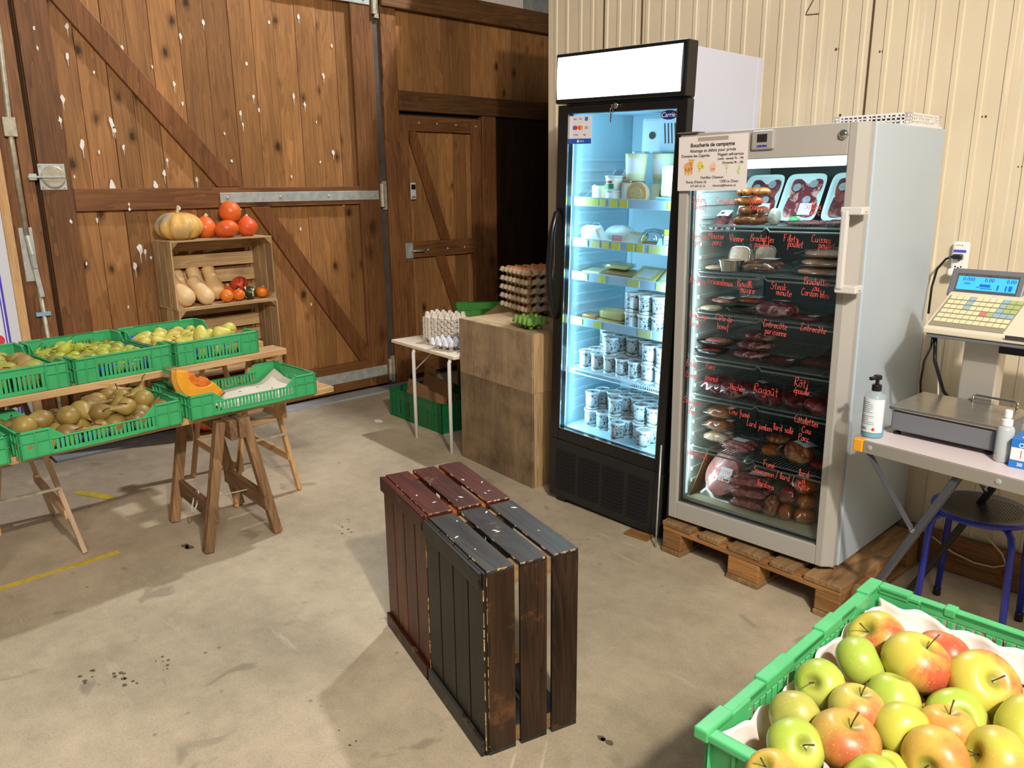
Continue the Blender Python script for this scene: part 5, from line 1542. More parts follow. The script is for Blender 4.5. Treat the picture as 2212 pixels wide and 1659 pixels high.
def blob(mb, sx, sy, sz, seed, p=.8, n=18, m=10, amp=.12, z0=0):
    r = random.Random(seed); ph = [r.uniform(0, 6.3) for _ in range(6)]
    vs = []; fs = []
    for i in range(m + 1):
        b = -PI / 2 + PI * i / m
        for k in range(n):
            a = 2 * PI * k / n
            ca, sa = math.cos(a), math.sin(a)
            f = 1 + amp * (math.sin(2 * a + ph[0]) * .5 + math.sin(3 * a + ph[1] + b) * .4 + math.sin(5 * a + 2 * b + ph[2]) * .25)
            cb = abs(math.cos(b)) ** p
            q = lambda c: math.copysign(abs(c) ** .75, c)
            vs.append((sx / 2 * q(ca) * cb * f, sy / 2 * q(sa) * cb * f, z0 + sz / 2 * (1 + math.sin(b) * (1 + amp * math.sin(3 * a + ph[3]) * .6))))
    for i in range(m):
        for k in range(n):
            fs.append((i * n + k, i * n + (k + 1) % n, (i + 1) * n + (k + 1) % n, (i + 1) * n + k))
    return mb.add(vs, fs)
t = item('cheese_bag', 'crumpled white bag with pink print on the second shelf', 'bag', .232, .20, S2)
blob(MB(), .15, .10, .088, 3).build('bag', cloth_g, t, smooth=True)
MB().box(-.01, .045, -.0535, -.050, .016, .048).build('pink_print', plain('pink_print', S(226, 150, 150), .5, 0, .4, 90), t)
def wedge_pack(label, x, y, z, rz, w, d, h, mat, tilt=.5, lab=True, group=None, film=True):
    t = item('cheese_pack', label, 'cheese', x, y, z, rz, group)
    c, s = math.cos(tilt), math.sin(tilt)
    M = Matrix(((1, 0, 0, 0), (0, c, -s, h * s), (0, s, c, 0), (0, 0, 0, 1)))
    MB().box(-w / 2, w / 2, 0, d, 0, h, M).build('cheese', mat, t, bevel=.003)
    if lab: MB().box(-w * .36, w * .30, d * .15, d * .85, h + .0005, h + .001, M).build('label', M_WLAB, t)
    if film: MB().box(-w / 2 - .006, w / 2 + .006, -.006, d + .008, -.0005, h + .004, M).build('film', M_CLEAR, t, bevel=.004)
    return t
wedge_pack('yellow cheese with white label leaning in the middle of the second shelf', .368, .10, S2, 0, .08, .07, .022, M_CHEESE, .75)
t = item('food_dome', 'clear plastic pack with brown cheese on the second shelf', 'cheese', .445, .16, S2)
MB().box(-.05, .05, -.03, .03, 0, .032).build('cheese', M_RINDB, t, bevel=.004)
MB().lathe([(.062, 0), (.060, .05), (.04, .085), (.002, .092)], 20).build('dome', M_CLEAR, t, smooth=True)
t = item('label_card', 'pale blue leaning label card at the right of the second shelf', 'card', .515, .10, S2)
MB().add([(-.02, 0, 0), (.02, 0, 0), (.026, .012, .055), (-.004, .012, .055)], [(0, 1, 2, 3)]).build('card', plain('pale_blue_card', S(176, 214, 232), .5), t, thick=.003)
t = item('cheese_pack', 'upright white pack with olive striped top on the second shelf', 'cheese', .565, .115, S2)
MB().box(-.022, .022, -.018, .018, 0, .068).build('carton', M_WLAB, t, bevel=.003)
MB().box(-.0222, .0222, -.0182, .0182, .0685, .095).build('striped_top', plain('olive_stripe', S(178, 164, 70), .5), t, bevel=.003)
print_lines(t, -.016, .014, -.0186, .012, .058, 6)

S3 = 1.1305
wedge_pack('flat cheese slice pack at the left of the third shelf', .112, .13, S3, .1, .10, .09, .026, M_CHEESE2, .12, False)
wedge_pack('long brown rinded cheese pack in the third shelf', .265, .13, S3, -.05, .17, .09, .030, M_RINDB, .15, False)
wedge_pack('second yellow cheese slice lying on the long brown pack', .225, .17, S3 + .046, -.05, .12, .07, .014, M_CHEESE, .1, False)
wedge_pack('yellow cheese block with white label leaning on the third shelf', .435, .11, S3, -.08, .125, .085, .028, M_CHEESE, .55)
wedge_pack('pale yellow cheese block at the right end of the third shelf', .560, .10, S3, -.1, .09, .12, .028, M_CHEESE2, .7)
S4 = .9155
wedge_pack('small orange cheese on pale card at the left of the pot shelf', .120, .12, S4 + .012, .1, .08, .06, .022, plain('orange_cheese', S(206, 140, 74), .5, 0, .2, 20), .05, False)
wedge_pack('pale cheese slice under the orange one on the pot shelf', .122, .115, S4, .1, .095, .075, .011, M_CHEESE2, 0, False)
wedge_pack('upper yellow cheese slab of the pair on the pot shelf', .243, .13, S4 + .030, -.05, .125, .08, .034, M_CHEESE, .1, False)
wedge_pack('lower yellow cheese slab of the pair on the pot shelf', .243, .115, S4, -.05, .125, .08, .026, plain('golden_cheese', S(226, 180, 96), .5, 0, .1, 14), 0, False)
t = item('meat_bag', 'rosy bag of sliced meat between the cheese slabs and pots', 'bag', .322, .22, S4)
blob(MB(), .065, .14, .105, 9).build('bag', plain('rosy_meat_bag', S(196, 140, 128), .3, 0, .3, 40), t, smooth=True)

# ------------------------------------------------------------------ grey meat fridge on its pallet
LO = (-1.8581, 2.6339, 0); LR = (0, -.0113, .0147)
pal = thing('pallet', 'worn wooden pallet under the grey meat fridge', 'pallet', (-1.8718, 2.6091, 0), -.0264)
bw = [.145, .100, .145, .100, .145]; gap = (.8 - sum(bw)) / 4; x = 0; PD = .685
xs = []
for w in bw:
    MB().box(x, x + w, 0, PD, .122, .144).build('deck_board', M_PALLET, pal, bevel=.004); xs.append((x, x + w)); x += w + gap
for y0 in (.004, .30, PD - .10): MB().box(.002, .798, y0, y0 + .095, .100, .1215).build('cross_board', M_PALLETX, pal, bevel=.003)
for (x0, x1) in ((.0, .100), (.3275, .4725), (.700, .80)):
    for y0 in (.004, .30, PD - .10): MB().box(x0 + .002, x1 - .002, y0 + .001, y0 + .094, .0225, .0995).build('block', M_PALLETX, pal, bevel=.004)
    MB().box(x0, x1, 0, PD, .0, .022).build('bottom_board', M_PALLET, pal, bevel=.004)
text('stamp', 'DERO', .026, plain('burnt_stamp', S(70, 40, 22), .8), pal, (.7998, .055, .062), (PI / 2, 0, PI / 2), depth=.0004)

LA = thing('meat_fridge', 'grey glass door fridge of packed meat with red handwriting, standing on a pallet', 'fridge', LO, rot=LR)
M_GREYB = plain('warm_grey_enamel', S(172, 167, 159), .38, 0, .03, 4)
M_GREYS = plain('light_grey_enamel', S(180, 194, 206), .34, 0, .03, 3)
M_LLINER = plain('white_fridge_liner', S(206, 214, 208), .45)
M_DARKB = plain('shaded_back_liner', S(52, 56, 50), .5)  # shade at the back of the cabinet put into the panel colour
LWd = .722; B0, B1 = .156, 1.735
MB().box(LWd - .040, LWd, .058, .68, B0, B1).box(.0, .036, .058, .68, B0, B1).box(.0365, LWd - .0405, .64, .68, B0, B1).box(.0365, LWd - .0405, .058, .639, B1 - .07, B1).box(.0365, LWd - .0405, .058, .639, B0, .235).build('cabinet', M_GREYS, LA, bevel=.004)
mb = MB().box(.0362, .041, .06, .6385, .236, B1 - .071).box(LWd - .0455, LWd - .0408, .06, .6385, .236, B1 - .071)
for k in range(25):
    z = .30 + k * .053
    mb.box(.041, .048, .10, .60, z, z + .014).box(LWd - .052, LWd - .0455, .10, .60, z, z + .014)
mb.build('liner', M_LLINER, LA, bevel=.001)
MB().box(.042, LWd - .046, .630, .6395, .236, B1 - .071).build('back_panel', M_DARKB, LA)
MB().box(.042, LWd - .046, .061, .6295, .2355, .246).build('liner_floor', plain('cream_floor', S(228, 224, 190), .5), LA)
# door: frame with a bevelled right edge
mb = MB()
prof = [(.656, .0), (.682, .0), (.716, .028), (.716, .056), (.656, .056)]
mb.prism(prof, B0 + .004, B1)
mb.box(0, .0405, 0, .056, B0 + .004, B1).box(.0406, .6558, 0, .056, 1.632, B1).box(.0406, .6558, 0, .056, B0 + .004, .236)
ld = mb.build('door_frame', M_GREYB, LA, bevel=.003)
gp = MB().box(.039, .658, .014, .018, .234, 1.634).build('glass', M_PANE, ld)
MB().box(.0408, .6555, .030, .040, .2362, .2420).box(.0408, .0445, .030, .040, .243, 1.63).build('black_gasket', M_INK, ld)
hd = MB().box(.676, .700, -.060, -.038, 1.196, 1.455)
hd = hd.build('handle', plain('pale_grey_handle', S(206, 202, 196), .35), ld, bevel=.006)
MB().box(.672, .745, -.055, .0, 1.440, 1.466).box(.672, .745, -.055, .0, 1.184, 1.210).build('handle_bracket', plain('pale_grey_bracket', S(212, 208, 202), .35), hd, bevel=.004)
mb = MB()
for z in (1.453, 1.197): bolt(mb, .745, -.028, z, .005)
mb.build('bracket_screw', M_STEEL, hd)
MB().lathe([(.016, 0), (.016, .006), (.010, .012), (.001, .012)], 18, Matrix.Translation((.639, 0, 1.697)) @ Matrix.Rotation(PI / 2, 4, 'X')).build('lock', M_CHROME, ld, smooth=True)
dp = MB().box(.309, .396, -.012, .0, 1.662, 1.728).build('thermometer_panel', plain('silver_panel', S(182, 178, 172), .35, .3), ld, bevel=.006)
MB().box(.333, .371, -.0132, -.0119, 1.688, 1.715).build('display_window', plain('dark_window', S(42, 38, 34), .2), dp)
text('panel_lettering', 'LIEBHERR', .0095, plain('blue_lettering', S(30, 40, 150), .5), dp, (.352, -.0124, 1.674), depth=.0003, bold=.0004)
MB().box(-.008, .085, -.012, .04, B1 + .0005, B1 + .006).build('hinge_plate', plain('grey_hinge', S(128, 124, 116), .4, .4), LA, bevel=.002)
MB().box(.004, .03, .03, .05, .1455, .1558).box(.68, .71, .05, .075, .1455, .1558).box(.03, .06, .6, .63, .1455, .1558).box(.66, .69, .6, .63, .1455, .1558).build('foot', M_CHROME, LA)
MB().box(.10, .62, .062, .085, 1.600, 1.640).build('light_strip', plain('lit_strip', S(255, 255, 255), .4, emit=(.66, .92, 1, 1), estr=1.8), LA, bevel=.004)
lmp = lamp('fridge_light', 'AREA', (.36, .080, 1.592), 2.0, (.58, .88, 1.0), .5, None, .02); lmp.parent = LA; lmp.rotation_euler = Vector((0, .5, -1)).to_track_quat('-Z', 'Y').to_euler()
MB().box(.0415, .047, .062, .070, .26, 1.58).build('side_light_strip', plain('dim_lit_strip', S(240, 250, 250), .4, emit=(.7, .95, 1, 1), estr=.7), LA)
lmp = lamp('fridge_light', 'AREA', (.053, .062, .92), 1.5, (.75, .95, 1.0), .01, None, 1.2); lmp.parent = LA; lmp.rotation_euler = Vector((.5, .6, 0)).to_track_quat('-Z', 'Y').to_euler()
mb = MB()
for k in range(9): mb.box(.50 + k * .018, .508 + k * .018, .628, .6305, 1.50, 1.60)
mb.build('air_slots', M_INK, LA)
LSZ = [1.394, 1.214, 1.050, .868, .708, .482]
M_GWIRE = plain('grey_coated_wire', S(120, 128, 124), .4)
for k, z in enumerate(LSZ):
    sf = wire_shelf(LA, .050, LWd - .056, .075, .60, z - .0035, M_GWIRE, 44, .0019)
    mb = MB()
    mb.tube([(.048, .07, z - .004), (.07, .066, z - .022), (.33, .066, z - .022), (.345, .068, z - .008), (.36, .066, z - .022), (LWd - .08, .066, z - .022), (LWd - .054, .07, z - .004)], .0038, 8)
    mb.build('front_rod', plain('zinc_rod', S(150, 156, 150), .35, .5), sf, smooth=True)
# red handwriting on the pane
M_MARK = plain('red_marker', S(240, 92, 80), .5, emit=None)
for (w, x, z) in WORDS:
    st, wd = strokes(w)
    if not st: continue
    k = {'Ragoût': .00155, 'Rôti': .0014, 'Entrecôte': .00115, 'Steak': .0012}.get(w, .00102)
    if len(w) > 8: k *= .92
    kz = {'Ragoût': .0017, 'Rôti': .0017}.get(w, .00128)
    mb = MB()
    for s in st:
        pts = smooth(s, 3)
        P = [(x + (p[0] - wd / 2) * k + p[1] * k * .08, .0120, z + (p[1] - 6) * kz - (p[0] - wd / 2) * k * .05) for p in pts]
        mb.tube(P, .00088, 5)
    mb.build('handwritten_word', M_MARK, gp)
# paper notice
nt_ = thing('paper_notice', 'white printed butcher notice in a plastic sleeve taped to the grey fridge door', 'notice', tuple(Matrix.Translation(LO) @ Euler(LR).to_matrix().to_4x4() @ Vector((.004, -.0125, 1.524))), rot=LR)
MB().grid(lambda u, v: (u * .296, .004 * math.sin(v * 3) * .2 - .0012, v * .199), 10, 8).build('sheet', plain('notice_paper', S(228, 218, 214), .5), nt_, thick=.001)
M_TXT = plain('notice_ink', S(66, 58, 54), .8)
def ntext(s, x, z, size, al='CENTER', bold=0.0, sx=1.0): text('printed_text', s, size, M_TXT, nt_, (x, -.0024, z), align=al, depth=.0002, bold=bold, sx=sx)
ntext('Boucherie de campagne', .148, .166, .0196, bold=.0004)
ntext('Abattage et d\u00e9bits pour priv\u00e9s', .150, .146, .0160)
ntext('Domaine des Cageoles', .014, .128, .0142, 'LEFT', sx=.95)
ntext('Magasin self-service', .280, .129, .0142, 'RIGHT', sx=.95)
ntext('Lundi - samedi 7h - 19h', .281, .114, .0118, 'RIGHT', sx=.95)
ntext('Dimanche 9h - 18h', .281, .099, .0118, 'RIGHT', sx=.95)
ntext('Familles Chanson', .152, .048, .0140)
ntext("Route d'Ittens 26", .084, .032, .0136, sx=.95)
ntext('1308 La Chaux', .225, .033, .0136, sx=.95)
ntext('079 604 26 16', .092, .017, .0118, sx=.95)
ntext('chansonj@bluewin.ch', .205, .018, .0118, sx=.95)
def drawing(nm, mat, shapes):
    mb = MB()
    for (cx, cz, rx, rz_) in shapes: ellipse(mb, cx, cz, rx, rz_, -.0018, 14, .0006)
    mb.build(nm, mat, nt_)
drawing('cow_drawing', plain('cow_print', S(226, 164, 96), .6), [(.047, .088, .020, .018), (.060, .104, .010, .012), (.036, .072, .005, .014), (.049, .072, .005, .015), (.062, .074, .005, .015), (.052, .115, .006, .002), (.069, .114, .006, .002)])
drawing('sheep_drawing', plain('yellow_print', S(222, 206, 82), .6), [(.100, .093, .012, .015), (.112, .088, .007, .006), (.098, .076, .003, .007)])
drawing('pig_drawing', plain('pink_print_b', S(236, 190, 160), .6), [(.155, .086, .014, .012), (.155, .075, .012, .006), (.160, .098, .004, .006)])
drawing('hen_drawing', plain('pale_green_print', S(208, 214, 150), .6), [(.214, .086, .006, .009), (.208, .095, .005, .004), (.215, .072, .002, .008)])
drawing('rabbit_drawing', plain('pale_lime_print', S(196, 214, 144), .6), [(.264, .068, .006, .011), (.266, .084, .003, .010)])
MB().box(.085, .215, -.0022, -.0016, .180, .194).build('tape', glassy('tape_film', (.97, .95, .90, 1), .3, 1.4, .05, .4), nt_)

# ---- packed meat
ML = Matrix.Translation(LO) @ Euler(LR).to_matrix().to_4x4()
MLR = Euler(LR)
M_FILM2 = glassy('vacuum_film', (.985, .985, .985, 1), .14, 1.45, .03, .4)
def meat_mat(name, c1, c2, rough=.25, sc=26, lo=.45, hi=.62):
    m, nt, N, Lk, p = _nt(name); p.inputs['Roughness'].default_value = rough
    tc = N.new('ShaderNodeTexCoord').outputs['Object']
    Lk.new(_ramp(nt, _noise(nt, tc, sc, 4, .6, .8), [(lo, c1), (hi, c2)]), p.inputs['Base Color'])
    _bump(nt, p, _noise(nt, tc, 40, 3), .3, .004)
    return m
MEAT = {'beef': meat_mat('dark_beef', S(104, 26, 40), S(150, 62, 66)), 'marb': meat_mat('marbled_beef', S(128, 40, 52), S(224, 176, 160), lo=.52), 'mince': meat_mat('minced_meat', S(176, 96, 88), S(216, 160, 140), sc=90), 'saus': meat_mat('brown_sausage', S(128, 72, 32), S(168, 106, 54), sc=12),
        'chick': meat_mat('chicken', S(236, 186, 150), S(244, 208, 180), sc=14), 'ham': meat_mat('cooked_ham', S(216, 142, 136), S(230, 176, 166), sc=12), 'bacon': meat_mat('smoked_bacon', S(150, 70, 40), S(224, 170, 110), sc=22), 'pale': meat_mat('pale_terrine', S(206, 170, 140), S(226, 200, 176), sc=24),
        'smoke': meat_mat('smoked_orange', S(196, 104, 34), S(214, 140, 60), sc=16), 'pink': meat_mat('pink_sausage', S(186, 106, 100), S(222, 160, 150), sc=60), 'dark': meat_mat('dried_meat', S(92, 34, 34), S(150, 72, 64)), 'red': meat_mat('red_steak', S(142, 40, 34), S(186, 86, 66))}
M_BLKTRAY = plain('black_tray', S(24, 24, 25), .35)
GPK = 'packed meat in the grey fridge'
def lpos(x, y, z): return ML @ Vector((x, y, z))
def litem(name, label, cat, x, y, z, rz=0.0, rx=0.0, ry=0.0, group=GPK):
    t = thing(name, label, cat, lpos(x, y, z), 0, group)
    t.rotation_euler = (MLR.to_matrix() @ Matrix.Rotation(rz, 3, 'Z') @ Matrix.Rotation(rx, 3, 'X') @ Matrix.Rotation(ry, 3, 'Y')).to_euler()
    return t
def film_bag(mb, sx, sy, sz, seed):
    r = random.Random(seed); ph = [r.uniform(0, 6) for _ in range(4)]
    def mk(s):
        def f(u, v):
            e = max(0, 1 - abs(2 * u - 1) ** 3) * max(0, 1 - abs(2 * v - 1) ** 3)
            w = .0035 * math.sin(u * 21 + ph[0]) * math.sin(v * 17 + ph[1])
            return ((u - .5) * sx * (1 + .03 * math.sin(v * 9 + ph[2])), (v - .5) * sy * (1 + .03 * math.sin(u * 9 + ph[3])), sz * .45 + s * (sz * .58 * e ** .6 + w * (1 if e > .02 else .2)) if s > 0 else max(.0005, sz * .45 - sz * .45 * e ** .5))
        return f
    mb.grid(mk(1), 14, 12); mb.grid(mk(-1), 14, 12)
    return mb
def pack(label, x, y, z, sx, sy, sz, meat, rz=0.0, lab=None, tray=None, rx=0.0, ry=0.0, seed=None, film=True, name='meat_pack', amp=.12):
    seed = seed or int(x * 1000 + z * 77)
    t = litem(name, label, 'packed meat', x, y, z, rz, rx, ry)
    z0 = 0
    if tray:
        MB().grid(lambda u, v: ((u - .5) * sx * 1.22, (v - .5) * sy * 1.22, .001 + .022 * max(abs(u - .5), abs(v - .5)) ** 6 * 64), 12, 12).build('tray', tray, t, smooth=True, thick=.002); z0 = .003
    blob(MB(), sx, sy, sz, seed, .7, 20, 10, amp, z0 + .0008).build('meat', MEAT[meat], t, smooth=True)
    if film: film_bag(MB(), sx * 1.25, sy * 1.25, sz * 1.05, seed).build('film', M_FILM2, t, smooth=True, loc=(0, 0, z0))
    if lab:
        lx, ly, w, h = lab
        MB().grid(lambda u, v: (lx + (u - .5) * w, ly + (v - .5) * h, z0 + sz * 1.08 + .0015 - .3 * (abs(lx + (u - .5) * w) / sx) ** 2 * sz - .3 * (abs(ly + (v - .5) * h) / sy) ** 2 * sz), 4, 4).build('label', M_WLAB, t, thick=.0006)
        MB().box(lx - w * .3, lx - w * .02, ly - h * .18, ly + h * .05, z0 + sz * 1.08 + .0012, z0 + sz * 1.08 + .0026).build('barcode', M_INK, t)
    return t
Z1, Z2, Z3, Z4, Z5, Z6 = [z - .0012 for z in LSZ]; ZF = .2465
def rsq(u, v, w, h, z, y0=0.0):
    a, b = 2 * u - 1, 2 * v - 1
    m = max(abs(a), abs(b))
    k = 1.0 if m < 1e-6 else m / ((abs(a) ** 7 + abs(b) ** 7) ** (1 / 7))
    return (a * k * w / 2, y0 + h / 2 + b * k * h / 2, z)
M_STICK = plain('grey_round_sticker', S(168, 174, 178), .5, 0, .25, 90)
# top shelf
pack('dark salami pack leaning at the far left of the top meat shelf', .100, .17, Z1, .060, .13, .030, 'dark', .1, (0, .03, .05, .05), rx=.45)
pack('dark salami pack leaning second from the left of the top meat shelf', .172, .17, Z1, .055, .13, .030, 'dark', -.1, None, rx=.40)
def sausage(mb, p, L, r, az, bend=.01, dz=0):
    pts = []
    for k in range(9):
        u = k / 8 - .5
        pts.append((p[0] + math.cos(az) * u * L - math.sin(az) * bend * math.cos(u * PI), p[1] + math.sin(az) * u * L + math.cos(az) * bend * math.cos(u * PI), p[2] + dz * u))
    mb.tube(pts, [r * q for q in (.35, .78, .95, 1, 1, 1, .95, .78, .35)], 12)
k = 0
for lay, (n, z) in enumerate(((2, 0), (2, .036), (2, .071), (2, .106))):
    for i in range(n):
        t = litem('cervelas_pack', 'pack of brown cervelas sausages, %s layer, %s one of the pile' % (('lowest', 'second', 'third', 'topmost')[lay], ('left', 'right')[i]), 'sausages', .222 + i * .060 + (lay % 2) * .012 - .006, .135 + .01 * (lay % 2), Z1 + z, .2 + lay * .35, group='cervelas sausage pile')
        mb = MB(); sausage(mb, (0, 0, .0175), .085, .0165, .3 + i); mb.build('sausage', MEAT['saus'], t, smooth=True)
        mb = MB(); sausage(mb, (.004, .034, .0175), .080, .0160, .2 + i); mb.build('sausage', MEAT['saus'], t, smooth=True)
t = litem('netted_salami', 'grey netted salami standing by the cervelas pile', 'salami', .340, .13, Z1, 0)
blob(MB(), .045, .05, .062, 5, .6).build('salami', plain('grey_casing', S(176, 172, 160), .3, 0, .4, 90), t, smooth=True)
for k, (x, m, lab) in enumerate(((.165, 'dark', 'white tray of dark dried meat behind the notice on the top shelf'), (.335, 'marb', 'white tray of sliced dried ham in the middle, leaning at the back'), (.515, 'dark', 'white tray of dark red dried meat at the right, leaning at the back'))):
    t = litem('meat_tray', lab, 'meat tray', x, .30 + .01 * k, Z1, 0, 1.05, group='leaning trays of dried meat')
    MB().grid(lambda u, v: rsq(u, v, .165, .205, .022 * max(abs(u - .5), abs(v - .5)) ** 5 * 32), 16, 16).build('tray', plain('white_tray', S(220, 236, 232), .4), t, smooth=True, thick=.002)
    MB().grid(lambda u, v: rsq(u, v, .136, .172, .006 + .005 * math.sin(u * 9) * math.sin(v * 8), .016), 14, 14).build('slices', MEAT[m], t, smooth=True, thick=.004)
    for (sx_, sy_) in ((-.035, .15), (.03, .165), (.02, .095)): MB().lathe([(.017, .0135), (.017, .0141), (.0005, .0141)], 18, Matrix.Translation((sx_, sy_, 0))).build('round_sticker', M_STICK, t)
    MB().box(.0, .052, .03, .08, .014, .0146).build('label', M_WLAB, t)
    MB().grid(lambda u, v: rsq(u, v, .158, .197, .019 + .002 * math.sin(u * 8) * math.sin(v * 6)), 8, 8).build('film', M_FILM2, t, smooth=True)
pack('flat bag of red dried meat at the front right of the top shelf', .470, .135, Z1, .15, .10, .018, 'dark', .1, None)
pack('flat pale blue bag at the right end of the top meat shelf', .585, .145, Z1, .08, .10, .022, 'dark', -.1, (0, 0, .06, .04))
t = litem('green_packet', 'little green packet between the salami and the flat bags', 'packet', .385, .20, Z1); blob(MB(), .04, .04, .03, 8).build('packet', plain('green_foil', S(60, 190, 100), .3), t, smooth=True)
t = litem('fork_bundle', 'white plastic forks in a beige cup at the right of the top shelf', 'forks', .632, .22, Z1)
MB().lathe([(.020, 0), (.024, .05)], 14).build('cup', plain('beige_cup', S(206, 190, 150), .5), t)
mb = MB()
for k in range(5): mb.bar((-.014 + k * .007, 0, .03), (-.018 + k * .009, .004, .105), .004, .002)
mb.build('tines', M_WLAB, t)
# second shelf
pack('flat pale sausage pack at the far left of the second meat shelf', .098, .14, Z2, .085, .10, .018, 'pale', .1)
def tin(label, x, y, z, rx=0, ry=0, rz=0):
    t = litem('foil_tin', label, 'terrine', x, y, z, rz, rx, ry, group='terrine tins')
    mb = MB(); n = 40
    ring_ = lambda w, d, zz, rip: [(w * math.copysign(abs(math.cos(2 * PI * k / n)) ** .6, math.cos(2 * PI * k / n)) * (1 + rip * (k % 2)), d * math.copysign(abs(math.sin(2 * PI * k / n)) ** .6, math.sin(2 * PI * k / n)) * (1 + rip * (k % 2)), zz) for k in range(n)]
    vs = ring_(.036, .028, 0, .02) + ring_(.044, .036, .042, .02) + ring_(.048, .040, .043, 0) + ring_(.048, .040, .045, 0)
    fs = [tuple(range(n - 1, -1, -1))] + [(i * n + k, i * n + (k + 1) % n, (i + 1) * n + (k + 1) % n, (i + 1) * n + k) for i in range(3) for k in range(n)]
    mb.add(vs, fs); mb.build('tin', plain('aluminium_foil', S(200, 198, 190), .3, .9), t)
    mb = MB(); mb.prism([(p[0] * .95, p[1] * .95) for p in ring_(.044, .036, 0, 0)], .036, .0435); mb.build('terrine', MEAT['pale'], t)
    return t
tin('silver foil terrine tin at the front of the second meat shelf', .180, .115, Z2)
tin('foil terrine tin standing on its edge behind the front tin', .165, .235, Z2 + .044, 1.35)
tin('second foil tin standing on its edge at the back', .225, .330, Z2 + .044, 1.35)
t = litem('sausage_pack', 'pack of orange brown vienna sausages on the second shelf', 'sausages', .312, .15, Z2, -.1)
for k in range(4):
    mb = MB(); sausage(mb, (-.02, -.035 + k * .022, .020 + .012 * (k % 2)), .14, .0135, .1); mb.build('sausage', MEAT['saus'], t, smooth=True)
film_bag(MB(), .17, .13, .05, 4).build('film', M_FILM2, t, smooth=True)
MB().box(-.02, .04, -.02, .03, .0535, .0542).build('label', M_WLAB, t)
for k, lab in enumerate(('lowest chicken pack of three at the right of the second shelf', 'middle chicken pack of three at the right of the second shelf', 'topmost chicken pack of three at the right of the second shelf')):
    pack(lab, .535 + .006 * k, .165, Z2 + k * .034, .175, .12, .030, 'chick', .05 * k, (.01, .03, .06, .04) if k == 2 else None, seed=k + 3)
# third shelf
pack('flat pale minced pack at the front left of the third shelf', .095, .12, Z3, .09, .075, .020, 'pale', .1)
pack('minced meat pack with large white label at the left of third shelf', .118, .19, Z3 + .024, .11, .09, .022, 'mince', -.15, (.01, 0, .07, .05))
pack('black tray pack under the labelled red meat on the third shelf', .235, .14, Z3, .10, .07, .014, 'dark', 0, None, M_BLKTRAY)
pack('red meat pack with white label second on the third shelf', .230, .20, Z3 + .032, .12, .09, .024, 'red', .1, (.0, 0, .08, .05))
pack('large purple marbled beef pack in the middle of the third shelf', .368, .14, Z3, .155, .12, .055, 'marb', -.1, (.0, .03, .06, .03))
pack('flat red beef slice pack right of the large purple pack', .497, .13, Z3, .115, .09, .018, 'beef', -.15, (.03, .0, .03, .04))
pack('dark flat pack at the right end of the third shelf', .600, .18, Z3, .085, .13, .024, 'dark', .1)
# fourth shelf
pack('steak with string in a black tray, lower one at far left of fourth shelf', .100, .13, Z4, .095, .07, .020, 'red', .05, None, M_BLKTRAY)
pack('hamburger pack in black tray, upper one at far left of fourth shelf', .112, .16, Z4 + .034, .12, .09, .028, 'mince', .08, None, M_BLKTRAY)
for k, lab in enumerate(('lowest rib of beef pack of the stack of three', 'middle rib of beef pack of the stack of three', 'topmost rib of beef pack of the stack of three')):
    pack(lab, .260 + .008 * k, .165 + .02 * k, Z4 + k * .036, .135, .12, .032, 'marb', .1 * k - .1, (.01, 0, .045, .03) if k == 1 else None, seed=k + 31)
pack('red entrecote steak in a flat black tray, middle of fourth shelf', .405, .13, Z4, .115, .07, .020, 'red', -.05, (.04, 0, .02, .03), M_BLKTRAY)
pack('red steak in a tall black wrapper at the right of fourth shelf', .535, .18, Z4, .12, .10, .022, 'red', .05, None, M_BLKTRAY)
t = litem('black_wrapper', 'black folded wrapper standing behind the right steak', 'wrapper', .55, .26, Z4); MB().add([(-.08, 0, 0), (.08, 0, 0), (.07, .03, .07), (.0, .03, .10), (-.05, .02, .03)], [(0, 1, 2, 3, 4)]).build('sheet', M_BLKTRAY, t, thick=.002)
# fifth shelf
for k, (x, y_, sx_, m, lab, l2) in enumerate(((.120, .17, .12, 'beef', 'purple sliced beef pack at the far left of the fifth shelf', None), (.205, .15, .11, 'marb', 'pale marbled pork pack second on the fifth shelf', None), (.278, .19, .11, 'beef', 'dark minced pack third on the fifth shelf', (.0, .02, .03, .03)), (.360, .155, .12, 'beef', 'deep purple stew meat pack in the middle of the fifth shelf', None), (.455, .17, .12, 'beef', 'dark roast beef pack fourth along the fifth shelf', (.04, .04, .05, .05)), (.570, .15, .13, 'red', 'red shoulder roast pack at the right end of the fifth shelf', None))):
    pack(lab, x, y_, Z5, sx_, .15, .056 - .008 * (k > 3), m, -.35 + .05 * k, l2, ry=.18, seed=k + 60)
# sixth shelf
for k, lab in enumerate(('lower orange smoked sausage pack at far left of the sixth shelf', 'middle orange smoked sausage pack at far left of the sixth shelf', 'upper orange smoked sausage pack at far left of the sixth shelf')):
    t = litem('sausage_pack', lab, 'sausages', .128 + .004 * k, .17, Z6 + .006 + k * .055, .05)
    for j in range(2):
        mb = MB(); sausage(mb, (0, -.025 + .042 * j, .022), .11, .020, .1); mb.build('sausage', MEAT['saus' if k else 'pale'], t, smooth=True)
    film_bag(MB(), .15, .12, .048, 9 + k).build('film', M_FILM2, t, smooth=True)
    MB().box(.035, .062, -.02, .01, .0475, .0482).build('label', M_WLAB, t)
t = litem('sausage_pack', 'pink sausage pack with white label second on the sixth shelf', 'sausages', .248, .14, Z6, -.1)
for k in range(4):
    mb = MB(); sausage(mb, (0, -.033 + k * .022, .014 + .012 * (k % 2)), .11, .0125, .05); mb.build('sausage', MEAT['pink'], t, smooth=True)
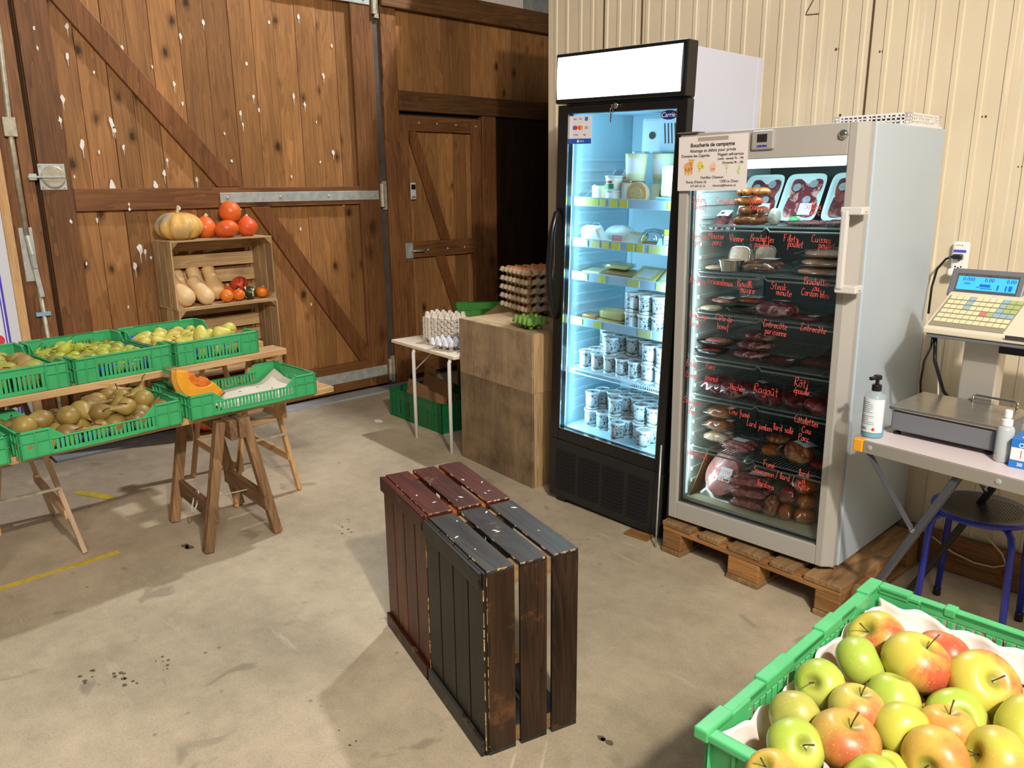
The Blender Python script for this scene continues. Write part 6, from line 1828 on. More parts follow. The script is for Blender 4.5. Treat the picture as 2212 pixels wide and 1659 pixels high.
film_bag(MB(), .14, .12, .042, 14).build('film', M_FILM2, t, smooth=True); MB().box(-.03, .03, -.02, .02, .0455, .0462).build('label', M_WLAB, t)
pack('smoked bacon slab upper one in the middle of the sixth shelf', .372, .22, Z6 + .042, .10, .08, .030, 'bacon', .2, seed=5)
pack('smoked bacon piece lower one in the middle of the sixth shelf', .368, .18, Z6, .085, .08, .038, 'smoke', .1, seed=6)
pack('big smoked ham chunk with white label on the sixth shelf', .478, .17, Z6, .115, .10, .075, 'bacon', -.3, (.01, .02, .06, .07), seed=7, ry=.15)
pack('red neck steak pack at the right end of the sixth shelf', .592, .16, Z6, .10, .09, .034, 'red', .1, (.02, .03, .05, .04), seed=8)
# floor
t = litem('cardboard_sheet', 'brown cardboard sheet standing at the left on the fridge floor', 'cardboard', .052, .14, ZF, .0)
MB().add([(.0, -.06, 0), (.0, .25, 0), (.04, .25, .19), (.03, .02, .19)], [(0, 1, 2, 3)]).build('sheet', plain('fridge_cardboard', S(136, 100, 58), .8), t, thick=.004)
t = litem('ham_pack', 'round stack of sliced cooked ham leaning at the left on the fridge floor', 'ham', .158, .13, ZF, -.05, 1.12)
for k in range(4):
    MB().prism([(.078 * math.cos(a) * (1 - .02 * k), .100 + .012 * k + .088 * math.sin(a) * (1 - .02 * k)) for a in [2 * PI * q / 26 for q in range(26)]], .004 + .005 * (3 - k), .0085 + .005 * (3 - k)).build('slice', MEAT['ham'], t, bevel=.001)
film_bag(MB(), .19, .22, .030, 21).build('film', M_FILM2, t, smooth=True, loc=(0, .10, 0))
MB().box(-.005, .052, .075, .135, .0345, .035).build('label', M_WLAB, t); MB().box(.022, .046, .080, .086, .0348, .0354).build('barcode', M_INK, t)
for k, lab in enumerate(('lowest grill sausage coil of three on the fridge floor', 'middle grill sausage coil of three on the fridge floor', 'topmost grill sausage coil of three on the fridge floor')):
    t = litem('sausage_pack', lab, 'sausages', .310 - .006 * k, .15, ZF + k * .047, .1 * k)
    for j in range(3):
        mb = MB(); sausage(mb, (0, -.040 + .038 * j, .020), .145, .0185, .08, .012); mb.build('sausage', MEAT['pink'], t, smooth=True)
    film_bag(MB(), .18, .16, .043, 24 + k).build('film', M_FILM2, t, smooth=True)
    if k == 2: MB().box(-.01, .06, .0, .05, .046, .0466).build('label', M_WLAB, t)
for k, (x, y_, z, sx_, sz, m, lab, l2) in enumerate(((.415, .12, 0, .055, .085, 'bacon', 'upright bag of bacon cubes right of the sausage coils', None), (.468, .13, 0, .050, .060, 'smoke', 'small smoked sausage lower one by the bacon cubes', None), (.462, .15, .062, .060, .070, 'red', 'smoked red sausage upper one by the bacon cubes', None), (.535, .15, 0, .075, .060, 'smoke', 'orange smoked piece lowest at the right of the floor', None), (.538, .15, .061, .070, .055, 'smoke', 'orange smoked piece middle at the right of the floor', None), (.525, .16, .117, .080, .065, 'smoke', 'orange smoked piece with grey label topmost at the right', (.0, .01, .05, .05)))):
    pack(lab, x, y_, ZF + z, sx_, .07, sz, m, .2 * k, l2, seed=70 + k)
pack('large olive vacuum bag standing at the far right of the fridge floor', .618, .22, ZF, .075, .13, .19, 'pale', .1, seed=90)

# white perforated basket upside down on top
bk = thing('plastic_basket', 'white perforated plastic basket lying upside down on the grey fridge', 'basket', tuple(ML @ Vector((.442, .345, B1 + .001))), .0147)
mb = MB(); bl, bwid, bh = .272, .300, .046; r = random.Random(6)
def wall(axis, c, u0, u1, s):
    def pl(u, z): return (u, c + (0 if z == 0 else 0)) if axis == 'x' else (c, u)
    n = int((u1 - u0) / .0165)
    for i in range(n):
        for j in range(3):
            a = u0 + (u1 - u0) * i / n; b = a + (u1 - u0) / n; z0 = .006 + .0118 * j; z1 = z0 + .0118
            k = r.randrange(3); t = .0046
            segs = [(a, b, z0, z0 + t), (a, a + t, z0, z1)]
            if k == 0: segs.append((a + t, a + t + .005, z0 + t, z1))
            for (p, q, y0, y1) in segs:
                if axis == 'x': mb.box(p, q, c, c + .003, y0, y1)
                else: mb.box(c, c + .003, p, q, y0, y1)
wall('x', 0, 0, bl, 1); wall('x', bwid - .003, 0, bl, 1); wall('y', 0, 0, bwid, 1); wall('y', bl - .003, 0, bwid, 1)
mb.box(0, bl, 0, bwid, bh - .006, bh)
for (a, b, c, d) in ((-.006, bl + .006, -.006, .004), (-.006, bl + .006, bwid - .004, bwid + .006)): mb.box(a, b, c, d, 0, .007)
for (a, b, c, d) in ((-.006, .004, .0045, bwid - .0045), (bl - .004, bl + .006, .0045, bwid - .0045)): mb.box(a, b, c, d, 0, .007)
for (a, c) in ((0, 0), (bl - .02, 0), (0, bwid - .02), (bl - .02, bwid - .02)): mb.box(a, a + .02, c, c + .02, .0, bh)
mb.build('basket', plain('white_basket_plastic', S(236, 230, 226), .4), bk)

rod_ = setp(MB().tube([(-1.905, 2.615, .004), (-1.925, 2.655, .46)], .004, 8).build('metal_rod', M_STEEL, None, smooth=True), 'thin grey metal rod standing between the dark fridge and the grey fridge', 'rod')
shim = setp(MB().box(-.06, .06, -.03, .03, 0, .012).build('wood_shim', M_PALLETX, None, bevel=.002), 'flat wood offcut on the floor at the right foot of the dark fridge', 'wood offcut')
shim.location = (-2.03, 2.655, 0); shim.rotation_euler = (0, 0, .1)
# ------------------------------------------------------------------ scale counter at the right
TB = thing('trestle_counter', 'pale topped folding work table with grey edge and crossed grey legs', 'table', (-1.022, 2.452, 0), -.095)
TZ = .750
M_TOPP = plain('pale_pink_grey_top', S(226, 212, 212), .4, 0, .04, 6)
M_EDGE = plain('grey_aluminium_edge', S(166, 160, 150), .45, .35)
M_LEGG = plain('grey_powder_coated_steel', S(78, 80, 88), .45, .2)
M_DARKLEG = plain('shaded_leg_steel', S(30, 30, 32), .5)  # shade under the table painted into the rear legs and cross tube
MB().box(.012, 1.14, .012, .59, TZ - .030, TZ).build('table_top', M_TOPP, TB, bevel=.001)
MB().box(.030, 1.152, 0, .0115, TZ - .040, TZ + .0005).box(.030, 1.152, .5905, .602, TZ - .040, TZ + .0005).box(0, .0115, .030, .572, TZ - .040, TZ + .0005).box(1.141, 1.152, .0125, .589, TZ - .040, TZ + .0005).build('edge_rail', M_EDGE, TB, bevel=.002)
MB().box(-.003, .029, -.003, .029, TZ - .041, TZ + .0015).build('corner_cap', plain('orange_corner', S(240, 166, 44), .5), TB, bevel=.004)
mb = MB()
for x in (.052, .43, .80): mb.lathe([(.008, 0), (.008, .002), (.004, .003)], 12, Matrix.Translation((x, 0, TZ - .018)) @ Matrix.Rotation(PI / 2, 4, 'X'))
mb.build('rivets', M_STEEL, TB)
for (yy, mm) in ((.035, M_LEGG), (.555, M_DARKLEG)):
    MB().bar((.315, yy, TZ - .040), (-.018, yy, .0), .020, .040, (0, 1, 0)).build('leg', mm, TB, bevel=.003)
    MB().bar((.84, yy, TZ - .040), (1.17, yy, .0), .020, .040, (0, 1, 0)).build('leg', mm, TB, bevel=.003)
    MB().bar((.040, yy - .016, TZ - .040), (.206, yy - .016, .497), .004, .026, (0, 1, 0)).build('brace', M_LEGG, TB, bevel=.001)
    MB().bar((1.11, yy - .016, TZ - .040), (.946, yy - .016, .497), .004, .026, (0, 1, 0)).build('brace', M_LEGG, TB, bevel=.001)
    MB().lathe([(.009, 0), (.009, .004), (.003, .006)], 12, Matrix.Translation((.206, yy - .018, .500)) @ Matrix.Rotation(PI / 2, 4, 'X')).build('pivot_bolt', M_CHROME, TB)
MB().bar((.30, .045, TZ - .046), (.30, .545, TZ - .046), .03, .02).build('cross_tube', M_DARKLEG, TB)

SA = thing('shop_scale', 'grey shop scale with blue lit display and keyboard, on the work table', 'scale', (-.962, 2.572, TZ), -.035)
M_SGREY = plain('scale_dark_grey', S(112, 114, 120), .45, 0, .03, 8)
M_SCREAM = plain('scale_cream', S(222, 212, 190), .45)
M_SSTEEL = plain('brushed_steel', S(176, 172, 164), .28, .9, .12, 30)
MB().prism([(.0, 0), (.305, 0), (.305, .245), (0, .245)], .018, .083).build('base', M_SGREY, SA, bevel=.006)
pl = MB().box(-.008, .313, -.008, .253, .0865, .099).build('weighing_plate', M_SSTEEL, SA, bevel=.004)
mb = MB().box(.01, .295, .01, .235, .0832, .0862); mb.build('plate_gap', M_INK, SA)
MB().tube([(.155, .234, .099), (.155, .236, .118), (.165, .238, .122), (.275, .238, .122), (.285, .236, .118), (.285, .234, .099)], .004, 8).build('stop_bar', M_CHROME, SA, smooth=True)
mb = MB()
for (x, y_) in ((.012, .03), (.285, .03), (.02, .22), (.285, .22)): mb.lathe([(.013, 0), (.013, .006), (.005, .009), (.005, .0178)], 14, Matrix.Translation((x, y_, .0004)))
mb.build('levelling_foot', M_BLACKM, SA)
MB().box(.100, .210, .256, .318, .02, .306).build('column', plain('satin_steel_column', S(206, 200, 190), .32, .6), SA, bevel=.006)
# head: sloping cream deck with keyboard, dark display box
hm = MB()
hm.add([(.0, .165, .318), (.50, .165, .318), (.52, .34, .455), (.02, .34, .455), (.0, .165, .336), (.50, .165, .336), (.52, .30, .440), (.02, .30, .440), (.02, .34, .318), (.52, .34, .318)], [(0, 1, 5, 4), (4, 5, 6, 7), (7, 6, 2, 3), (3, 2, 9, 8), (0, 8, 9, 1), (0, 4, 7, 3, 8), (1, 9, 2, 6, 5)])
hm.build('deck', M_SCREAM, SA, bevel=.004)
MB().box(.01, .51, .172, .338, .304, .3175).build('deck_underside', M_SGREY, SA, bevel=.003)
sl = math.atan2(.440 - .336, .300 - .165); Lk_ = math.hypot(.104, .135)
KM = Matrix.Translation((.0, .165, .336)) @ Matrix.Rotation(sl, 4, 'X')
sk2 = .155
def kshear(mb):
    for p in mb.v: p.x += .02 * (p.y - .165) / .135
    return mb
kb_ = kshear(MB().box(.010, .232, .012, Lk_ - .014, .0005, .0022, KM)).build('keyboard', plain('keyboard_field', S(150, 142, 126), .5), SA)
KC = [plain('key_cream', S(232, 220, 176), .5), plain('key_blue', S(150, 186, 198), .5), plain('key_green', S(172, 190, 120), .5), plain('key_red', S(216, 122, 118), .5)]
KMAP = ["00010000122", "00010000122", "00010000122", "00000032111", "00000000000", "00000000000"]
for ci in range(4):
    for rI, row in enumerate(KMAP):
        for c_, ch in enumerate(row):
            if int(ch) != ci: continue
            x = .017 + c_ * .0195; y_ = Lk_ - .032 - rI * .0215
            kshear(MB().box(x, x + .0172, y_, y_ + .0165, .0023, .0048, KM)).build('key', KC[ci], kb_, bevel=.001)
DM = Matrix.Translation((.006, .302, .430)) @ Matrix.Rotation(-.42, 4, 'X')
db = MB().box(.0, .226, -.0, .055, 0, .098, DM).build('display_box', M_SGREY, SA, bevel=.006)
MB().box(.022, .208, -.0012, .0, .016, .080, DM).build('display_bezel', M_SSTEEL, db)
MB().box(.027, .203, -.0022, -.0013, .024, .070, DM).build('lcd_screen', plain('blue_lcd', S(60, 160, 236), .3, emit=S(64, 170, 245), estr=.75), db)
M_LCD = plain('lcd_digits', S(20, 50, 140), .5)
def dtext(s, x, z, size):
    o = text('lcd_digits', s, size, M_LCD, db, (0, 0, 0), (0, 0, 0), depth=.0002)
    o.matrix_local = DM @ Matrix.Translation((x, -.0026, z)) @ Matrix.Rotation(PI / 2, 4, 'X')
for (s, x, z, sz) in (('0.000', .060, .060, .0165), ('0.00', .122, .060, .0165), ('0.00', .186, .060, .0165), ('0000', .058, .045, .010)): dtext(s, x, z, sz)
mb = MB()
for (a, b, c, d) in ((.088, .096, .033, .036), (.096, .128, .036, .046), (.100, .134, .030, .033), (.148, .153, .028, .046), (.172, .177, .028, .046), (.182, .192, .028, .046)): mb.box(a, b, -.0026, -.0022, c, d, DM)
mb.build('lcd_segments', plain('lcd_mid_blue', S(36, 110, 206), .4), db)
for (s, x) in (('kg', .050), ('Fr/kg', .118), ('Fr', .176)):
    o = text('bezel_print', s, .007, M_INK, db, (0, 0, 0), (0, 0, 0), depth=.0002); o.matrix_local = DM @ Matrix.Translation((x, -.0016, .0755)) @ Matrix.Rotation(PI / 2, 4, 'X')
# printer unit
pm = MB().prism([(.150, .345), (.162, .335), (.200, .345), (.285, .425), (.345, .440), (.345, .330), (.160, .330)], .245, .50, Matrix(((0, 0, 1, 0), (1, 0, 0, 0), (0, 1, 0, 0), (0, 0, 0, 1))))
pr_ = pm.build('printer', plain('printer_dark_grey', S(84, 86, 90), .5), SA, bevel=.008)
PM = Matrix.Translation((.245, .200, .345)) @ Matrix.Rotation(math.atan2(.08, .085), 4, 'X')
rl2 = MB().box(.030, .20, .062, .092, .0005, .0015, PM).build('red_strip', plain('red_strip', S(230, 44, 44), .4), pr_)
o = text('strip_lettering', 'EX', .018, M_WLAB, rl2, (0, 0, 0), (0, 0, 0), depth=.0002)
o.matrix_local = PM @ Matrix.Translation((.075, .080, .0018))
mb = MB()
for k in range(8): mb.box(.028 + k * .018, .034 + k * .018, .018, .052, .0005, .0045, PM)
mb.build('grip_ribs', M_SGREY, pr_, bevel=.001)
MB().box(.02, .22, -.012, .008, .0005, .003, PM).build('paper_slot', M_SSTEEL, pr_)
MB().box(.045, .075, .105, .118, .0005, .0015, PM).build('name_plate', M_SCREAM, pr_)
MB().box(.21, .40, .23, .33, .27, .3035).build('under_housing', M_BLACKM, SA, bevel=.004)

# bottles, mask box, paper roll
bt = thing('pump_bottle', 'clear pump bottle of blue sanitiser with white label, beside the scale', 'bottle', (-.995, 2.515, TZ + .0006), .15)
MB().lathe([(.030, 0), (.034, .003), (.034, .13), (.031, .142), (.016, .148), (.013, .152)], 28).build('bottle', hazy('clear_bottle', S(196, 218, 226), .30), bt, smooth=True)
MB().lathe([(.0315, .002), (.0325, .006), (.0325, .030), (.001, .030)], 24).build('liquid', plain('blue_gel', S(70, 170, 190), .2), bt, smooth=True)
MB().grid(lambda u, v: (.0346 * math.cos(-2.9 + u * 2.5), .0346 * math.sin(-2.9 + u * 2.5), .020 + v * .110), 18, 1).build('label', plain('gel_label', S(220, 228, 234), .5), bt, smooth=True)
mb = MB(); r = random.Random(2)
for k in range(12):
    a0_ = -2.55; a1_ = -2.55 + r.uniform(.7, 1.3); z = .046 + k * .0065
    if 4 < k < 6: continue
    mb.grid(lambda u, v: (.0349 * math.cos(a0_ + (a1_ - a0_) * u), .0349 * math.sin(a0_ + (a1_ - a0_) * u), z + v * .0016), 8, 1)
for k in range(12): mb.grid(lambda u, v: (.0349 * math.cos(-2.5 + k * .05 + u * (.02 + .015 * (k % 2))), .0349 * math.sin(-2.5 + k * .05 + u * (.02 + .015 * (k % 2))), .026 + v * .010), 1, 1)
mb.build('label_print', plain('grey_print_b', S(120, 126, 150), .6), bt)
hz = MB()
for k in range(1): hz.add([(.0350 * math.cos(-1.30), .0350 * math.sin(-1.30), .024), (.0352 * math.cos(-1.13), .0352 * math.sin(-1.13), .031), (.0350 * math.cos(-1.30), .0350 * math.sin(-1.30), .038), (.0352 * math.cos(-1.47), .0352 * math.sin(-1.47), .031)], [(0, 1, 2, 3)])
hz.build('hazard_diamond', plain('hazard_red', S(214, 60, 50), .5), bt)
MB().lathe([(.015, .1525), (.015, .172), (.009, .174), (.006, .176), (.006, .188), (.013, .190), (.013, .200), (.010, .204)], 18).bar((0, -.004, .197), (-.014, -.030, .195), .012, .010).build('pump_head', M_BLACKG, bt, smooth=False, bevel=.0008)
sb = thing('spray_bottle', 'small frosted spray bottle with white cap, in front of the scale', 'bottle', (-.628, 2.548, TZ + .0006), 0)
MB().lathe([(.020, 0), (.0225, .003), (.0225, .098), (.019, .106), (.011, .110)], 24).build('bottle', plain('frosted_plastic', S(206, 214, 216), .25, trans=.25), sb, smooth=True)
mb = MB()
for k in range(7): mb.grid(lambda u, v: (.0229 * math.cos(-2.75 + u * .35), .0229 * math.sin(-2.75 + u * .35), .03 + k * .009 + v * .0012), 3, 1)
mb.build('scale_marks', plain('grey_marks', S(140, 146, 150), .6), sb)
MB().grid(lambda u, v: (.0229 * math.cos(-2.8 + u * .7), .0229 * math.sin(-2.8 + u * .7), .022 + v * .002), 4, 1).build('red_mark', plain('red_mark', S(206, 70, 60), .6), sb)
MB().lathe([(.0150, .1102), (.0150, .127), (.009, .128), (.0085, .134), (.011, .135), (.0105, .153), (.009, .156)], 18).build('spray_cap', M_WLAB, sb, smooth=False)
bx = thing('mask_box', 'blue and white box of disposable masks at the right picture edge', 'box', (-.600, 2.510, TZ + .0006), .05)
MB().box(0, .20, 0, .10, 0, .085).build('carton', plain('white_carton', S(236, 236, 240), .5), bx, bevel=.002)
M_BBL = plain('mask_blue', S(34, 120, 206), .45)
mb = MB().box(-.0006, .2006, -.0006, .1006, 0, .022).box(-.0006, .2006, -.0006, .1006, .060, .0856)
mb.build('blue_bands', M_BBL, bx, bevel=.001)
MB().box(.02, .18, .02, .10, .0860, .0868).build('top_panel', M_WLAB, bx)
mb = MB().box(.026, .028, -.0012, -.0004, .030, .054).box(0, .2, -.0011, -.0005, .0225, .0235); mb.build('orange_lines', plain('orange_line', S(224, 110, 80), .5), bx)
for (s, x, z, sz, m, al) in (('DISPOSABLE', .036, .050, .010, M_BBL, 'LEFT'), ('MASK', .036, .034, .022, plain('deep_blue_ink', S(30, 60, 160), .5), 'LEFT'), ('50', .020, .011, .014, M_WLAB, 'LEFT'), ('AD', .030, .080, .010, M_WLAB, 'LEFT')):
    text('box_lettering', s, sz, m, bx, (x, -.0012, z), align=al, depth=.0003, bold=.0004)
mb = MB(); ring(mb, .026, .069, .0045, .007, -.0012, 18); mb.build('round_emblem', M_WLAB, bx)
pr2 = thing('paper_roll', 'white upright paper roll behind the mask box at right edge', 'paper roll', (-.555, 2.76, TZ + .0006))
MB().lathe([(.052, 0), (.052, .20), (.020, .20), (.020, .02)], 28).build('roll', M_WLAB, pr2, smooth=False)

# wall socket strip with plugs, cables
ws = thing('socket_strip', 'white wall socket strip with black plug above the scale', 'socket', (-1.056, WY - .0045, 1.262), 0)
MB().box(-.030, .030, -.028, 0, -.066, .066).build('housing', plain('white_socket_plastic', S(236, 232, 228), .35), ws, bevel=.012, seg=3)
MB().box(-.022, .022, -.0288, -.0281, .026, .036).build('blue_sticker', plain('blue_sticker', S(70, 84, 190), .5), ws)
mb = MB()
for z in (.002, -.028):
    for k in range(3): mb.lathe([(.0035, 0), (.0035, .0006), (.0002, .0006)], 10, Matrix.Translation((-.010 + k * .010, -.0282, z - (.004 if k == 1 else 0))) @ Matrix.Rotation(PI / 2, 4, 'X'))
for k in range(3): mb.box(-.014 + k * .009, -.010 + k * .009, -.0287, -.0280, .052, .055)
mb.build('socket_holes', M_INK, ws)
bp_ = thing('power_plug', 'black power plug and cable in the wall socket strip', 'plug', (-1.06, WY - .034, 1.273))
MB().box(-.014, .020, -.026, -.0005, -.010, .010).build('plug', M_BLACKG, bp_, bevel=.006)
MB().tube([(-.014, -.014, 0), (-.035, -.018, -.01), (-.062, -.02, -.05), (-.07, -.03, -.12), (-.06, -.06, -.22)], .0045, 8).build('cable', M_BLACKG, bp_, smooth=True)
wp_ = thing('power_plug', 'white adapter plug in the lowest socket of the wall strip', 'plug', (-1.064, WY - .034, 1.218))
MB().box(-.020, .016, -.026, -.0005, -.018, .010).build('plug', plain('white_plug', S(238, 236, 232), .35), wp_, bevel=.007)
c1 = setp(MB().tube([(-.93, 2.76, TZ + .30), (-.945, 2.80, TZ + .26), (-1.03, 3.0, TZ + .17), (-1.075, 3.12, TZ + .06), (-1.08, 3.16, TZ - .02)], .0045, 8).build('power_cable', M_BLACKG, None, smooth=True), 'thin black cable hanging from the scale head to the left', 'cable')
c2 = setp(MB().tube([(-.925, 2.77, TZ + .30), (-.925, 2.79, TZ + .22), (-.915, 2.88, TZ + .10), (-.86, 2.93, TZ + .008), (-.84, 2.96, TZ + .006)], .0065, 8).build('power_cable', M_BLACKG, None, smooth=True), 'thick black cable hanging straight down behind the weighing plate', 'cable')
c3 = setp(MB().tube([(-.99, 3.02, TZ + .25), (-.97, 2.98, TZ + .13), (-.93, 2.90, TZ + .02), (-.89, 2.88, TZ + .006), (-.92, 2.86, TZ + .02), (-.87, 2.85, TZ + .06), (-.82, 2.86, TZ + .04), (-.83, 2.90, TZ + .01)], .0028, 6).build('data_cable', plain('white_cable', S(222, 214, 200), .5), None, smooth=True), 'thin white looped cable beside the scale column', 'cable')
c4 = setp(MB().tube([(-1.06, WY - .05, .155), (-1.0, WY - .055, .128), (-.93, WY - .06, .096), (-.85, WY - .06, .080), (-.78, WY - .06, .086), (-.74, WY - .06, .11), (-.76, WY - .05, .145), (-.84, WY - .03, .20), (-.90, WY - .02, .26)], .004, 8).build('floor_cable', plain('cream_cable', S(200, 178, 140), .5), None, smooth=True), 'cream cable looping along the base plank behind the stool', 'cable')

# blue stool
sx0, sy0 = -.762, 2.945
stl = thing('stool', 'blue tubular metal stool with perforated black seat under the counter', 'stool', (sx0, sy0, 0), .05)
M_BLUET = plain('blue_enamel', S(20, 40, 160), .28, spec=.6)
SH = .445
mb = MB().lathe([(.001, SH - .006), (.148, SH - .006), (.150, SH - .003), (.148, SH), (.001, SH)], 48, cap=False)
seat = mb.build('seat', plain('dark_seat_metal', S(30, 24, 26), .32, .4), stl)
mb = MB()
for i in range(-9, 10):
    for j in range(-9, 10):
        x, y_ = (i + .5 * (j % 2)) * .0125, j * .011
        if .045 < math.hypot(x, y_) < .125 or (abs(y_) < .03 and abs(x) < .12): mb.lathe([(.0032, SH - .0005), (.0032, SH + .0006), (.0002, SH + .0006)], 6, Matrix.Translation((x, y_, 0)))
mb.build('perforations', M_INK, seat)
MB().tube([(.150 * math.cos(2 * PI * k / 40), .150 * math.sin(2 * PI * k / 40), SH - .010) for k in range(40)], .011, 10, True).build('seat_rim', M_BLUET, stl, smooth=True)
for (ax, ay) in ((-1, -1), (1, -1), (-1, 1), (1, 1)):
    lg = MB().tube([(ax * .085, ay * .085, SH - .022), (ax * .105, ay * .105, SH - .024), (ax * .120, ay * .118, SH - .040), (ax * .126, ay * .122, SH - .075), (ax * .137, ay * .132, .02)], .0115, 12).build('leg', M_BLUET, stl, smooth=True)
    MB().lathe([(.014, 0), (.014, .030), (.012, .034)], 12, Matrix.Translation((ax * .1375, ay * .1325, 0))).build('rubber_foot', M_BLACKG, lg)

# ------------------------------------------------------------------ apple crate in front
AC = (-.527, .853, .60); AR = .023
acr = make_crate('produce_crate', 'mint green plastic crate of large apples in the lower right foreground', AC, AR, .40, .60, .20, M_GREENA, False, None, 20, dict(zs0=.55, zs1=.90, endw=.11), bevel=.003)
mb = MB()
for (a, b, c, d) in ((-.008, .408, -.008, .012), (-.008, .408, .588, .608)): mb.box(a, b, c, d, .188, .2005)
for (a, b, c, d) in ((-.008, .012, .0125, .5875), (.388, .408, .0125, .5875)): mb.box(a, b, c, d, .188, .2005)
for (u0, u1) in ((-.010, .06), (.16, .25), (.36, .43), (.54, .61)):
    mb.box(-.010, .014, u0, u1, .186, .2045); mb.box(.386, .410, u0, u1, .186, .2045)
for (u0, u1) in ((-.010, .07), (.13, .15), (.33, .41)):
    mb.box(u0, u1, -.010, .014, .187, .2040) if u0 >= 0 else None; mb.box(u0 if u0 >= 0 else .0145, u1, .586, .6095, .187, .2042)
mb.build('crate_rim', M_GREENA, acr, bevel=.003)
for k, z in enumerate((.40, .20, .0)):
    make_crate('produce_crate', ('green crate directly under the apple crate', 'green crate second below the apple crate', 'green crate on the floor under the apple crates')[k], (AC[0] + .004, AC[1] + .004, z), AR, .392, .592, .1995, M_GREENA, False, 'support crates under the apples', 14)
MA = Matrix.Translation(AC) @ Matrix.Rotation(AR, 4, 'Z')
M_CARD = plain('white_wavy_paper', S(236, 228, 222), .65, 0, .06, 10)
al = thing('paper_liner', 'torn white paper lining the apple crate', 'paper', AC, AR)
r = random.Random(4); ph = [r.uniform(0, 6) for _ in range(8)]
def edge(t): return .014 * math.sin(t * 9 + ph[0]) + .010 * math.sin(t * 23 + ph[1]) + .006 * math.sin(t * 57 + ph[2])
MB().grid(lambda u, v: (.016 + .010 * math.sin(v * 3.0 + u * 17) ** 2 * v + .050 * (1 - v) ** 2, .02 + u * .56, .068 + v * (.108 + .55 * edge(u))), 60, 10).build('side_sheet', M_CARD, al, smooth=True, thick=.0012)
MB().grid(lambda u, v: (.02 + u * .36, .582 - .012 * math.sin(u * 14) ** 2 * v - .055 * (1 - v) ** 2, .068 + v * (.112 + .25 * edge(u + 2))), 44, 10).build('end_sheet', M_CARD, al, smooth=True, thick=.0012)
MB().box(.02, .38, .02, .575, .060, .067).build('bottom_sheet', M_CARD, al)
mb = MB()
for (x, z) in ((.115, .135), (.27, .12)): mb.lathe([(.006, 0), (.006, .001), (.0003, .001)], 12, Matrix.Translation((x, .5655 - .0, z)) @ Matrix.Rotation(PI / 2 + .2, 4, 'X'))
mb.build('punched_hole', M_INK, al)

def apple_mat(name, c1, c2, lo, hi, speck=S(210, 200, 130)):
    m, nt, N, Lk, p = _nt(name)
    p.inputs['Roughness'].default_value = .36; p.inputs['Specular IOR Level'].default_value = .45
    tc = N.new('ShaderNodeTexCoord').outputs['Object']
    oi = N.new('ShaderNodeObjectInfo').outputs['Random']
    sx = N.new('ShaderNodeSeparateXYZ'); Lk.new(tc, sx.inputs[0])
    n1 = _noise(nt, tc, 17, 2, .5)
    side = _math(nt, 'MULTIPLY', sx.outputs[0], 7.0)
    f_ = _math(nt, 'ADD', _math(nt, 'ADD', n1, side), _math(nt, 'MULTIPLY', _math(nt, 'SUBTRACT', oi, .5), .12))
    mp = N.new('ShaderNodeMapping'); mp.inputs['Scale'].default_value = (120, 120, 9); Lk.new(tc, mp.inputs['Vector'])
    f_ = _math(nt, 'ADD', f_, _math(nt, 'MULTIPLY', _math(nt, 'SUBTRACT', _noise(nt, mp.outputs[0], 1.0, 3), .5), .30))
    c = _mix(nt, 'MIX', _ramp(nt, f_, [(lo, _g(0)), (hi, _g(1))]), c1, c2)
    # russet in the stalk bowl
    rad = _math(nt, 'ADD', _math(nt, 'MULTIPLY', sx.outputs[0], sx.outputs[0]), _math(nt, 'MULTIPLY', sx.outputs[1], sx.outputs[1]))
    c = _mix(nt, 'MIX', _ramp(nt, _math(nt, 'ADD', _math(nt, 'MULTIPLY', rad, 1400.0), _math(nt, 'MULTIPLY', n1, .4)), [(.26, _g(.75)), (.55, _g(0))]), c, S(120, 124, 46))
    vo = N.new('ShaderNodeTexVoronoi'); vo.inputs['Scale'].default_value = 150; Lk.new(tc, vo.inputs['Vector'])
    c = _mix(nt, 'MIX', _ramp(nt, vo.outputs['Distance'], [(.10, _g(.45)), (.2, _g(0))]), c, speck)
    Lk.new(c, p.inputs['Base Color'])
    _bump(nt, p, n1, .06, .004)
    return m
YG, LG = S(198, 194, 62), S(160, 186, 62)
AM = {'yr': apple_mat('apple_yellow_red', S(196, 182, 74), S(190, 88, 60), .46, .85), 'g': apple_mat('apple_green', S(160, 180, 68), S(182, 184, 84), .4, .8), 'y': apple_mat('apple_yellow_green', S(184, 182, 70), S(196, 148, 76), .55, .95),
      'r': apple_mat('apple_red', S(200, 124, 70), S(190, 84, 58), .3, .7), 'o': apple_mat('apple_ochre', S(200, 166, 74), S(196, 120, 62), .45, .8), 'ol': apple_mat('apple_olive', S(168, 166, 78), S(186, 150, 84), .5, .9), 'ro': apple_mat('apple_russet_red', S(188, 152, 72), S(176, 92, 54), .40, .80), 'yo': apple_mat('apple_yellow_orange', S(188, 176, 84), S(188, 104, 66), .46, .84)}
AME = [apple_mesh('apple', 1.0, .88, 30, .05, .025), apple_mesh('apple_b', 1.0, .80, 30, .0, .035), apple_mesh('apple_c', 1.0, .96, 30, .08, .015)]
ST_A = {}
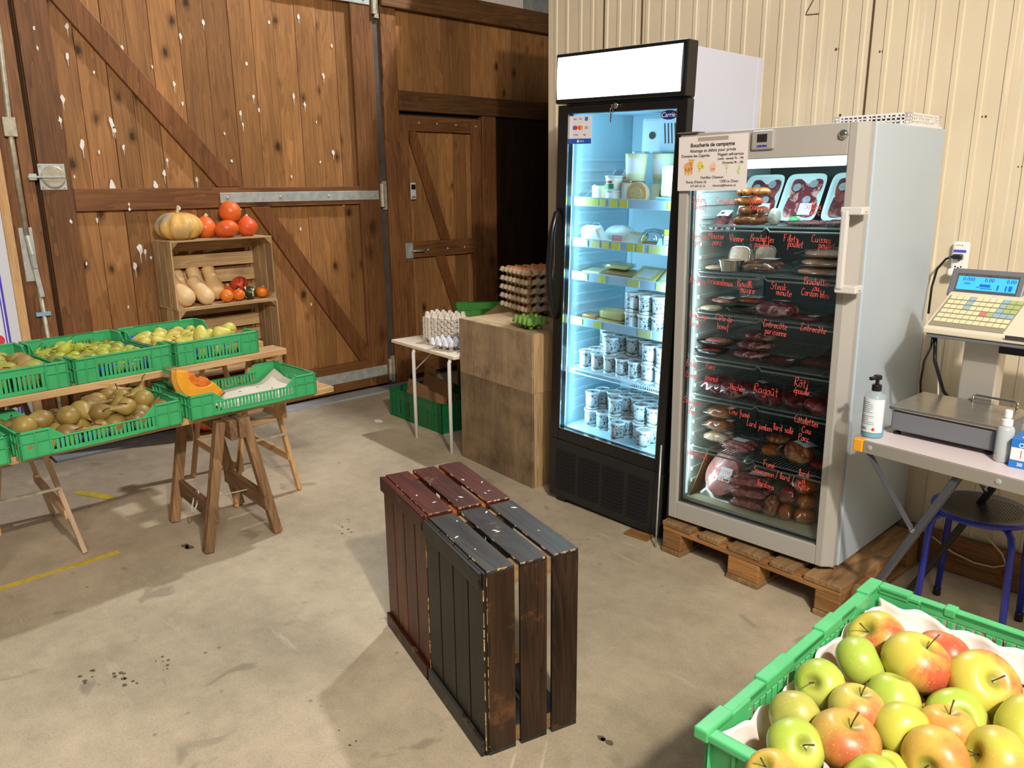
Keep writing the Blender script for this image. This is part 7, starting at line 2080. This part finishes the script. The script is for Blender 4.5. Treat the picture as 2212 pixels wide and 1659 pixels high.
APPLES = [(-.462, 1.282, .785, .0500, 'yr', 'big yellow red apple at the far left corner, bowl towards the front', .75, .25, 1), (-.447, 1.180, .795, .0415, 'g', 'green apple with stalk to the right, beside the paper liner', .1, 1.1, 0), (-.466, 1.083, .792, .0385, 'g', 'round light green apple touching the left paper liner', .9, .6, 2),
          (-.377, 1.225, .806, .0530, 'yr', 'large yellow and red apple with upright stalk, right of the green one', -.15, .35, 0), (-.362, 1.300, .782, .0500, 'r', 'large red apple at the back of the crate', 1.4, .2, 1), (-.287, 1.250, .800, .0530, 'yr', 'large red apple with deep stalk bowl at the right back', .75, .05, 1),
          (-.190, 1.330, .785, .0440, 'o', 'ochre apple at the right picture edge in the back row', .3, .3, 0), (-.375, 1.138, .785, .0400, 'g', 'olive green apple with eye up, centre of second row', PI - .35, .1, 2), (-.398, 1.060, .795, .0400, 'yo', 'yellow apple with red cheek and long stalk, second row', -.1, .12, 0),
          (-.298, 1.175, .775, .0430, 'g', 'plain green apple half behind the flat stalked one', .5, .9, 1), (-.335, 1.066, .790, .0400, 'y', 'smooth yellow green apple in the middle of the third row', 1.2, .9, 0), (-.290, 1.112, .795, .0390, 'o', 'flat ochre apple with stalk pointing up left', -.12, -.15, 1),
          (-.455, .985, .790, .0380, 'ol', 'olive brown apple with eye to the right, left side of the third row', PI / 2, 1.2, 0), (-.421, .918, .795, .0395, 'g', 'bright green apple with stalk, leaning right near the front left', .1, .8, 0), (-.376, .975, .800, .0470, 'ro', 'large russet red apple with stalk in the front middle', -.1, .15, 1),
          (-.280, 1.040, .790, .0440, 'o', 'matt ochre apple right of the yellow ones', 1.3, .3, 2), (-.222, 1.095, .790, .0460, 'y', 'yellow green apple at the right with shaded side', 1.1, -.6, 0), (-.205, 1.195, .795, .0490, 'y', 'yellow apple at the right edge under the red bowl apple', .9, .5, 1),
          (-.325, 1.000, .760, .0330, 'y', 'small yellow apple lower down between russet and ochre ones', .4, .4, 0), (-.420, .855, .785, .0360, 'o', 'ochre apple at the front left cut by the lower picture edge', .5, .2, 0), (-.320, .935, .785, .0400, 'g', 'pale green apple at the front, cut by the lower edge', .7, .2, 0),
          (-.366, .885, .770, .0340, 'o', 'dull ochre apple at the front between the green ones', .3, .5, 1), (-.255, .985, .775, .0370, 'g', 'green apple at the lower edge right of the pale green one', .6, .5, 0), (-.200, 1.020, .785, .0400, 'ro', 'rosy apple at the lower edge near the right corner', .3, .3, 1), (-.172, 1.105, .770, .0400, 'yr', 'red yellow apple at the far right of the front rows', .2, .3, 0)]
fill = []
rr = random.Random(77)
for i in range(4):
    for j in range(6):
        fill.append((-.470 + i * .088 + rr.uniform(-.006, .006) + .02 * (j % 2), .905 + j * .088 + rr.uniform(-.006, .006), .711, .041, ('r', 'ro', 'yr', 'r')[(i + j) % 4], 'red apple in the under layer, %s of the %s row across' % (place_word(i, 4), ORD[j + 1]), rr.uniform(-1, 1), rr.uniform(-1, 1), (i + j) % 3))
for (x, y_, z, R_, kind, lab, rx, ry, mi) in APPLES + fill:
    me = AME[mi].copy(); me.materials.append(AM[kind])
    me.transform(Matrix.Scale(R_, 4))
    o = bpy.data.objects.new('apple', me); COL.objects.link(o)
    o.location = (x, y_, z); o.rotation_euler = (rx, ry, rr.uniform(-.8, .8))
    setp(o, lab, 'apple', 'apples in the mint green crate')
    hgt = (.88, .80, .96)[mi] * R_
    b = hgt - .30 * R_
    MB().tube([(0, 0, b - .004), (.0008, 0, b + R_ * .25), (.003, .001, b + R_ * .62)], [.0011, .0009, .0014], 6).build('stalk', M_STALK, o, smooth=True)
    MB().lathe([(.0035, -b - .003), (.0042, -b - .0005), (.001, -b + .002)], 6).build('calyx', M_STALK, o)
